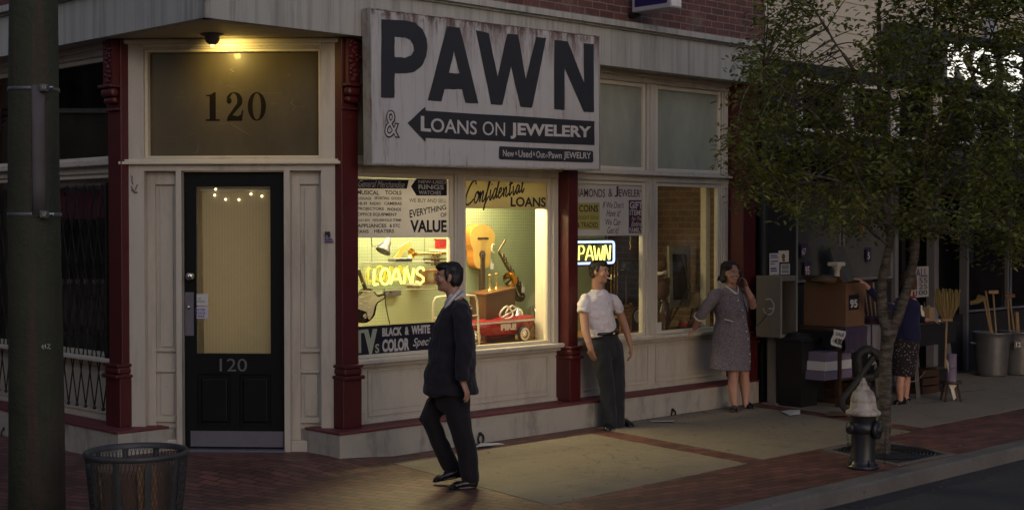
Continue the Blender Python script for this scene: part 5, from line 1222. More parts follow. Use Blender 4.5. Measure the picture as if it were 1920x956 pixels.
b = MB(); b.lathe([(.13, .452), (.146, .458), (.147, .478), (.138, .49), (.118, .50), (.112, .52), (.106, .56), (.104, .565), (.107, .57), (.102, .60), (.085, .645), (.062, .668), (.054, .672), (.056, .682), (.05, .69), (.034, .705), (.03, .722), (.032, .73), (.02, .742), (.016, .762), (.004, .768)], (hx, hy, 0), 32); b.build('bonnet', M['hydsilver'], t, True)
b = MB()
for i in range(8): a = 2 * math.pi * i / 8 + .2; b.cyl((hx + .122 * math.cos(a), hy + .122 * math.sin(a), .02), (hx + .122 * math.cos(a), hy + .122 * math.sin(a), .045), .011, n=6); b.tube([(hx + .1 * math.cos(a), hy + .1 * math.sin(a), .08), (hx + .128 * math.cos(a), hy + .128 * math.sin(a), .03)], [(.006, .012)] * 2, 4)
b.build('base_bolts', M['hydblack'], t)
def nozzle(d, r, l, z):
    d = Vector(d).normalized(); T = d.to_track_quat('Z', 'Y').to_matrix().to_4x4(); b = MB()
    b.lathe([(r * .95, .07), (r * .95, .07 + l * .4), (r * 1.25, .07 + l * .42), (r * 1.25, .07 + l * .8), (r * 1.0, .07 + l * .84), (r * .4, .07 + l * .86), (r * .36, .07 + l), (r * .1, .07 + l)], (hx, hy, z), 20, T)
    return b.build('nozzle', M['hydblack'], t, True)
nozzle((-1, -.25, 0), .042, .085, .345); nozzle((.8, -.6, 0), .062, .09, .335); nozzle((-.15, 1, 0), .042, .085, .345)
b = MB(); b.ball((hx, hy, .345), (.122, .122, .085), 16); b.build('nozzle_belt', M['hydblack'], t, True)
b = MB()
def chain(p, q, sag):
    p, q = Vector(p), Vector(q)
    for k in range(14):
        f = k / 13; c = p.lerp(q, f) + Vector((0, 0, -sag * 4 * f * (1 - f))); b.tube([c + Vector((.007 * math.cos(a), .003 * (-1) ** k, .009 * math.sin(a))) for a in [2 * math.pi * j / 8 for j in range(8)]], .0022, 4, closed=True)
chain((hx - .15, hy - .05, .32), (hx - .10, hy - .06, .28), .12); chain((hx + .16, hy - .12, .33), (hx + .155, hy - .11, .06), .0); b.build('chain', M['iron'], t)
# ------------------------------------------------------------------ tree grate
b = MB(); g = [rs(4.93, 2.49), rs(5.84, 2.53), rs(5.58, 3.475), rs(4.67, 3.44)]
t = thing('tree_grate', 'cast iron tree grate set in a pale stone frame behind the hydrant', 'tree grate', loc=rs(5.25, 2.98))
gc = sum(g, Vector()) / 4
gi = [p.lerp(gc, .12) for p in g]
for i in range(4): j = (i + 1) % 4; b.hexa([(*g[i].xy, .001), (*g[j].xy, .001), (*gi[j].xy, .001), (*gi[i].xy, .001), (*g[i].xy, .011), (*g[j].xy, .011), (*gi[j].xy, .011), (*gi[i].xy, .011)])
b.build('stone_frame', M['kerb'], t)
b = MB(); b.slab([(p.x, p.y) for p in gi], -.03, .003); b.build('soil', mat('dark_soil', (.02, .016, .012), .95, .5, 20, bmp=.8), t)
b = MB()
for k in range(9):
    r_ = .16 + .032 * k
    b.tube([(gc.x + r_ * math.cos(2 * math.pi * i / 36), gc.y + r_ * math.sin(2 * math.pi * i / 36), .009) for i in range(36)], [(.007, .006)] * 36, 5, ref=(0, 0, 1), closed=True)
for i in range(20): a = 2 * math.pi * i / 20; b.tube([(gc.x + .15 * math.cos(a), gc.y + .15 * math.sin(a), .009), (gc.x + .42 * math.cos(a), gc.y + .42 * math.sin(a), .009)], .006, 4)
b.build('grating', M['iron'], t)
# ------------------------------------------------------------------ pay phone
M['phonebeige'] = mat('phone_beige_metal', (.20, .185, .165), .5, .15, 6, metal=.2, dirt=(.08, .07, .06), damt=.4)
pb = onz(1454, 757); PF = Matrix.Translation(pb) @ Matrix.Rotation(AR, 4, 'Z')
t = thing('pay_phone', 'grey beige pay phone booth on a pedestal beside the dark storefront', 'pay phone', PF)
zt, zb = at(1472, 517, pb.y - .15).z, at(1472, 633, pb.y - .15).z
b = MB(PF); b.box(-.07, .07, -.05, .07, 0, zb + .02, .008); b.box(-.11, .11, -.09, .11, 0, .02, .004); b.build('pedestal', M['phonebeige'], t)
b = MB(PF); w = .17
b.box(-w, -w + .03, -.19, .16, zb, zt, .012); b.box(w - .03, w, -.19, .16, zb, zt, .012); b.box(-w + .03, w - .03, -.17, .16, zt - .06, zt - .005, .006); b.box(-w + .03, w - .03, -.17, .16, zb + .005, zb + .04, .006); b.box(-w + .03, w - .03, .13, .155, zb + .04, zt - .06); b.build('enclosure', M['phonebeige'], t)
b = MB(PF); b.box(-.11, .10, -.02, .125, zb + .10, zt - .12, .01); ph = b.build('telephone', M['iron'], t)
b = MB(PF); b.box(-.02, .06, -.026, -.02, zb + .42, zb + .50, .002); b.build('dial_plate', M['galv'], ph)
b = MB(PF); b.box(-.02, .04, -.026, -.02, zb + .24, zb + .36, .002); b.build('card_plate', M['paper'], ph)
b = MB(PF); b.limb([(-.085, -.04, zb + .30), (-.085, -.055, zb + .40), (-.085, -.04, zb + .50)], [.022, .015, .022], 10); b.build('handset', M['iron'], ph, True)
b = MB(PF)
for k in range(20):
    a = R(60 + 290 * k / 19); a2 = R(60 + 290 * (k + 1) / 19)
    if k < 19: b.tube([(-w - .002, -.02 + .075 * math.cos(a), (zt + zb) / 2 + .0 + .09 * math.sin(a)), (-w - .002, -.02 + .075 * math.cos(a2), (zt + zb) / 2 + .09 * math.sin(a2))], [(.008, .001)] * 2, 4, ref=(1, 0, 0))
b.box(-w - .003, -w, -.095, -.02, (zt + zb) / 2 - .03, (zt + zb) / 2 - .012); b.build('emblem', M['white_letter'], t)
# papers above the phone
def on_store(name, label, cat, px, s, m, group=None, th=.004, name2='sheet'):
    x0, z1 = fz(px[0], px[1], s); x1, z0 = fz(px[2], px[3], s)
    t = thing(name, label, cat, FR @ Matrix.Translation((x0, -s, z0)), group=group); b = MB(FR); b.fbox(x0, x1, s - th, s, z0, z1); b.build(name2, m, t); return t
GP = 'papers pasted on the dark column above the pay phone'
t = on_store('flyer', 'tall white flyer with blue print above the pay phone', 'flyer', (1443, 475, 1461, 515), -.09, M['paper'], GP)
b = MB(FR)
for y0, y1, a in ((478, 480, 1457), (482, 483.5, 1459), (489, 491, 1459), (494, 495.5, 1453), (502, 505, 1456), (507, 509, 1457)): x0, z1 = fz(1445, y0, -.089); x1, z0 = fz(a, y1, -.089); b.fbox(x0, x1, -.0895, -.089, z0, z1)
b.build('print', M['purple'], t)
t = on_store('flyer', 'cream flyer with a brown emblem, topmost above the pay phone', 'flyer', (1460, 470, 1479, 491), -.088, M['jamb'], GP)
x, z = fz(1469, 481, -.087); b = MB(FR); b.lathe([(.035, 0), (.035, .001)], (x, .0875, z), 14, Matrix.Rotation(R(90), 4, 'X')); b.fbox(x - .02, x + .03, -.0879, -.0868, z - .06, z - .03); b.build('print', M['card'], t)
t = on_store('flyer', 'small lined white flyer just above the pay phone top', 'flyer', (1464, 495, 1481, 514), -.088, M['paper'], GP)
b = MB(FR)
for y0 in (497, 500, 503, 507, 510): x0, z1 = fz(1466, y0, -.087); x1, z0 = fz(1479, y0 + 1.1, -.087); b.fbox(x0, x1, -.0875, -.087, z0, z1)
b.build('print', M['glassblack'], t)
M['violet'] = mat('violet_card', (.035, .02, .07), .5)
GT = 'price cards in the store windows'
for lab, px, txt in (('violet price card reading 95 low in the first store window', (1508, 490, 1520, 519), '95'), ('violet price card reading 67 higher in the first store window', (1502, 456, 1513, 482), '67'), ('dark price card reading 5 in the second store window', (1625, 464, 1633, 490), '5')):
    t = on_store('price_card', lab, 'price card', px, -.118, M['violet'], GT); b = MB(FR); px_text(b, txt, (px[0] + 2, px[1] + 9, px[2] - 2, px[3] - 4), -.1165, bold=.02); b.build('lettering', M['white_letter'], t, fix=False)
t = on_store('price_poster', 'white price poster with rows of dark lettering on the store door', 'poster', (1715, 500, 1741, 556), -.07, mat('grey_poster_paper', (.34, .34, .37), .8, .1))
b = MB(FR)
for k, (txt, y0, y1) in enumerate((('ALL', 503, 519), ('155', 521, 531), ('125', 533, 542), ('100', 544, 553))): px_text(b, txt, (1717, y0, 1739, y1), -.069, bold=.02)
b.build('lettering', M['glassblack'], t, fix=False)
# ------------------------------------------------------------------ goods outside the store
def lf(px, py, rot=0.0, z=0.0):
    p = onz(px, py, z); return p, Matrix.Translation(p) @ Matrix.Rotation(AR + R(rot), 4, 'Z')
p, F = lf(1497, 760)
t = thing('black_bin', 'tall black plastic bin standing right of the pay phone', 'bin', F)
b = MB(F); b.hexa([(-.16, -.14, 0), (.16, -.14, 0), (.16, .14, 0), (-.16, .14, 0), (-.2, -.18, .74), (.2, -.18, .74), (.2, .18, .74), (-.2, .18, .74)]); b.build('body', M['iron'], t)
b = MB(F); b.box(-.215, .215, -.195, .195, .74, .78, .01); b.lathe([(.18, .78), (.12, .83), (.0, .85)], n=16, cap=False); b.build('lid', M['iron'], t)
u0, zt0 = fz(1580, 615, .95); u1, _ = fz(1664, 606, .95)
TZ = .90
t = thing('trestle_table', 'dark wooden sale table under the brown box, left of the tree trunk', 'table', FR @ Matrix.Translation(((u0 + u1) / 2, -.65, 0)), group='sale tables outside the store')
b = MB(FR); b.fbox(u0 - .06, u1 + .1, .32, .97, TZ - .04, TZ, .005); b.build('table_top', M['darkwood'], t)
for x in (u0, u1):
    for s_ in (.38, .9): b = MB(FR); b.fbox(x - .025, x + .025, s_ - .025, s_ + .025, 0, TZ - .04); b.build('leg', M['darkwood'], t)
b = MB(FR); b.fbox(u0, u1 - .02, .36, .92, .30, .32); b.build('shelf', M['darkwood'], t)
# brown carton with price tag
x0, zb_ = fz(1586, 607, .93); x1, _ = fz(1621, 604, .93); zt_ = fz(1586, 531, .93)[1]; zb_ = TZ + .002
t = thing('carton', 'brown carton with a black price tag reading 95 on the sale table', 'carton', FR @ Matrix.Translation(((x0 + x1) / 2, -.65, zb_)))
b = MB(FR); b.fbox(x0, x1, .36, .93, zb_, zt_, .006); b.build('box', M['card'], t)
b = MB(FR); b.hexa([(x0, -.93, zt_ + .001), (x1, -.93, zt_ + .001), (x1, -.90, zt_ + .001), (x0, -.90, zt_ + .001), (x0 - .01, -1.03, zt_ + .03), (x1 + .01, -1.03, zt_ + .03), (x1 + .01, -1.03, zt_ + .036), (x0 - .01, -1.03, zt_ + .036)]); b.hexa([(x0, -.9, zt_), (x0 + .006, -.9, zt_), (x0 + .006, -.4, zt_), (x0, -.4, zt_), (x0 - .1, -.9, zt_ + .08), (x0 - .094, -.9, zt_ + .08), (x0 - .094, -.4, zt_ + .08), (x0 - .1, -.4, zt_ + .08)]); b.build('flap', M['card'], t)
xa, za = fz(1592, 553, .934); xb, zb2 = fz(1610, 580, .934); b = MB(FR); b.fbox(xa, xb, .932, .936, zb2, za); b.build('tag', M['glassblack'], t)
b = MB(FR); px_text(b, '95', (1594, 561, 1608, 577), .9375, bold=.04); b.build('lettering', M['paper'], t, fix=False)
rn = random.Random(5)
def crumple(b, c, rx, ry, rz, n=14, seed=0):
    b.ball((0, 0, 0), 1, n); vs_ = list(b.bm.verts)
    for v in vs_:
        q = v.co.copy(); k = 1 + .35 * noise.noise(q * 2.2 + Vector((seed, 0, 0))) + .15 * noise.noise(q * 6 + Vector((0, seed, 0))); v.co = Vector((c[0] + q.x * rx * k, c[1] + q.y * ry * k, c[2] + q.z * rz * k))
p = FR @ Vector((*[fz(1548, 520, .7)[0]], -.7, zt_ + .0))
b = MB(); crumple(b, p + Vector((0, 0, .035)), .16, .16, .05, seed=3); tag(b.build('sack', mat('burlap', (.13, .085, .05), .95, .3, 30), None, True), 'crumpled brown sack lying on top of the brown carton', 'sack')
x, z = fz(1569, 540, .75); t = thing('plaster_column', 'small pale plaster column standing on the brown carton', 'ornament', FR @ Matrix.Translation((x, -.75, zt_)))
b = MB(FR); b.lathe([(.05, 0), (.05, .02), (.03, .035), (.03, .14), (.045, .16), (.055, .19)], (x, -.75, zt_), 14); b.build('column', M['jamb'], t, True); b = MB(FR); b.box(x - .09, x + .07, -.82, -.68, zt_ + .19, zt_ + .235, .008); b.build('top_block', M['jamb'], t)
# leaning planks
t = thing('plank', 'two grey planks leaning against the store window above the sale table', 'planks', FR @ Matrix.Translation((fz(1575, 510, .1)[0], -.25, TZ)))
for px, a in ((1568, 6), (1586, 10)):
    x, _ = fz(px, 500, .1); b = MB(FR); T = Matrix.Translation((x + .1, -.3, TZ)) @ Matrix.Rotation(R(-a), 4, 'Y') @ Matrix.Rotation(R(-16), 4, 'X'); b.box(-.08, .08, -.012, .012, 0, .95, .004, T=T); b.build('board', M['darkiron'], t)
# red spindle rack
x0, _ = fz(1622, 600, .6); x1, _ = fz(1652, 600, .6)
t = thing('tool_rack', 'dark red rack holding pale wooden handles beside the brown carton', 'rack', FR @ Matrix.Translation((x0, -.6, TZ)))
b = MB(FR); b.fbox(x0, x1 + .12, .38, .42, TZ, TZ + .45); b.fbox(x0, x1 + .12, .42, .62, TZ, TZ + .06); b.build('back_panel', mat('dark_red_board', (.05, .012, .012), .6), t)
for k in range(4):
    x = x0 + .05 + .085 * k; b = MB(FR); b.tube([(x, -.56, TZ + .06), (x + .02 * (k - 1), -.50, TZ + .42 + .04 * (k % 2))], .011, 6); b.build('handle', M['stick'], t)
# sale sheet 4.00
t = thing('price_sheet', 'tilted white paper reading sale 4.00 hanging from the sale table', 'sign', FR @ Matrix.Translation((fz(1572, 652, .99)[0], -.99, .6)))
cs = [(1563, 617), (1586, 621), (1577, 652), (1558, 646)]; q = [Vector((*fz(x, y, .99), 0)) for x, y in cs]
b = MB(FR); n_ = 6; Gd = [[b.v((lambda w: (w.x, -.99 - .012 * math.sin(j * 1.1), w.y))(q[0].lerp(q[1], i / n_).lerp(q[3].lerp(q[2], i / n_), j / n_))) for i in range(n_ + 1)] for j in range(n_ + 1)]
for j in range(n_):
    for i in range(n_): b.face([Gd[j][i], Gd[j][i + 1], Gd[j + 1][i + 1], Gd[j + 1][i]])
b.build('sheet', M['paper'], t, True, fix=False)
b = MB(FR)
def mpS(y0, y1):
    def f(a, c):
        v = y1 + (y0 - y1) * c; w = q[0].lerp(q[1], .15 + .7 * a).lerp(q[3].lerp(q[2], .15 + .7 * a), v); return b.v((w.x, -1.006, w.y))
    return f
put_text(b, 'SALE', 0, 1, 0, 1, 0, map2=mpS(.12, .36)); put_text(b, '4.00', 0, 1, 0, 1, 0, bold=.03, map2=mpS(.5, .88)); b.build('lettering', M['glassblack'], t, fix=False)
# boxes in a wire stand, hose, cloths
x0, _ = fz(1546, 690, .9); x1, _ = fz(1598, 690, .9)
M['lilac'] = mat('lilac_box', (.16, .13, .2), .7)
for k, lab in enumerate(('lowest lilac carton in the stack under the sale table', 'middle white carton in the stack under the sale table', 'topmost lilac striped carton in the stack under the sale table')):
    b = MB(FR); z = .322 + .105 * k; b.fbox(x0 + .02 * k, x1 - .01 * k, .45, .9, z, z + .103, .004); o = b.build('shoe_box', M['lilac'] if k != 1 else M['paper']); tag(o, lab, 'box', 'stacked boxes under the sale table')
c = FR.inverted() @ at(1630, 682, 15.4)
t = thing('hose_coil', 'thick black rubber hose coiled in front of the sale table beside the trunk', 'hose', FR @ Matrix.Translation((c.x, c.y, 0)))
hc = at(1630, 682, 15.35); b = MB(); pts = []
for i in range(70):
    a = 2 * math.pi * i / 22; r_ = .125 + .016 * math.sin(i * .9); pts.append(Vector((hc.x + r_ * math.cos(a), hc.y + .02 * math.sin(i * .5) + .03 * i / 70, hc.z + (r_ + .03) * math.sin(a))))
pts += [at(1606, 715, 15.3), at(1590, 735, 15.25), at(1578, 752, 15.2), at(1586, 768, 15.1), at(1606, 772, 15.05)]
b.tube(spline(pts, 2), .036, 10); b.build('hose', M['tyre'], t, True)
b = MB(); p0 = at(1640, 655, 15.4); b.tube([at(1634, 650, 15.45), at(1634, 606, 15.6)], .008, 6); b.build('hook', M['iron'], t)
x0, _ = fz(1585, 612, .99); x1, _ = fz(1655, 612, .99)
for lab, xa, xb, zl, m in (('dark violet cloth draped over the front edge of the sale table', x0, x0 + .45, .62, mat('violet_cloth', (.05, .035, .07), .9)), ('pale grey cloth hanging from the sale table next to the trunk', x1 - .32, x1 - .05, .45, mat('grey_cloth', (.2, .19, .21), .9))):
    b = MB(FR); nx, nz_ = 16, 10; Gd = {}
    for i in range(nx + 1):
        for j in range(nz_ + 1):
            x = xa + (xb - xa) * i / nx
            if j < 3: y, z = -.75 - .075 * j, TZ + .006
            else: y, z = -.985 - .02 * math.sin(i * 1.3) * (j - 2) / 8, TZ - (TZ - zl) * (j - 3) / (nz_ - 3)
            Gd[i, j] = b.v((x + .015 * math.sin(j + i), y, z + .006 * math.sin(i * 2.1)))
    for i in range(nx):
        for j in range(nz_): b.face([Gd[i, j], Gd[i + 1, j], Gd[i + 1, j + 1], Gd[i, j + 1]])
    tag(b.build('cloth', m, None, True, fix=False), lab, 'cloth')
# second table, right of the trunk
u0, _ = fz(1706, 612, 1.1); u1, _ = fz(1797, 606, 1.1)
t = thing('trestle_table', 'black sale table with splayed legs right of the tree trunk', 'table', FR @ Matrix.Translation(((u0 + u1) / 2, -.8, 0)), group='sale tables outside the store')
b = MB(FR); b.fbox(u0 - .1, u1, .45, 1.12, .84, .88, .005); b.fbox(u0 - .1, u1 - .1, 1.10, 1.12, .62, .84); b.build('table_top', M['iron'], t)
for x, y in ((u0 + .25, 1.0), (u1 - .1, 1.0), (u0 + .1, .55), (u1 - .1, .55)): b = MB(FR); b.tube([(x, -y, .84), (x - .08, -y - .12, 0)], [(.045, .03)] * 2, 4, ref=(0, 1, 0)); b.build('leg', M['iron'], t)
def bottle(lab, px, h, r, m, s_=.9):
    x, _ = fz(px, 607, s_); o = MB(FR); o.lathe([(r, 0), (r, h * .55), (r * .8, h * .65), (r * .35, h * .75), (r * .35, h * .95), (r * .45, h)], (x, -s_, .881), 14); tag(o.build('bottle', m, None, True), lab, 'bottle', 'bottles on the black sale table')
bottle('brown bottle with a slim neck, nearest the trunk on the black table', 1717, .22, .035, M['card']); bottle('pale bottle beside the brown bottle on the black table', 1727, .2, .04, M['jamb']); bottle('dark bottle beside the tan tin on the black table', 1733, .24, .032, M['iron'])
x, _ = fz(1741, 607, .95); b = MB(FR); b.fbox(x - .06, x + .06, .88, 1.0, .881, 1.06, .012); b.lathe([(.02, 1.06), (.02, 1.08)], (x, -.94, 0), 10); tag(b.build('tin', M['stick']), 'tan rectangular tin with a cap on the black sale table', 'tin')
x, _ = fz(1764, 607, 1.0); b = MB(FR); b.fbox(x - .15, x + .17, .92, 1.06, .881, .90, .004); tag(b.build('tray', M['jamb']), 'flat pale tray at the right end of the black sale table', 'tray')
# upturned broom
bp = at(1775, 640, 16.2)
t = thing('broom', 'straw broom standing bristles up behind the black sale table', 'broom', loc=(bp.x, bp.y, .3))
b = MB(); b.cyl((at(1772, 690, 16.2)), at(1775, 598, 16.2), .013, n=8); b.build('handle', M['stick'], t)
b = MB(); top = [at(x, y, 16.2) for x, y in ((1752, 541), (1797, 545))]; bot = [at(x, y, 16.2) for x, y in ((1768, 600), (1783, 600))]
rb_ = random.Random(4)
for k in range(60):
    f = rb_.random(); d = rb_.uniform(-.035, .035); a = bot[0].lerp(bot[1], f) + Vector((0, d * .4, 0)); c = top[0].lerp(top[1], f) + Vector((rb_.uniform(-.02, .02), d, rb_.uniform(-.05, .02))); m_ = a.lerp(c, .5) + Vector(((f - .5) * .06, d * .5, 0)); b.tube([a, m_, c], [.009, .012, .008], 4)
b.build('bristles', M['straw'], t)
b = MB(); b.tube([bot[0].lerp(bot[1], -.15), bot[0].lerp(bot[1], 1.15)], [(.03, .02)] * 2, 8); b.build('binding', M['stick'], t)
# saw leaning by the table
t = thing('hand_saw', 'old hand saw with a white handle leaning at the black table leg', 'saw', loc=onz(1790, 748))
Y_ = 16.55
b = MB(); pl = [at(x, y, Y_) for x, y in ((1771, 676), (1776, 674), (1793, 715), (1786, 719))]; a = [b.v(p) for p in pl]; c = [b.v(p + Vector((0, .004, 0))) for p in pl]; b.face(a); b.face(c[::-1])
for i in range(4): b.face([a[i], c[i], c[(i + 1) % 4], a[(i + 1) % 4]])
b.build('blade', M['galv'], t)
b = MB(); pl = [at(x, y, Y_ - .01) for x, y in ((1778, 716), (1790, 712), (1794, 722), (1789, 728), (1793, 746), (1788, 750), (1783, 730), (1780, 724))]; a = [b.v(p) for p in pl]; c = [b.v(p + Vector((0, .025, 0))) for p in pl]; b.face(a); b.face(c[::-1])
for i in range(len(pl)): j = (i + 1) % len(pl); b.face([a[i], c[i], c[j], a[j]])
b.build('handle', M['wht'], t)
# patterned tins
for lab, y in (('lower patterned tin stacked beside the black sale table', 692), ('upper patterned tin stacked beside the black sale table', 666)):
    q = at(1783, y, 16.6); z = 0.40 if y < 680 else .24; b = MB(); b.lathe([(.065, 0), (.068, .005), (.065, .012), (.065, .148), (.068, .153), (.06, .157)], (q.x, q.y, z), 18); tag(b.build('tin', M['lilac'], None, True), lab, 'tin', 'pair of patterned tins')
q = at(1783, 692, 16.6); t = thing('stool', 'low dark stool carrying the patterned tins', 'stool', loc=(q.x, q.y, 0)); b = MB(); b.lathe([(.13, .21), (.135, .225), (.13, .238)], (q.x, q.y, 0), 18); b.build('seat', M['darkwood'], t)
for k in range(4): a = R(45 + 90 * k); b = MB(); b.cyl((q.x + .13 * math.cos(a), q.y + .13 * math.sin(a), 0), (q.x + .08 * math.cos(a), q.y + .08 * math.sin(a), .21), .014, n=6); b.build('leg', M['darkwood'], t)
# galvanised bins with brooms and tool handles
rq = random.Random(8)
def metal_bin(lab, px, py):
    p = onz(px, py); t = thing('dustbin', lab, 'dustbin', loc=p, group='galvanised bins full of tools'); b = MB(); H_ = .6
    prof = [(.19, 0), (.2, .01)]
    for k in range(9): z = .03 + .06 * k; prof += [(.2 + .05 * z / H_, z), (.204 + .05 * z / H_, z + .025)]
    prof += [(.252, .575), (.262, .585), (.262, .605), (.25, .605), (.245, .58)]
    b.lathe(prof, p, 28, cap=False); b.build('body', M['galv'], t, True)
    b = MB(); b.lathe([(.0, .02), (.22, .02)], p, 20, cap=False); b.build('floor', M['galv'], t)
    for sg in (-1, 1): b = MB(); b.tube([p + Vector((sg * .235, -.05, .45)), p + Vector((sg * .29, -.05, .45)), p + Vector((sg * .29, .05, .45)), p + Vector((sg * .235, .05, .45))], .008, 6); b.build('handle', M['galv'], t)
    return p, t
pA, tA = metal_bin('galvanised bin with straw broom and handles, nearer the store post', 1859, 704); pB, tB = metal_bin('galvanised bin with a white price tag at the right edge', 1908, 702)
b = MB(); q = at(1909, 645, pB.y - .262); b.box(q.x - .055, q.x + .04, q.y - .006, q.y, q.z - .06, q.z + .05); b.build('tag', M['glassblack'], tB)
b = MB(); vs_, fs_ = text_polys('12', .02); mx = max(v[0] for v in vs_); V_ = [b.v((q.x - .045 + .08 * x / mx, q.y - .008, q.z - .035 + .09 * y)) for x, y in vs_]
for f in fs_: b.face([V_[i] for i in f])
b.build('lettering', M['paper'], tB, fix=False)
hs_ = [(pA, 1880, 624, 1845, 560, 'broom', 'old straw broom leaning left out of the nearer galvanised bin'), (pA, 1880, 622, 1848, 545, 'wooden_pole', 'long pale tool handle leaning left beside the straw broom'), (pA, 1883, 622, 1862, 548, 'mop', 'mop with a pale block head out of the nearer bin'), (pB, 1891, 622, 1889, 560, 'wooden_pole', 'upright pale tool handle in the bin at the right edge'), (pB, 1912, 620, 1893, 555, 'mop', 'brush with dark head leaning out of the right edge bin'), (pB, 1915, 620, 1906, 585, 'wooden_pole', 'short thick wooden handle in the right edge bin')]
for p, xa, ya, xb, yb, nm, lab in hs_:
    a = at(xa, ya, p.y + .02); a = p + Vector(((a.x - p.x) * .6, .02, .08)); c = at(xb, yb, p.y + .05)
    t = thing(nm, lab, 'broom' if nm != 'wooden_pole' else 'handle', loc=a); b = MB(); b.tube([a, c], .014 if 'thick' not in lab else .03, 8); b.build('shaft' if nm != 'wooden_pole' else 'stick', M['stick'], t)
    if nm == 'broom':
        b = MB(); d = (c - a).normalized(); sd = Vector((-.8, 0, -.6))
        for k in range(40): f = rq.uniform(-1, 1); e = c + Vector((-.16 + .05 * f, .04 * f, -.03 - .05 * rq.random())); b.tube([c + Vector((.02, .02 * f, .01 + .02 * f)), c.lerp(e, .5) + Vector((0, .05 * f, .05 * f + .02)), e], [.006, .008, .005], 4)
        b.build('bristles', M['straw'], t)
    if nm == 'mop':
        b = MB(); b.box(c.x - .07, c.x + .07, c.y - .03, c.y + .03, c.z - .02, c.z + .03, .008); b.build('head', M['stick'] if 'pale' in lab else M['card'], t)
# yellow ribbon from the awning
b = MB(); 
for k, (xs, w_) in enumerate((((1608, 1609, 1610, 1607), .010), ((1613, 1614, 1617, 1619), .014))):
    b.tube(spline([at(x, y, 15.2 + .02 * k) for x, y in zip(xs, (345, 385, 415, 441))], 5), [(w_, .004)] * 16, 6, ref=(0, 1, 0))
tag(b.build('rope', mat('golden_rope', (.38, .2, .05), .6), None, True), 'golden rope end hanging down under the awning', 'rope')
# more clutter on and under the tables
rc = random.Random(17)
def folded(lab, px, s_, z, w, d, h, m):
    x, _ = fz(px, 600, s_); b = MB(FR)
    for k in range(3): b.fbox(x - w / 2 + rc.uniform(-.01, .01), x + w / 2 + rc.uniform(-.01, .01), s_ - d / 2 + rc.uniform(-.01, .01), s_ + d / 2 + rc.uniform(-.01, .01), z + h * k / 3 + .001 * k, z + h * (k + 1) / 3, h * .12)
    tag(b.build('folded_cloth', m), lab, 'cloth', 'folded cloths for sale')
folded('pile of dark plum folded cloth on the table right of the brown carton', 1630, .8, TZ + .002, .26, .2, .08, mat('plum_cloth', (.05, .02, .035), .9)); folded('pile of grey green folded cloth on the black table beside the trunk', 1700, .75, .882, .2, .2, .09, mat('green_cloth', (.05, .055, .04), .9))
def crate(lab, px, s_, z, w, d, h, m):
    x, _ = fz(px, 690, s_); t = thing('crate', lab, 'crate', FR @ Matrix.Translation((x, -s_, z)), group='slatted crates under the tables')
    for k in range(3):
        b = MB(FR); z0 = z + h * k / 3 + .008; z1 = z + h * (k + 1) / 3 - .008
        for q in ((x - w / 2, x + w / 2, s_ + d / 2 - .012, s_ + d / 2), (x - w / 2, x + w / 2, s_ - d / 2, s_ - d / 2 + .012), (x - w / 2, x - w / 2 + .012, s_ - d / 2 + .013, s_ + d / 2 - .013), (x + w / 2 - .012, x + w / 2, s_ - d / 2 + .013, s_ + d / 2 - .013)): b.fbox(q[0], q[1], q[2], q[3], z0, z1)
        b.build('slat', m, t)
    b = MB(FR)
    for a in (-1, 1):
        for c in (-1, 1): b.fbox(x + a * (w / 2 - .03) - .013, x + a * (w / 2 - .03) + .013, s_ + c * (d / 2 - .03) - .013, s_ + c * (d / 2 - .03) + .013, z, z + h)
    b.fbox(x - w / 2 + .02, x + w / 2 - .02, s_ - d / 2 + .02, s_ + d / 2 - .02, z, z + .012); b.build('corner_post', m, t)
crate('dark slatted crate on the ground under the brown carton table', 1590, .75, .002, .42, .36, .26, M['darkwood']); crate('dark brown slatted crate under the black table right of the trunk', 1722, .8, .002, .4, .34, .3, M['darkwood'])
x, _ = fz(1763, 700, .85); b = MB(FR); b.lathe([(.11, 0), (.115, .01), (.145, .27), (.152, .275), (.15, .285), (.135, .275)], (x, -.85, 0), 22, cap=False); t = b.build('bucket', M['galv'], None, True); tag(t, 'small metal bucket under the right end of the black table', 'bucket')
# ------------------------------------------------------------------ small things on the pavement
for lab, px, py in (('iron ring fixed at the foot of the plinth behind the man in the suit', 902, 822), ('iron ring fixed at the foot of the plinth left of the woman', 1263, 776), ('iron ring on the left plinth at the photo edge', 9, 812)):
    if px < 100: q = at(px, py, 13.85)
    else: x, z = fz(px, py, .02); q = FR @ Vector((x, -.02, z))
    b = MB(); d = UR
    b.tube([q + d * (.035 * math.cos(a)) + Vector((0, 0, .045 * math.sin(a))) for a in [2 * math.pi * i / 16 for i in range(16)]], .009, 6, closed=True); b.ball(q + Vector((0, 0, .045)) + NR * -.012, .02, 8); tag(b.build('tether_ring', M['iron'], None, True), lab, 'ring', 'iron tether rings along the plinth')
def scrap(lab, pts, m, z=.012, cat='litter'):
    b = MB(); v = [b.v(onz(x, y, z + .008 * ((i * 7) % 3))) for i, (x, y) in enumerate(pts)]; b.face(v); o = b.mesh(False); bm = bmesh.new(); bm.from_mesh(o); bmesh.ops.solidify(bm, geom=bm.faces[:], thickness=.002); bm.to_mesh(o); bm.free(); tag(link_mesh(o, 'paper_scrap', m), lab, cat, 'scraps lying on the pavement')
scrap('torn white paper scrap behind the heel of the man in the suit', [(890, 838), (902, 830), (935, 830), (946, 832), (905, 836)], M['paper']); scrap('pale folded paper scrap in front of the woman', [(1465, 771), (1480, 768), (1500, 768), (1500, 776), (1480, 778)], M['paper']); scrap('flat reddish paper scrap in front of the sale table', [(1545, 775), (1560, 770), (1590, 773), (1590, 779), (1550, 779)], M['card'])
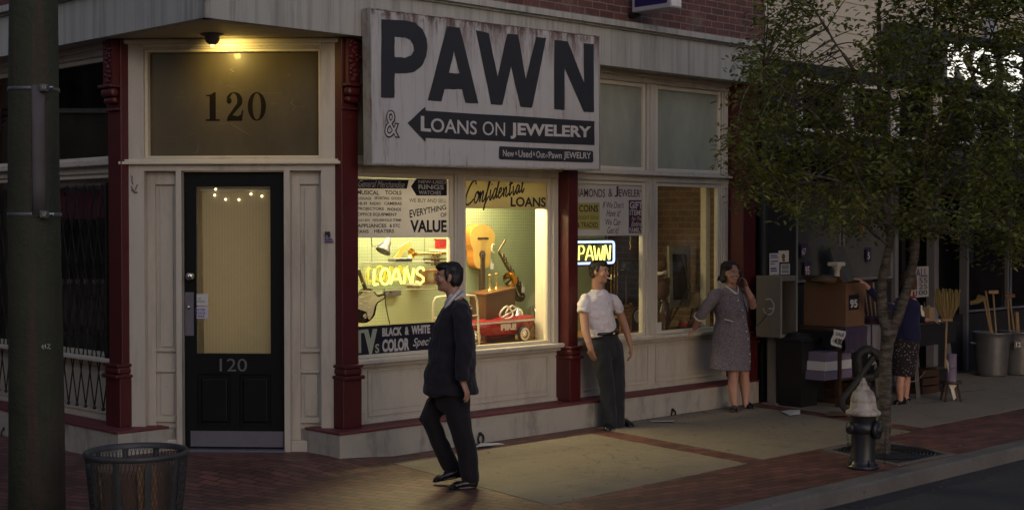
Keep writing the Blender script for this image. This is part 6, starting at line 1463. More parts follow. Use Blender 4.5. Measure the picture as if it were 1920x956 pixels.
scrap('thin white straw wrapper near the plinth right of the leaning man', [(1219, 788.5), (1264, 788), (1264, 789.5), (1220, 790)], M['paper'])
b = MB(); rl = random.Random(2)
for k in range(260):
    f = rl.random()
    if f < .45: q = rs(rl.uniform(2.2, 8), rl.gauss(3.85, .12), -.118)
    elif f < .8: q = rs(rl.uniform(1.8, 8), rl.uniform(.05, .35) if rl.random() < .6 else rl.uniform(.3, 3.4), .008)
    else: q = rs(rl.uniform(4.5, 6.5), rl.uniform(2.4, 3.6), .014)
    a = rl.uniform(0, 6.3); l = rl.uniform(.01, .03); d = Vector((math.cos(a), math.sin(a), rl.uniform(-.1, .3))) * l; e = Vector((-math.sin(a), math.cos(a), rl.uniform(0, .3))) * l * .5
    b.poly([q - d, q - e, q + d, q + e])
o = b.build('leaves', mat('dry_leaves', (.12, .08, .04), .8, .4, 40), None, fix=False); tag(o, 'dry fallen leaves scattered along the gutter and plinth', 'leaves', kind='stuff')
b = MB()
for pts in ([(1700, 757), (1760, 752), (1790, 748), (1800, 735), (1850, 730)], [(1698, 716), (1720, 712), (1735, 695)]): b.tube(spline([onz(x, y, .012) if y > 720 else at(x, y, 16.4) for x, y in pts], 5), .006, 5)
tag(b.build('cable', M['galv'], None, True), 'thin pale cable lying around the black sale table', 'cable')
# ------------------------------------------------------------------ people
def skin(name, c):
    m, t, p = nt(name); f = ntex(t, vec(t), 9, 4); col = mix(t, f, tuple(x * .85 for x in c), tuple(x * 1.12 for x in c)); t.links.new(col, p.inputs['Base Color'])
    p.inputs['Roughness'].default_value = .5; p.inputs['Subsurface Weight'].default_value = .08; p.inputs['Subsurface Radius'].default_value = (.02, .008, .004); bump(t, p, ntex(t, vec(t), 160, 3), .12, .001); return m
def cloth(name, c, var=.15, scale=7, wr=.35, rough=.85, weave=260):
    m, t, p = nt(name); v = vec(t); f = ntex(t, v, scale, 5); col = mix(t, f, tuple(x * (1 - var) for x in c), tuple(x * (1 + var) for x in c)); t.links.new(col, p.inputs['Base Color']); p.inputs['Roughness'].default_value = rough; p.inputs['Specular IOR Level'].default_value = .25
    p.inputs['Sheen Weight'].default_value = .15; p.inputs['Sheen Roughness'].default_value = .5
    h = math_(t, 'ADD', math_(t, 'MULTIPLY', ntex(t, vec(t, (1, 1, .55)), 11, 3, .5), 1.0), math_(t, 'MULTIPLY', ntex(t, v, weave, 2), .08)); bump(t, p, h, wr, .02); return m
SK1, SK2 = skin('light_skin', (.46, .25, .17)), skin('rosy_skin', (.50, .27, .20))
M['hair'] = mat('black_hair', (.010, .008, .007), .5, .4, 40, bmp=.6, bscale=150); M['brownhair'] = mat('dark_brown_hair', (.02, .013, .010), .55, .4, 40, bmp=.6, bscale=150); M['auburn'] = mat('auburn_hair', (.07, .024, .012), .45, .4, 40, bmp=.6, bscale=150)
M['eye'] = flat('eye_dark', (.015, .012, .01), .15); M['shoe'] = flat('black_shoe_leather', (.010, .010, .011), .25); M['lip'] = flat('lips', (.30, .11, .095), .45); M['tooth'] = flat('teeth', (.6, .57, .5), .3)
Z = Vector((0, 0, 1))
def wrinkle(a, f1=7, f2=18, sz=.5):
    def d(c): q = Vector((c.x, c.y, c.z * sz)); return a * (noise.noise(q * f1) + .5 * noise.noise(q * f2 + Vector((3, 1, 2))))
    return d
def axes(f):
    f = Vector(f).normalized(); l = Z.cross(f).normalized(); u = f.cross(l); return f, l, u
def head(b, c, f, k=1.0):        # c: centre of the skull, f: where the face looks
    f, l, u = axes(f); c = Vector(c)
    T = Matrix.Identity(4)
    for i in range(3): T[i][0], T[i][1], T[i][2] = f[i], l[i], u[i]
    def q(a, bb, cc): return c + f * (a * k) + l * (bb * k) + u * (cc * k)
    def bl(p, r, n=14): b.ball(q(*p), tuple(x * k for x in r), n, T)
    bl((-.012, 0, .028), (.098, .076, .090)); bl((.018, 0, -.02), (.078, .066, .090)); bl((.030, 0, -.068), (.060, .052, .052)); bl((.068, 0, -.092), (.026, .028, .022), 10)
    bl((.078, 0, .036), (.020, .055, .016), 10)                                                    # brow
    b.limb([q(.084, 0, .026), q(.104, 0, -.012)], [.009 * k, .014 * k], 8); bl((.092, .014, -.018), (.012, .009, .008), 8); bl((.092, -.014, -.018), (.012, .009, .008), 8)
    bl((.086, 0, -.046), (.014, .024, .008), 8); bl((.084, 0, -.058), (.013, .021, .008), 8)
    for s in (1, -1):
        bl((.062, s * .042, -.018), (.03, .024, .028), 10); bl((-.005, s * .078, -.004), (.022, .009, .032), 10); bl((.0, s * .077, -.028), (.012, .008, .012), 8)
    return q, T
def face_bits(q, T, k, par, smile=False):
    for s in (1, -1):
        b = MB(); b.ball(q(.078, s * .032, .012), (.010 * k, .013 * k, .0075 * k), 10, T); b.build('eye', M['tooth'], par, True)
        b = MB(); b.ball(q(.0865, s * .032, .012), (.004 * k, .006 * k, .006 * k), 8, T); b.build('iris', M['eye'], par, True)
        b = MB(); b.limb([q(.090, s * .014, .036), q(.088, s * .034, .042), q(.072, s * .054, .034)], [.0045 * k, .005 * k, .0035 * k], 6); b.build('eyebrow', M['brownhair'], par, True)
    b = MB()
    if smile: b.limb([q(.080, -.028, -.046), q(.098, 0, -.056), q(.080, .028, -.046)], [.006, .008, .006], 6); b.build('mouth', M['tooth'], par, True)
    else: b.limb([q(.086, -.022, -.053), q(.1, 0, -.052), q(.086, .022, -.053)], [.004, .005, .004], 6); b.build('mouth', M['lip'], par, True)
def hand(b, w, d, n, curl=.4, thumb=1, k=1.0, spread=.0):
    w = Vector(w); d = Vector(d).normalized(); n = Vector(n); n = (n - d * n.dot(d)).normalized(); s = d.cross(n)
    b.limb([w - d * .03 * k, w + d * .015 * k, w + d * .05 * k, w + d * .08 * k], [(.026 * k, .02 * k), (.034 * k, .019 * k), (.041 * k, .017 * k), (.038 * k, .013 * k)], 12, ref=n)
    for i, ln in enumerate((.9, 1.0, .94, .74)):
        p = w + d * (.078 - .004 * abs(i - 1.2)) * k + s * (.030 - .020 * i) * k * thumb; dd = (d + s * thumb * spread * (1.5 - i)).normalized(); pts = [p - d * .03 * k, p]; a = curl * (.8 + .15 * i)
        for sg in (.040, .026, .021):
            dd = (dd * math.cos(a) + n * math.sin(a)).normalized(); p = p + dd * sg * ln * k; pts.append(p)
        b.limb(pts, [.0095 * k, .0095 * k, .0090 * k, .0082 * k, .0072 * k], 8)
    p = w + d * .018 * k + s * .028 * k * thumb; t1 = (d * .75 + s * thumb * .6 + n * .35).normalized(); t2 = (d * .95 + s * thumb * .15 + n * .35).normalized()
    b.limb([p - t1 * .015 * k, p + t1 * .036 * k, p + t1 * .036 * k + t2 * .034 * k], [.015 * k, .0115 * k, .009 * k], 8)
def shoe(name, heel, toe, par, k=1.0, flatshoe=False, lift=0.0):
    heel, toe = Vector(heel), Vector(toe); d = toe - heel; T = d.normalized(); s = T.cross(Z).normalized(); b = MB(); h = Vector((0, 0, .001))
    b.limb([heel + T * .02 + Z * .045, heel + d * .45 + Z * .042, heel + d * .8 + Z * .028, toe - T * .03 + Z * .022], [(.036 * k, .04), (.043 * k, .034), (.048 * k, .024), (.036 * k, .018)], 14, ref=Z)
    if not flatshoe: b.limb([heel + T * .03 + Z * .04, heel + T * .04 + Z * .085], [(.038 * k, .045), (.034 * k, .045)], 12, ref=T)
    b.limb([heel + T * .015 + Z * .008, heel + d * .5 + Z * .006, toe - T * .02 + Z * .007], [(.036 * k, .009), (.042 * k, .008), (.04 * k, .008)], 12, ref=Z)
    return b.fuse(name, M['shoe'], par, .007, 3)

# --- the walking man in the suit
Y = 11.17
def S(px, py, dy=0.0): return at(px, py, Y + dy)
b = MB(); F_ = Vector((-1, -.06, -.03)); XR = (1, 0, 0)
q, TT = head(b, S(841, 520), F_, .95)
b.limb([S(846, 530), S(850, 552), S(856, 575)], [.056, .058, .075], 14)
b.limb([S(857, 582), S(851, 640), S(846, 700), S(846, 735)], [(.13, .07), (.14, .10), (.13, .10), (.13, .10)], 16, ref=XR)
b.limb([S(864, 596, -.18), S(868, 648, -.25), S(867, 705, -.25), S(868, 716, -.25)], [.045, .043, .030, .027], 12); hand(b, S(869, 719, -.25), S(880, 746, -.25) - S(869, 719, -.25), Vector((-.7, .3, -.25)), .38, 1, .98)
b.limb([S(855, 596, .18), S(842, 648, .24), S(826, 700, .2)], [.045, .043, .03], 12); hand(b, S(824, 706, .2), Vector((-.2, -.1, -1)), Vector((-.9, -.3, 0)), .5, -1, .95)
b.limb([S(852, 735, -.09), S(868, 815, -.09), S(881, 893, -.09)], [.07, .055, .045], 12); b.limb([S(840, 735, .09), S(807, 780, .09), S(846, 872, .09), S(853, 884, .09)], [.07, .06, .045, .04], 12)
suit = b.fuse('person', SK1, None, .0075, 2)
tag(suit, 'man in a dark suit and white shirt striding left past the lit window', 'person')
face_bits(q, TT, .95, suit)
b = MB()
b.sleeve([S(855, 561), S(857, 570), S(856, 582), S(851, 618), S(847, 660), S(845, 700), S(845, 737)], [(.07, .062), (.125, .082), (.195, .118), (.210, .165), (.20, .182), (.205, .203), (.21, .22)], 22, ref=XR)
b.sleeve([S(861, 574, -.12), S(864, 582, -.175), S(867, 600, -.215), S(870, 650, -.255), S(867, 712, -.255)], [.055, .07, .074, .066, .058], 16); b.sleeve([S(856, 576, .12), S(856, 584, .17), S(852, 605, .215), S(842, 650, .24), S(828, 700, .2)], [.055, .07, .074, .066, .055], 16)
M['suit'] = cloth('charcoal_suit', (.017, .0155, .022), .3, 6, .8)
b.fuse('jacket', M['suit'], suit, .011, 3, wrinkle(.020, 8, 21, .8))
b = MB()
b.limb([S(845, 715), S(846, 745)], [(.165, .125), (.16, .125)], 16, ref=XR)
b.limb([S(853, 735, -.085), S(861, 780, -.09), S(869, 815, -.09), S(877, 855, -.09), S(882, 897, -.09)], [(.098, .112), (.084, .095), (.076, .084), (.068, .078), (.064, .074)], 14, ref=XR)
b.limb([S(838, 735, .085), S(819, 762, .09), S(806, 784, .09), S(823, 828, .09), S(846, 873, .09)], [(.098, .112), (.088, .095), (.078, .088), (.068, .074), (.06, .066)], 14, ref=XR)
b.fuse('trousers', cloth('black_trousers', (.012, .011, .014), .3, 6, .8), suit, .011, 3, wrinkle(.016, 8, 19, .5))
b = MB(); b.tube(spline([S(852 + 17 * math.cos(a), 558 + 3 * math.sin(a) - 9 * math.cos(a), -.066 * math.sin(a)) for a in [2 * math.pi * i / 12 for i in range(12)]], 3, True), [(.020, .008)] * 36, 6, ref=(0, 0, 1), closed=True); b.limb([S(846, 558, -.02), S(838, 590, -.02), S(834, 610, 0)], [(.058, .03), (.07, .05), (.05, .045)], 12, ref=XR); b.fuse('shirt', cloth('white_shirt', (.6, .58, .58), .06, 6, .2), suit, .007, 2)
b = MB(); b.tube(spline([S(858, 551, -.05), S(846, 566, -.085), S(836, 590, -.10), S(829, 622, -.10), S(826, 650, -.09)], 4), [(.022, .004)] * 17, 6, ref=(0, 1, 0)); b.build('lapel', M['suit'], suit, True)
b = MB(); b.tube(spline([S(864, 543, -.01), S(857, 550, -.062), S(847, 561, -.085), S(838, 575, -.095), S(831, 594, -.09)], 4), [(.015, .005)] * 17, 6, ref=(0, 1, 0)); b.build('shirt_collar', M['wht'], suit, True)
shoe('shoe', S(893, 914, -.09) * 1 - Vector((0, 0, S(893, 914, -.09).z)), S(842, 914, -.13) - Vector((0, 0, S(842, 914, -.13).z)), suit)
h0 = S(868, 893, .09); t0 = S(811, 911, .06); shoe('shoe', Vector((h0.x, h0.y, h0.z)), Vector((t0.x, t0.y, max(.012, t0.z + .03))), suit)
b = MB()
b.ball(q(-.03, 0, .05), (.092, .080, .078), 14, TT); b.ball(q(-.068, 0, .0), (.052, .072, .085), 14, TT); b.ball(q(.03, 0, .088), (.072, .062, .038), 12, TT); b.ball(q(.072, .0, .085), (.03, .05, .024), 10, TT)
for s in (1, -1): b.ball(q(.012, s * .068, .02), (.020, .014, .045), 10, TT); b.ball(q(-.04, s * .066, -.015), (.034, .018, .06), 10, TT)
b.fuse('hair', M['hair'], suit, .007, 1, wrinkle(.006, 28, 70, .5))

# --- the man in the white T-shirt
def V(px, py, s=0.05): u, z = fz(px, py, s); return FR @ Vector((u, -s, z))
b = MB(); F_ = Vector((.86, -.50, -.04))
q, TT = head(b, V(1124, 510, .07), F_, .95)
b.limb([V(1120, 518, .05), V(1120, 548, .03)], [.054, .066], 14)
b.limb([V(1121, 562, .03), V(1122, 590, .06), V(1131, 625, .07), V(1137, 645, .08)], [(.12, .06), (.14, .085), (.13, .08), (.12, .08)], 16, ref=NR)
b.limb([V(1096, 570, .04), V(1095, 590, .05), V(1098, 622, .10), V(1104, 642, .15), V(1108, 655, .17)], [.05, .047, .042, .034, .03], 12); hand(b, V(1108, 656, .17), V(1113, 676, .15) - V(1108, 656, .17), Vector((.3, .6, 0)), .25, -1, .95)
b.limb([V(1154, 569, .03), V(1163, 590, .02), V(1172, 612, .04), V(1178, 632, .06), V(1182, 646, .08)], [.05, .047, .041, .034, .028], 12); hand(b, V(1183, 650, .085), V(1184, 678, .09) - V(1183, 650, .085), Vector((-.8, .1, -.1)), .33, 1, .98)
b.limb([V(1126, 655, .08), V(1138, 725, .13), V(1143, 793, .19)], [.06, .055, .042], 12); b.limb([V(1150, 655, .08), V(1157, 725, .15), V(1160, 790, .2)], [.06, .055, .042], 12)
tee = b.fuse('person', SK1, None, .0075, 2)
tag(tee, 'man in a white T-shirt leaning by the red pilaster with a cigarette in his mouth', 'person')
face_bits(q, TT, .95, tee)
b = MB(); b.sleeve([V(1120, 542, .035), V(1120, 547, .035), V(1121, 554, .04), V(1121, 567, .05), V(1123, 590, .07), V(1129, 612, .08), V(1132, 623, .085)], [(.074, .068), (.11, .080), (.165, .095), (.190, .112), (.178, .120), (.168, .114), (.164, .110)], 22, ref=NR)
b.sleeve([V(1106, 556, .035), V(1098, 561, .035), V(1094, 570, .04), V(1093, 586, .05)], [.045, .058, .063, .062], 16); b.sleeve([V(1140, 556, .035), V(1149, 561, .03), V(1155, 570, .03), V(1161, 583, .03)], [.045, .058, .063, .061], 16)
b.fuse('t_shirt', cloth('white_t_shirt', (.70, .66, .70), .05, 8, .9), tee, .009, 3, wrinkle(.014, 9, 24, 1.3))
b = MB(); b.ball(V(1137, 662, .09), (.12, .11, .09), 12); b.sleeve([V(1133, 620, .08), V(1136, 640, .085), V(1138, 655, .09)], [(.165, .108), (.172, .115), (.168, .115)], 20, ref=NR)
b.limb([V(1124, 650, .085), V(1131, 690, .11), V(1137, 725, .135), V(1141, 765, .17), V(1143, 797, .195)], [(.098, .11), (.09, .098), (.08, .086), (.072, .08), (.068, .078)], 14, ref=NR)
b.limb([V(1150, 650, .085), V(1155, 690, .12), V(1157, 725, .15), V(1159, 765, .185), V(1160, 793, .205)], [(.098, .11), (.09, .098), (.08, .086), (.072, .08), (.068, .078)], 14, ref=NR)
b.fuse('trousers', cloth('charcoal_trousers', (.020, .022, .026), .2, 6, .5), tee, .010, 3, wrinkle(.015, 8, 20, .5))
b = MB(); pts = [V(1133.5, 624, .085) + UR * (.178 * math.cos(a)) + NR * (.125 * math.sin(a)) for a in [2 * math.pi * i / 24 for i in range(24)]]; b.tube(pts, [(.004, .017)] * 24, 6, ref=(0, 0, 1), closed=True); b.build('belt', M['shoe'], tee, True)
b = MB(); c = V(1133.5, 624, .085) + NR * .127; b.ball(c, (.018, .012, .014), 8); b.build('buckle', M['brass'], tee)
def gp(px, py): return onz(px, py, 0)
shoe('shoe', gp(1143, 797), gp(1138, 808), tee, 1.0); shoe('shoe', gp(1161, 795), gp(1186, 801), tee, 1.0)
b = MB(); b.ball(q(-.03, 0, .05), (.088, .079, .074), 14, TT); b.ball(q(-.064, 0, .005), (.050, .070, .075), 14, TT); b.ball(q(.028, 0, .085), (.060, .06, .036), 12, TT)
for s in (1, -1): b.ball(q(.0, s * .068, .03), (.03, .014, .04), 10, TT); b.ball(q(-.04, s * .066, -.01), (.03, .016, .05), 10, TT)
b.fuse('hair', M['brownhair'], tee, .007, 1, wrinkle(.008, 28, 70, .6))
cg = thing('cigarette', 'white cigarette in the mouth of the man in the T-shirt', 'cigarette', loc=q(.1, -.01, -.052)); b = MB(); b.cyl(q(.085, -.012, -.052), q(.165, -.03, -.062), .0055, n=8); b.build('paper_tube', M['paper'], cg); b = MB(); b.cyl(q(.165, -.03, -.062), q(.172, -.032, -.063), .0052, n=8); b.build('tip', flat('cigarette_ash', (.12, .11, .1)), cg)

# --- the woman on the phone
b = MB(); F_ = Vector((.56, -.82, -.10)); LW = Vector((.93, .37, 0)); FW = Vector((.37, -.93, 0))
q, TT = head(b, V(1371, 512, .21), F_, .95)
b.limb([V(1370, 522, .19), V(1370, 545, .17)], [.056, .07], 14)
b.limb([V(1370, 560, .17), V(1371, 590, .17), V(1371, 640, .17), V(1371, 660, .17)], [(.12, .07), (.14, .11), (.16, .12), (.15, .12)], 16, ref=FW)
b.limb([V(1337, 562, .14), V(1318, 585, .06), V(1308, 605, -.06), V(1303, 614, -.13)], [.046, .044, .037, .032], 12); hand(b, V(1302, 617, -.15), V(1291, 625, -.165) - V(1302, 617, -.13), Vector((0, 0, -1)), .12, -1, .92, .1)
b.limb([V(1402, 562, .21), V(1411, 573, .27), V(1407, 557, .31), V(1400, 541, .29)], [.046, .05, .042, .03], 12); hand(b, V(1399, 538, .28), V(1394, 520, .26) - V(1399, 538, .28), V(1384, 524, .24) - V(1399, 538, .28), .6, 1, .9)
b.limb([V(1375, 668, .19), V(1375, 706, .22), V(1375, 728, .22), V(1377, 752, .25), V(1378, 763, .26)], [.08, .058, .06, .040, .035], 14); b.limb([V(1393, 668, .17), V(1395, 706, .19), V(1397, 727, .19), V(1398, 749, .215), V(1398, 759, .22)], [.08, .058, .06, .040, .035], 14)
lady = b.fuse('person', SK2, None, .0075, 2)
tag(lady, 'smiling woman in a grey print dress talking on a phone beside the window sill', 'person')
face_bits(q, TT, .95, lady, True)
def dressmat():
    m, t, p = nt('mauve_print_dress'); v = vec(t); w = N(t, 'ShaderNodeTexVoronoi'); w.inputs['Scale'].default_value = 85; t.links.new(v, w.inputs['Vector'])
    c = mix(t, ramp(t, w.outputs['Distance'], .25, .45), (.30, .265, .28), (.17, .145, .17)); w2 = ntex(t, v, 55, 3); c = mix(t, math_(t, 'MULTIPLY', ramp(t, w2, .52, .6), .6), c, (.085, .07, .10))
    t.links.new(c, p.inputs['Base Color']); p.inputs['Roughness'].default_value = .85; bump(t, p, ntex(t, vec(t, (1, 1, .5)), 10, 3), .4, .02); return m
M['dress'] = dressmat()
b = MB(); DR = [(1371, 541, .085, .07), (1370, 547, .165, .10), (1370, 562, .20, .135), (1371, 576, .205, .165), (1372, 596, .182, .15), (1372, 612, .197, .168), (1371, 640, .222, .182), (1370, 672, .236, .182), (1369, 694, .25, .178)]
b.sleeve([V(x, y, .18) for x, y, a, c in DR], [(a, c) for x, y, a, c in DR], 24, ref=FW)
b.sleeve([V(1352, 548, .16), V(1343, 551, .15), V(1334, 563, .13), V(1322, 580, .08), V(1312, 595, .01)], [.05, .068, .076, .068, .062], 16); b.sleeve([V(1388, 548, .18), V(1396, 552, .18), V(1404, 560, .21), V(1409, 569, .25)], [.05, .068, .073, .068], 16)
b.fuse('dress', M['dress'], lady, .011, 3, wrinkle(.014, 7, 18, .7))
b = MB()
for (x, y) in ((1369, 552), (1372, 562), (1378, 580), (1382, 593), (1385, 607), (1388, 620), (1390, 634), (1392, 648), (1394, 662), (1395, 676)):
    c0 = V(1371, y, .18); i = min(range(len(DR)), key=lambda k: abs(DR[k][1] - y)); a, c = DR[i][2], DR[i][3]
    off = (x - 1371) * .0059 / .93; off = max(-a * .9, min(a * .9, off)); b.ball(c0 + LW * off + FW * (c * math.sqrt(max(0, 1 - (off / a) ** 2)) + .006), .0095, 8)
b.build('buttons', M['wht'], lady, True)
b = MB(); cN = V(1371, 541, .19); b.tube(spline([cN + LW * -.075 + FW * .0 + Z * .03, cN + LW * -.055 + FW * .06 + Z * .0, cN + FW * .125 - Z * .055, cN + LW * .055 + FW * .06 + Z * 0, cN + LW * .075 + Z * .03], 4), [(.008, .014)] * 17, 6); b.build('collar', M['wht'], lady, True)
b = MB(); c0 = V(1371, 597, .18); b.tube(spline([c0 + LW * a + FW * (.158 * math.sqrt(1 - (a / .19) ** 2) + .012) + Z * (.012 * math.cos(k * 1.57) - .01) for k, a in enumerate((-.15, -.11, -.07))], 4), [(.004, .008)] * 9, 6); b.build('pocket_trim', M['wht'], lady, True)
b = MB(); d = (V(1318, 585, .06) - V(1308, 605, -.06)).normalized(); T2 = d.to_track_quat('Z', 'Y').to_matrix().to_4x4(); b.lathe([(.058, -.014), (.068, -.012), (.068, .012), (.06, .014)], V(1312, 594, .015), 18, T2, False); b.build('cuff', M['wht'], lady, True)
b = MB(); b.ball(q(-.048, 0, .052), (.098, .094, .084), 14, TT); b.ball(q(-.08, 0, -.02), (.060, .090, .10), 14, TT)
for s in (1, -1):
    b.ball(q(-.045, s * .078, -.035), (.05, .030, .085), 12, TT); b.ball(q(.018, s * .058, .072), (.045, .030, .032), 10, TT); b.ball(q(-.03, s * .088, -.085), (.035, .025, .03), 10, TT)
    for k in range(6): b.ball(q(-.02 - .02 * k, s * (.082 + .006 * math.sin(k * 2)), .05 - .028 * k), (.02, .016, .02), 8, TT)
b.fuse('hair', M['brownhair'], lady, .008, 1, wrinkle(.011, 18, 50, .5))
shoe('shoe', gp(1378, 766), gp(1376, 774), lady, .9, True); shoe('shoe', gp(1396, 763), gp(1410, 767), lady, .9, True)
ph = thing('telephone_handset', 'black telephone handset held to the ear of the woman in the dress', 'telephone', loc=V(1388, 525, .3)); b = MB(); b.limb([V(1389, 535, .29), V(1392, 525, .27), V(1389, 514, .25)], [.021, .013, .021], 10); b.fuse('body', M['iron'], ph, .006, 2)
b = MB(); b.tube(spline([V(1389, 537, .30), V(1396, 570, .36), V(1412, 610, .30), V(1430, 600, .25), V(1446, 575, .2)], 6), .005, 6); b.build('cord', M['iron'], ph)

# --- the shopper behind the tree
Y = 16.32
b = MB(); F_ = Vector((.75, .62, -.2))
q, TT = head(b, S(1706, 529), F_, .93)
b.limb([S(1704, 540), S(1701, 560)], [.05, .06], 12)
b.limb([S(1700, 568), S(1698, 600), S(1697, 640), S(1696, 660)], [(.13, .07), (.12, .085), (.11, .08), (.10, .07)], 16, ref=(.6, .8, 0))
b.limb([S(1688, 572, -.06), S(1660, 575, -.2), S(1628, 540, -.3), S(1622, 533, -.32)], [.045, .038, .03, .026], 12); hand(b, S(1620, 531, -.32), S(1604, 519, -.34) - S(1620, 531, -.32), Vector((-.2, .2, -1)), .3, 1, .9)
b.limb([S(1714, 572, .1), S(1721, 598, .12), S(1734, 600, .02), S(1738, 600, .0)], [.045, .038, .03, .026], 12); hand(b, S(1740, 600, 0), Vector((1, -.3, 0)), Vector((0, 0, -1)), .4, 1, .9)
b.limb([S(1692, 660, -.04), S(1689, 705, -.05), S(1687, 722, -.05), S(1688, 748, -.05)], [.055, .052, .052, .034], 12); b.limb([S(1701, 660, .07), S(1699, 705, .07), S(1698, 722, .07), S(1698, 744, .07)], [.055, .052, .052, .034], 12)
shop2 = b.fuse('person', SK2, None, .0075, 3)
tag(shop2, 'auburn haired woman in a navy cardigan reaching over the sale goods behind the tree', 'person')
face_bits(q, TT, .93, shop2)
b = MB(); b.sleeve([S(1702, 556), S(1701, 562), S(1700, 572), S(1698, 596), S(1697, 636)], [(.07, .06), (.13, .08), (.17, .10), (.165, .125), (.178, .14)], 18, ref=(.6, .8, 0))
b.limb([S(1690, 570, -.05), S(1672, 576, -.13), S(1660, 573, -.2)], [.06, .056, .05], 12); b.sleeve([S(1662, 575, -.19), S(1645, 558, -.25), S(1629, 540, -.30)], [.052, .048, .043], 14); b.limb([S(1712, 570, .08), S(1718, 584, .11), S(1721, 597, .12)], [.06, .056, .05], 12); b.limb([S(1721, 598, .12), S(1727, 599, .07), S(1733, 600, .03)], [.05, .046, .042], 12)
b.fuse('cardigan', cloth('navy_cardigan', (.010, .011, .045), .2, 6, .4), shop2, .011, 3, wrinkle(.007))
def floral():
    m, t, p = nt('floral_skirt'); v = vec(t); w = N(t, 'ShaderNodeTexVoronoi'); w.inputs['Scale'].default_value = 32; t.links.new(v, w.inputs['Vector']); c = mix(t, ramp(t, w.outputs['Distance'], .2, .3), (.22, .19, .2), (.014, .011, .014)); t.links.new(c, p.inputs['Base Color']); p.inputs['Roughness'].default_value = .9; return m
b = MB(); b.sleeve([S(1697, 622), S(1696, 650), S(1694, 680), S(1693, 704)], [(.155, .13), (.168, .14), (.15, .13), (.135, .12)], 18, ref=(.6, .8, 0)); b.fuse('skirt', floral(), shop2, .011, 3, wrinkle(.006))
b = MB(); b.ball(q(-.03, 0, .045), (.095, .086, .082), 14, TT); b.ball(q(-.06, 0, -.02), (.06, .085, .09), 14, TT)
for s in (1, -1): b.ball(q(-.01, s * .072, -.02), (.05, .024, .07), 10, TT)
b.fuse('hair', M['auburn'], shop2, .008, 3, wrinkle(.006, 30, 70))
b = MB(); b.tube([S(1703, 556) + Vector((.075 * math.cos(a), .07 * math.sin(a), .012 * math.sin(2 * a))) for a in [2 * math.pi * i / 16 for i in range(16)]], .018, 8, closed=True); b.build('scarf', cloth('red_scarf', (.16, .02, .025)), shop2, True)
shoe('shoe', gp(1697, 757), gp(1676, 759), shop2, .85, True); shoe('shoe', gp(1706, 753), gp(1690, 753), shop2, .85, True)
# ------------------------------------------------------------------ street tree
def barkmat():
    m, t, p = nt('pale_flaking_bark'); v = vec(t); f = ntex(t, vec(t, (6, 6, 22)), 1.5, 8, .7); c = mix(t, ramp(t, f, .42, .6), (.030, .022, .016), (.12, .10, .082)); f2 = ntex(t, v, 5, 6, .7); c = mix(t, math_(t, 'MULTIPLY', ramp(t, f2, .5, .65), .6), c, (.04, .045, .022))
    t.links.new(c, p.inputs['Base Color']); p.inputs['Roughness'].default_value = .85; bump(t, p, f, .8, .012); return m
def leafmat():
    m, t, p = nt('glossy_leaves'); v = vec(t); f = ntex(t, v, 2.4, 3); f2 = ntex(t, v, 28, 2); g = math_(t, 'ADD', math_(t, 'MULTIPLY', f, .6), math_(t, 'MULTIPLY', f2, .5))
    c = mix(t, ramp(t, g, .38, .72), (.050, .075, .018), (.24, .27, .06)); c = mix(t, ramp(t, ntex(t, v, 17, 1), .70, .74), c, (.16, .12, .02))
    t.links.new(c, p.inputs['Base Color']); p.inputs['Roughness'].default_value = .38
    tl = N(t, 'ShaderNodeBsdfTranslucent'); t.links.new(c, tl.inputs['Color']); ms = N(t, 'ShaderNodeMixShader'); ms.inputs[0].default_value = .4; o = t.nodes['Material Output']; t.links.new(p.outputs[0], ms.inputs[1]); t.links.new(tl.outputs[0], ms.inputs[2]); t.links.new(ms.outputs[0], o.inputs['Surface']); return m
TY = 12.83
def TP(px, py, dy=0.0): return at(px, py, TY + dy)
base = onz(1655, 848)
tree = thing('street_tree', 'leafy street tree with forked pale mottled trunk growing from the iron grate', 'tree', loc=(base.x, base.y, 0))
M['bark'] = barkmat(); M['leaf'] = leafmat()
rt = random.Random(21)
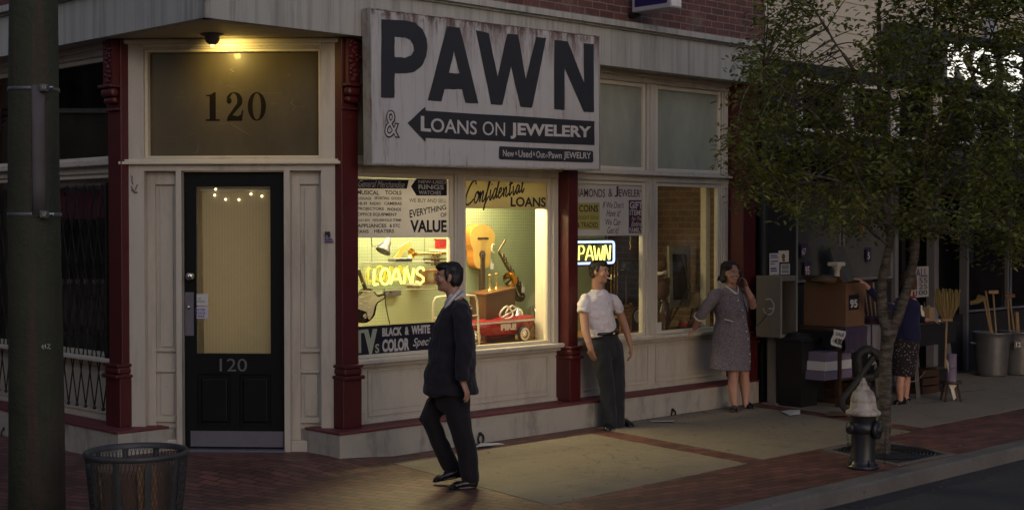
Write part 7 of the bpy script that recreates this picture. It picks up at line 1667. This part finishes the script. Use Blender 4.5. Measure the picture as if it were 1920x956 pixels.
LIMBS = [
 ([(1655, 850, 0), (1657, 800, 0), (1660, 740, 0), (1662, 680, 0), (1664, 625, 0)], [.085, .068, .064, .064, .070]),
 ([(1664, 640, 0), (1656, 590, 0), (1651, 540, 0), (1658, 490, .0), (1666, 430, .05), (1655, 350, .1), (1645, 230, .15), (1650, 80, .2), (1640, -120, .2)], [.05, .050, .048, .045, .042, .036, .028, .020, .012]),
 ([(1664, 645, 0), (1684, 590, -.02), (1700, 540, -.05), (1712, 490, -.08), (1718, 430, -.1), (1728, 330, -.1), (1738, 200, -.1), (1750, 40, -.1), (1760, -130, 0)], [.052, .055, .050, .047, .044, .036, .028, .020, .012]),
 ([(1666, 430, .05), (1630, 370, -.1), (1590, 300, -.3), (1540, 230, -.5), (1480, 180, -.7), (1430, 130, -.8)], [.03, .026, .022, .018, .012, .007]),
 ([(1640, 385, -.05), (1570, 340, -.2), (1490, 325, -.3), (1410, 320, -.35)], [.02, .016, .011, .006]),
 ([(1645, 230, .15), (1600, 130, .1), (1560, 75, .0), (1530, 20, .0), (1500, -60, 0)], [.02, .017, .013, .010, .006]),
 ([(1590, 300, -.3), (1530, 330, -.6), (1480, 375, -.8)], [.014, .010, .006]),
 ([(1718, 430, -.1), (1765, 350, -.3), (1830, 290, -.5), (1910, 255, -.6), (1990, 230, -.6)], [.03, .026, .020, .015, .010]),
 ([(1740, 390, -.2), (1800, 400, -.5), (1870, 430, -.8), (1940, 450, -1)], [.018, .015, .011, .007]),
 ([(1728, 330, -.1), (1790, 200, .2), (1850, 90, .4), (1900, -40, .5)], [.022, .018, .014, .009]),
 ([(1655, 350, .1), (1610, 260, .5), (1560, 200, .9), (1500, 130, 1.2)], [.02, .016, .012, .007]),
 ([(1728, 330, -.1), (1760, 280, .5), (1830, 230, 1.0), (1930, 180, 1.3)], [.02, .016, .012, .008]),
 ([(1700, 470, -.05), (1720, 440, -.5), (1750, 420, -.9), (1790, 450, -1.2)], [.014, .012, .009, .005]),
 ([(1660, 460, 0), (1620, 420, -.4), (1580, 400, -.7), (1545, 430, -.9)], [.014, .011, .008, .005])]
b = MB(); nodes = []
for pts, rs_ in LIMBS:
    P_ = [TP(*p) for p in pts]
    if pts[0][1] > 840: P_[0] = Vector((base.x, base.y, -.02))
    sp = spline(P_, 5); n_ = len(sp); rr_ = [rs_[min(len(rs_) - 1, int(i / 5))] * (1 - (i / 5) % 1) + rs_[min(len(rs_) - 1, int(i / 5) + 1)] * ((i / 5) % 1) for i in range(n_)]
    sp = [p + Vector((noise.noise(p * 3), noise.noise(p * 3 + Vector((5, 0, 0))), 0)) * .03 for p in sp]
    b.limb(sp, [.9 * q_ for q_ in rr_], 12); nodes += [p for p, r_ in zip(sp, rr_) if r_ < .034]
b.fuse('trunk', M['bark'], tree, .011, 1, wrinkle(.010, 9, 30, .7))
POLY = [(1445, -150), (1408, 60), (1388, 110), (1405, 150), (1372, 200), (1364, 330), (1400, 392), (1440, 365), (1500, 408), (1560, 425), (1600, 440), (1640, 395), (1690, 440), (1740, 425), (1790, 485), (1850, 468), (1900, 500), (2060, 460), (2100, 200), (2050, -150)]
def inside(x, y):
    c = False; j = len(POLY) - 1
    for i in range(len(POLY)):
        (xi, yi), (xj, yj) = POLY[i], POLY[j]
        if (yi > y) != (yj > y) and x < (xj - xi) * (y - yi) / (yj - yi) + xi: c = not c
        j = i
    return c
def dens(x, y):
    d = .95
    for cx, cy, rx, ry, k in ((1545, 95, 95, 60, .9), (1500, 20, 70, 50, .7), (1700, 40, 120, 45, .3), (1530, 215, 70, 45, .5), (1600, 20, 60, 60, .5), (1860, 40, 60, 40, .45), (1850, 115, 75, 55, .45), (1490, 345, 40, 30, .5), (1640, 330, 40, 25, .3), (1700, 370, 50, 20, .3), (1560, 410, 40, 25, .3), (1640, 430, 35, 25, .5)):
        q_ = ((x - cx) / rx) ** 2 + ((y - cy) / ry) ** 2
        if q_ < 1: d *= 1 - k * (1 - q_) ** .5
    return d
from mathutils.kdtree import KDTree
KT = KDTree(len(nodes))
for i, p in enumerate(nodes): KT.insert(p, i)
KT.balance()
LV, LF = [], []; tw = MB(); berries = MB(); cl = 0; tries = 0
while cl < 760 and tries < 9000:
    tries += 1; x = rt.uniform(1362, 2090); y = rt.uniform(-140, 500)
    if not inside(x, y) or rt.random() > dens(x, y): continue
    dy = rt.gauss(0, .75); dy = max(-1.5, min(1.6, dy))
    c = TP(x, y, dy)
    nr = KT.find(c)[0]
    d = c - nr
    if d.length > 1.3: continue
    cl += 1
    mid = nr.lerp(c, .55) + Vector((rt.uniform(-.05, .05), rt.uniform(-.05, .05), .06)) * d.length
    path = spline([nr, mid, c + Vector((0, 0, -.02))], 4); tw.tube(path, [.0065 - .004 * i / 8 for i in range(len(path))], 4, cap=False)
    ax = d.normalized() if d.length > .02 else Vector((0, 0, 1))
    for k in range(rt.randint(32, 50)):
        f = rt.random() ** .7; p = path[min(len(path) - 1, int(f * (len(path) - 1) * .99) + (1 if f > .4 else 0))] if rt.random() < .35 else c
        p = p + Vector((rt.gauss(0, .085), rt.gauss(0, .085), rt.gauss(0, .065)))
        a = rt.uniform(0, 6.283); dr = Vector((math.cos(a), math.sin(a), rt.uniform(-.9, .35))).normalized(); s_ = dr.cross(Vector((rt.uniform(-.5, .5), rt.uniform(-.5, .5), 1))).normalized(); nm = s_.cross(dr)
        L_ = rt.uniform(.046, .078); w_ = L_ * rt.uniform(.22, .30)
        n0 = len(LV); LV += [p, p + dr * (L_ * .35) + s_ * w_ + nm * .004, p + dr * (L_ * .75) + s_ * (w_ * .7) + nm * .002, p + dr * L_ - nm * .006, p + dr * (L_ * .75) - s_ * (w_ * .7) + nm * .002, p + dr * (L_ * .35) - s_ * w_ + nm * .004]
        LF += [(n0, n0 + 1, n0 + 2, n0 + 3), (n0, n0 + 3, n0 + 4, n0 + 5)]
    if rt.random() < .3:
        for k in range(rt.randint(3, 7)):
            p = c + Vector((rt.gauss(0, .06), rt.gauss(0, .06), rt.gauss(0, .05))); berries.ball(p, .008, 4)
me = bpy.data.meshes.new('crown'); me.from_pydata(LV, [], LF); link_mesh(me, 'crown', M['leaf'], tree)
tw.build('twigs', M['bark'], tree, fix=False)
o = berries.build('berries', mat('red_berries', (.11, .012, .01), .35), tree, True); o['kind'] = 'stuff'

# the neighbouring street trees, just outside the picture: they shade both ends and show in the window glass
for lab, loc, rz in (('leafy street tree beyond the left edge of the picture', (-6.9, 9.0, 0), 2.2), ('leafy street tree beyond the right edge of the picture', (8.55, 17.3, 0), 4.0)):
    r_ = tree.copy(); COL.objects.link(r_); m_ = Matrix.Translation(loc) @ Matrix.Rotation(rz, 4, 'Z'); r_.matrix_world = m_; r_['label'] = lab
    for ch in list(tree.children):
        c = ch.copy(); COL.objects.link(c); c.parent = r_
for o_ in [o_ for o_ in scene.objects if o_.name.startswith('street_tree')]: o_['group'] = 'street trees along the kerb'
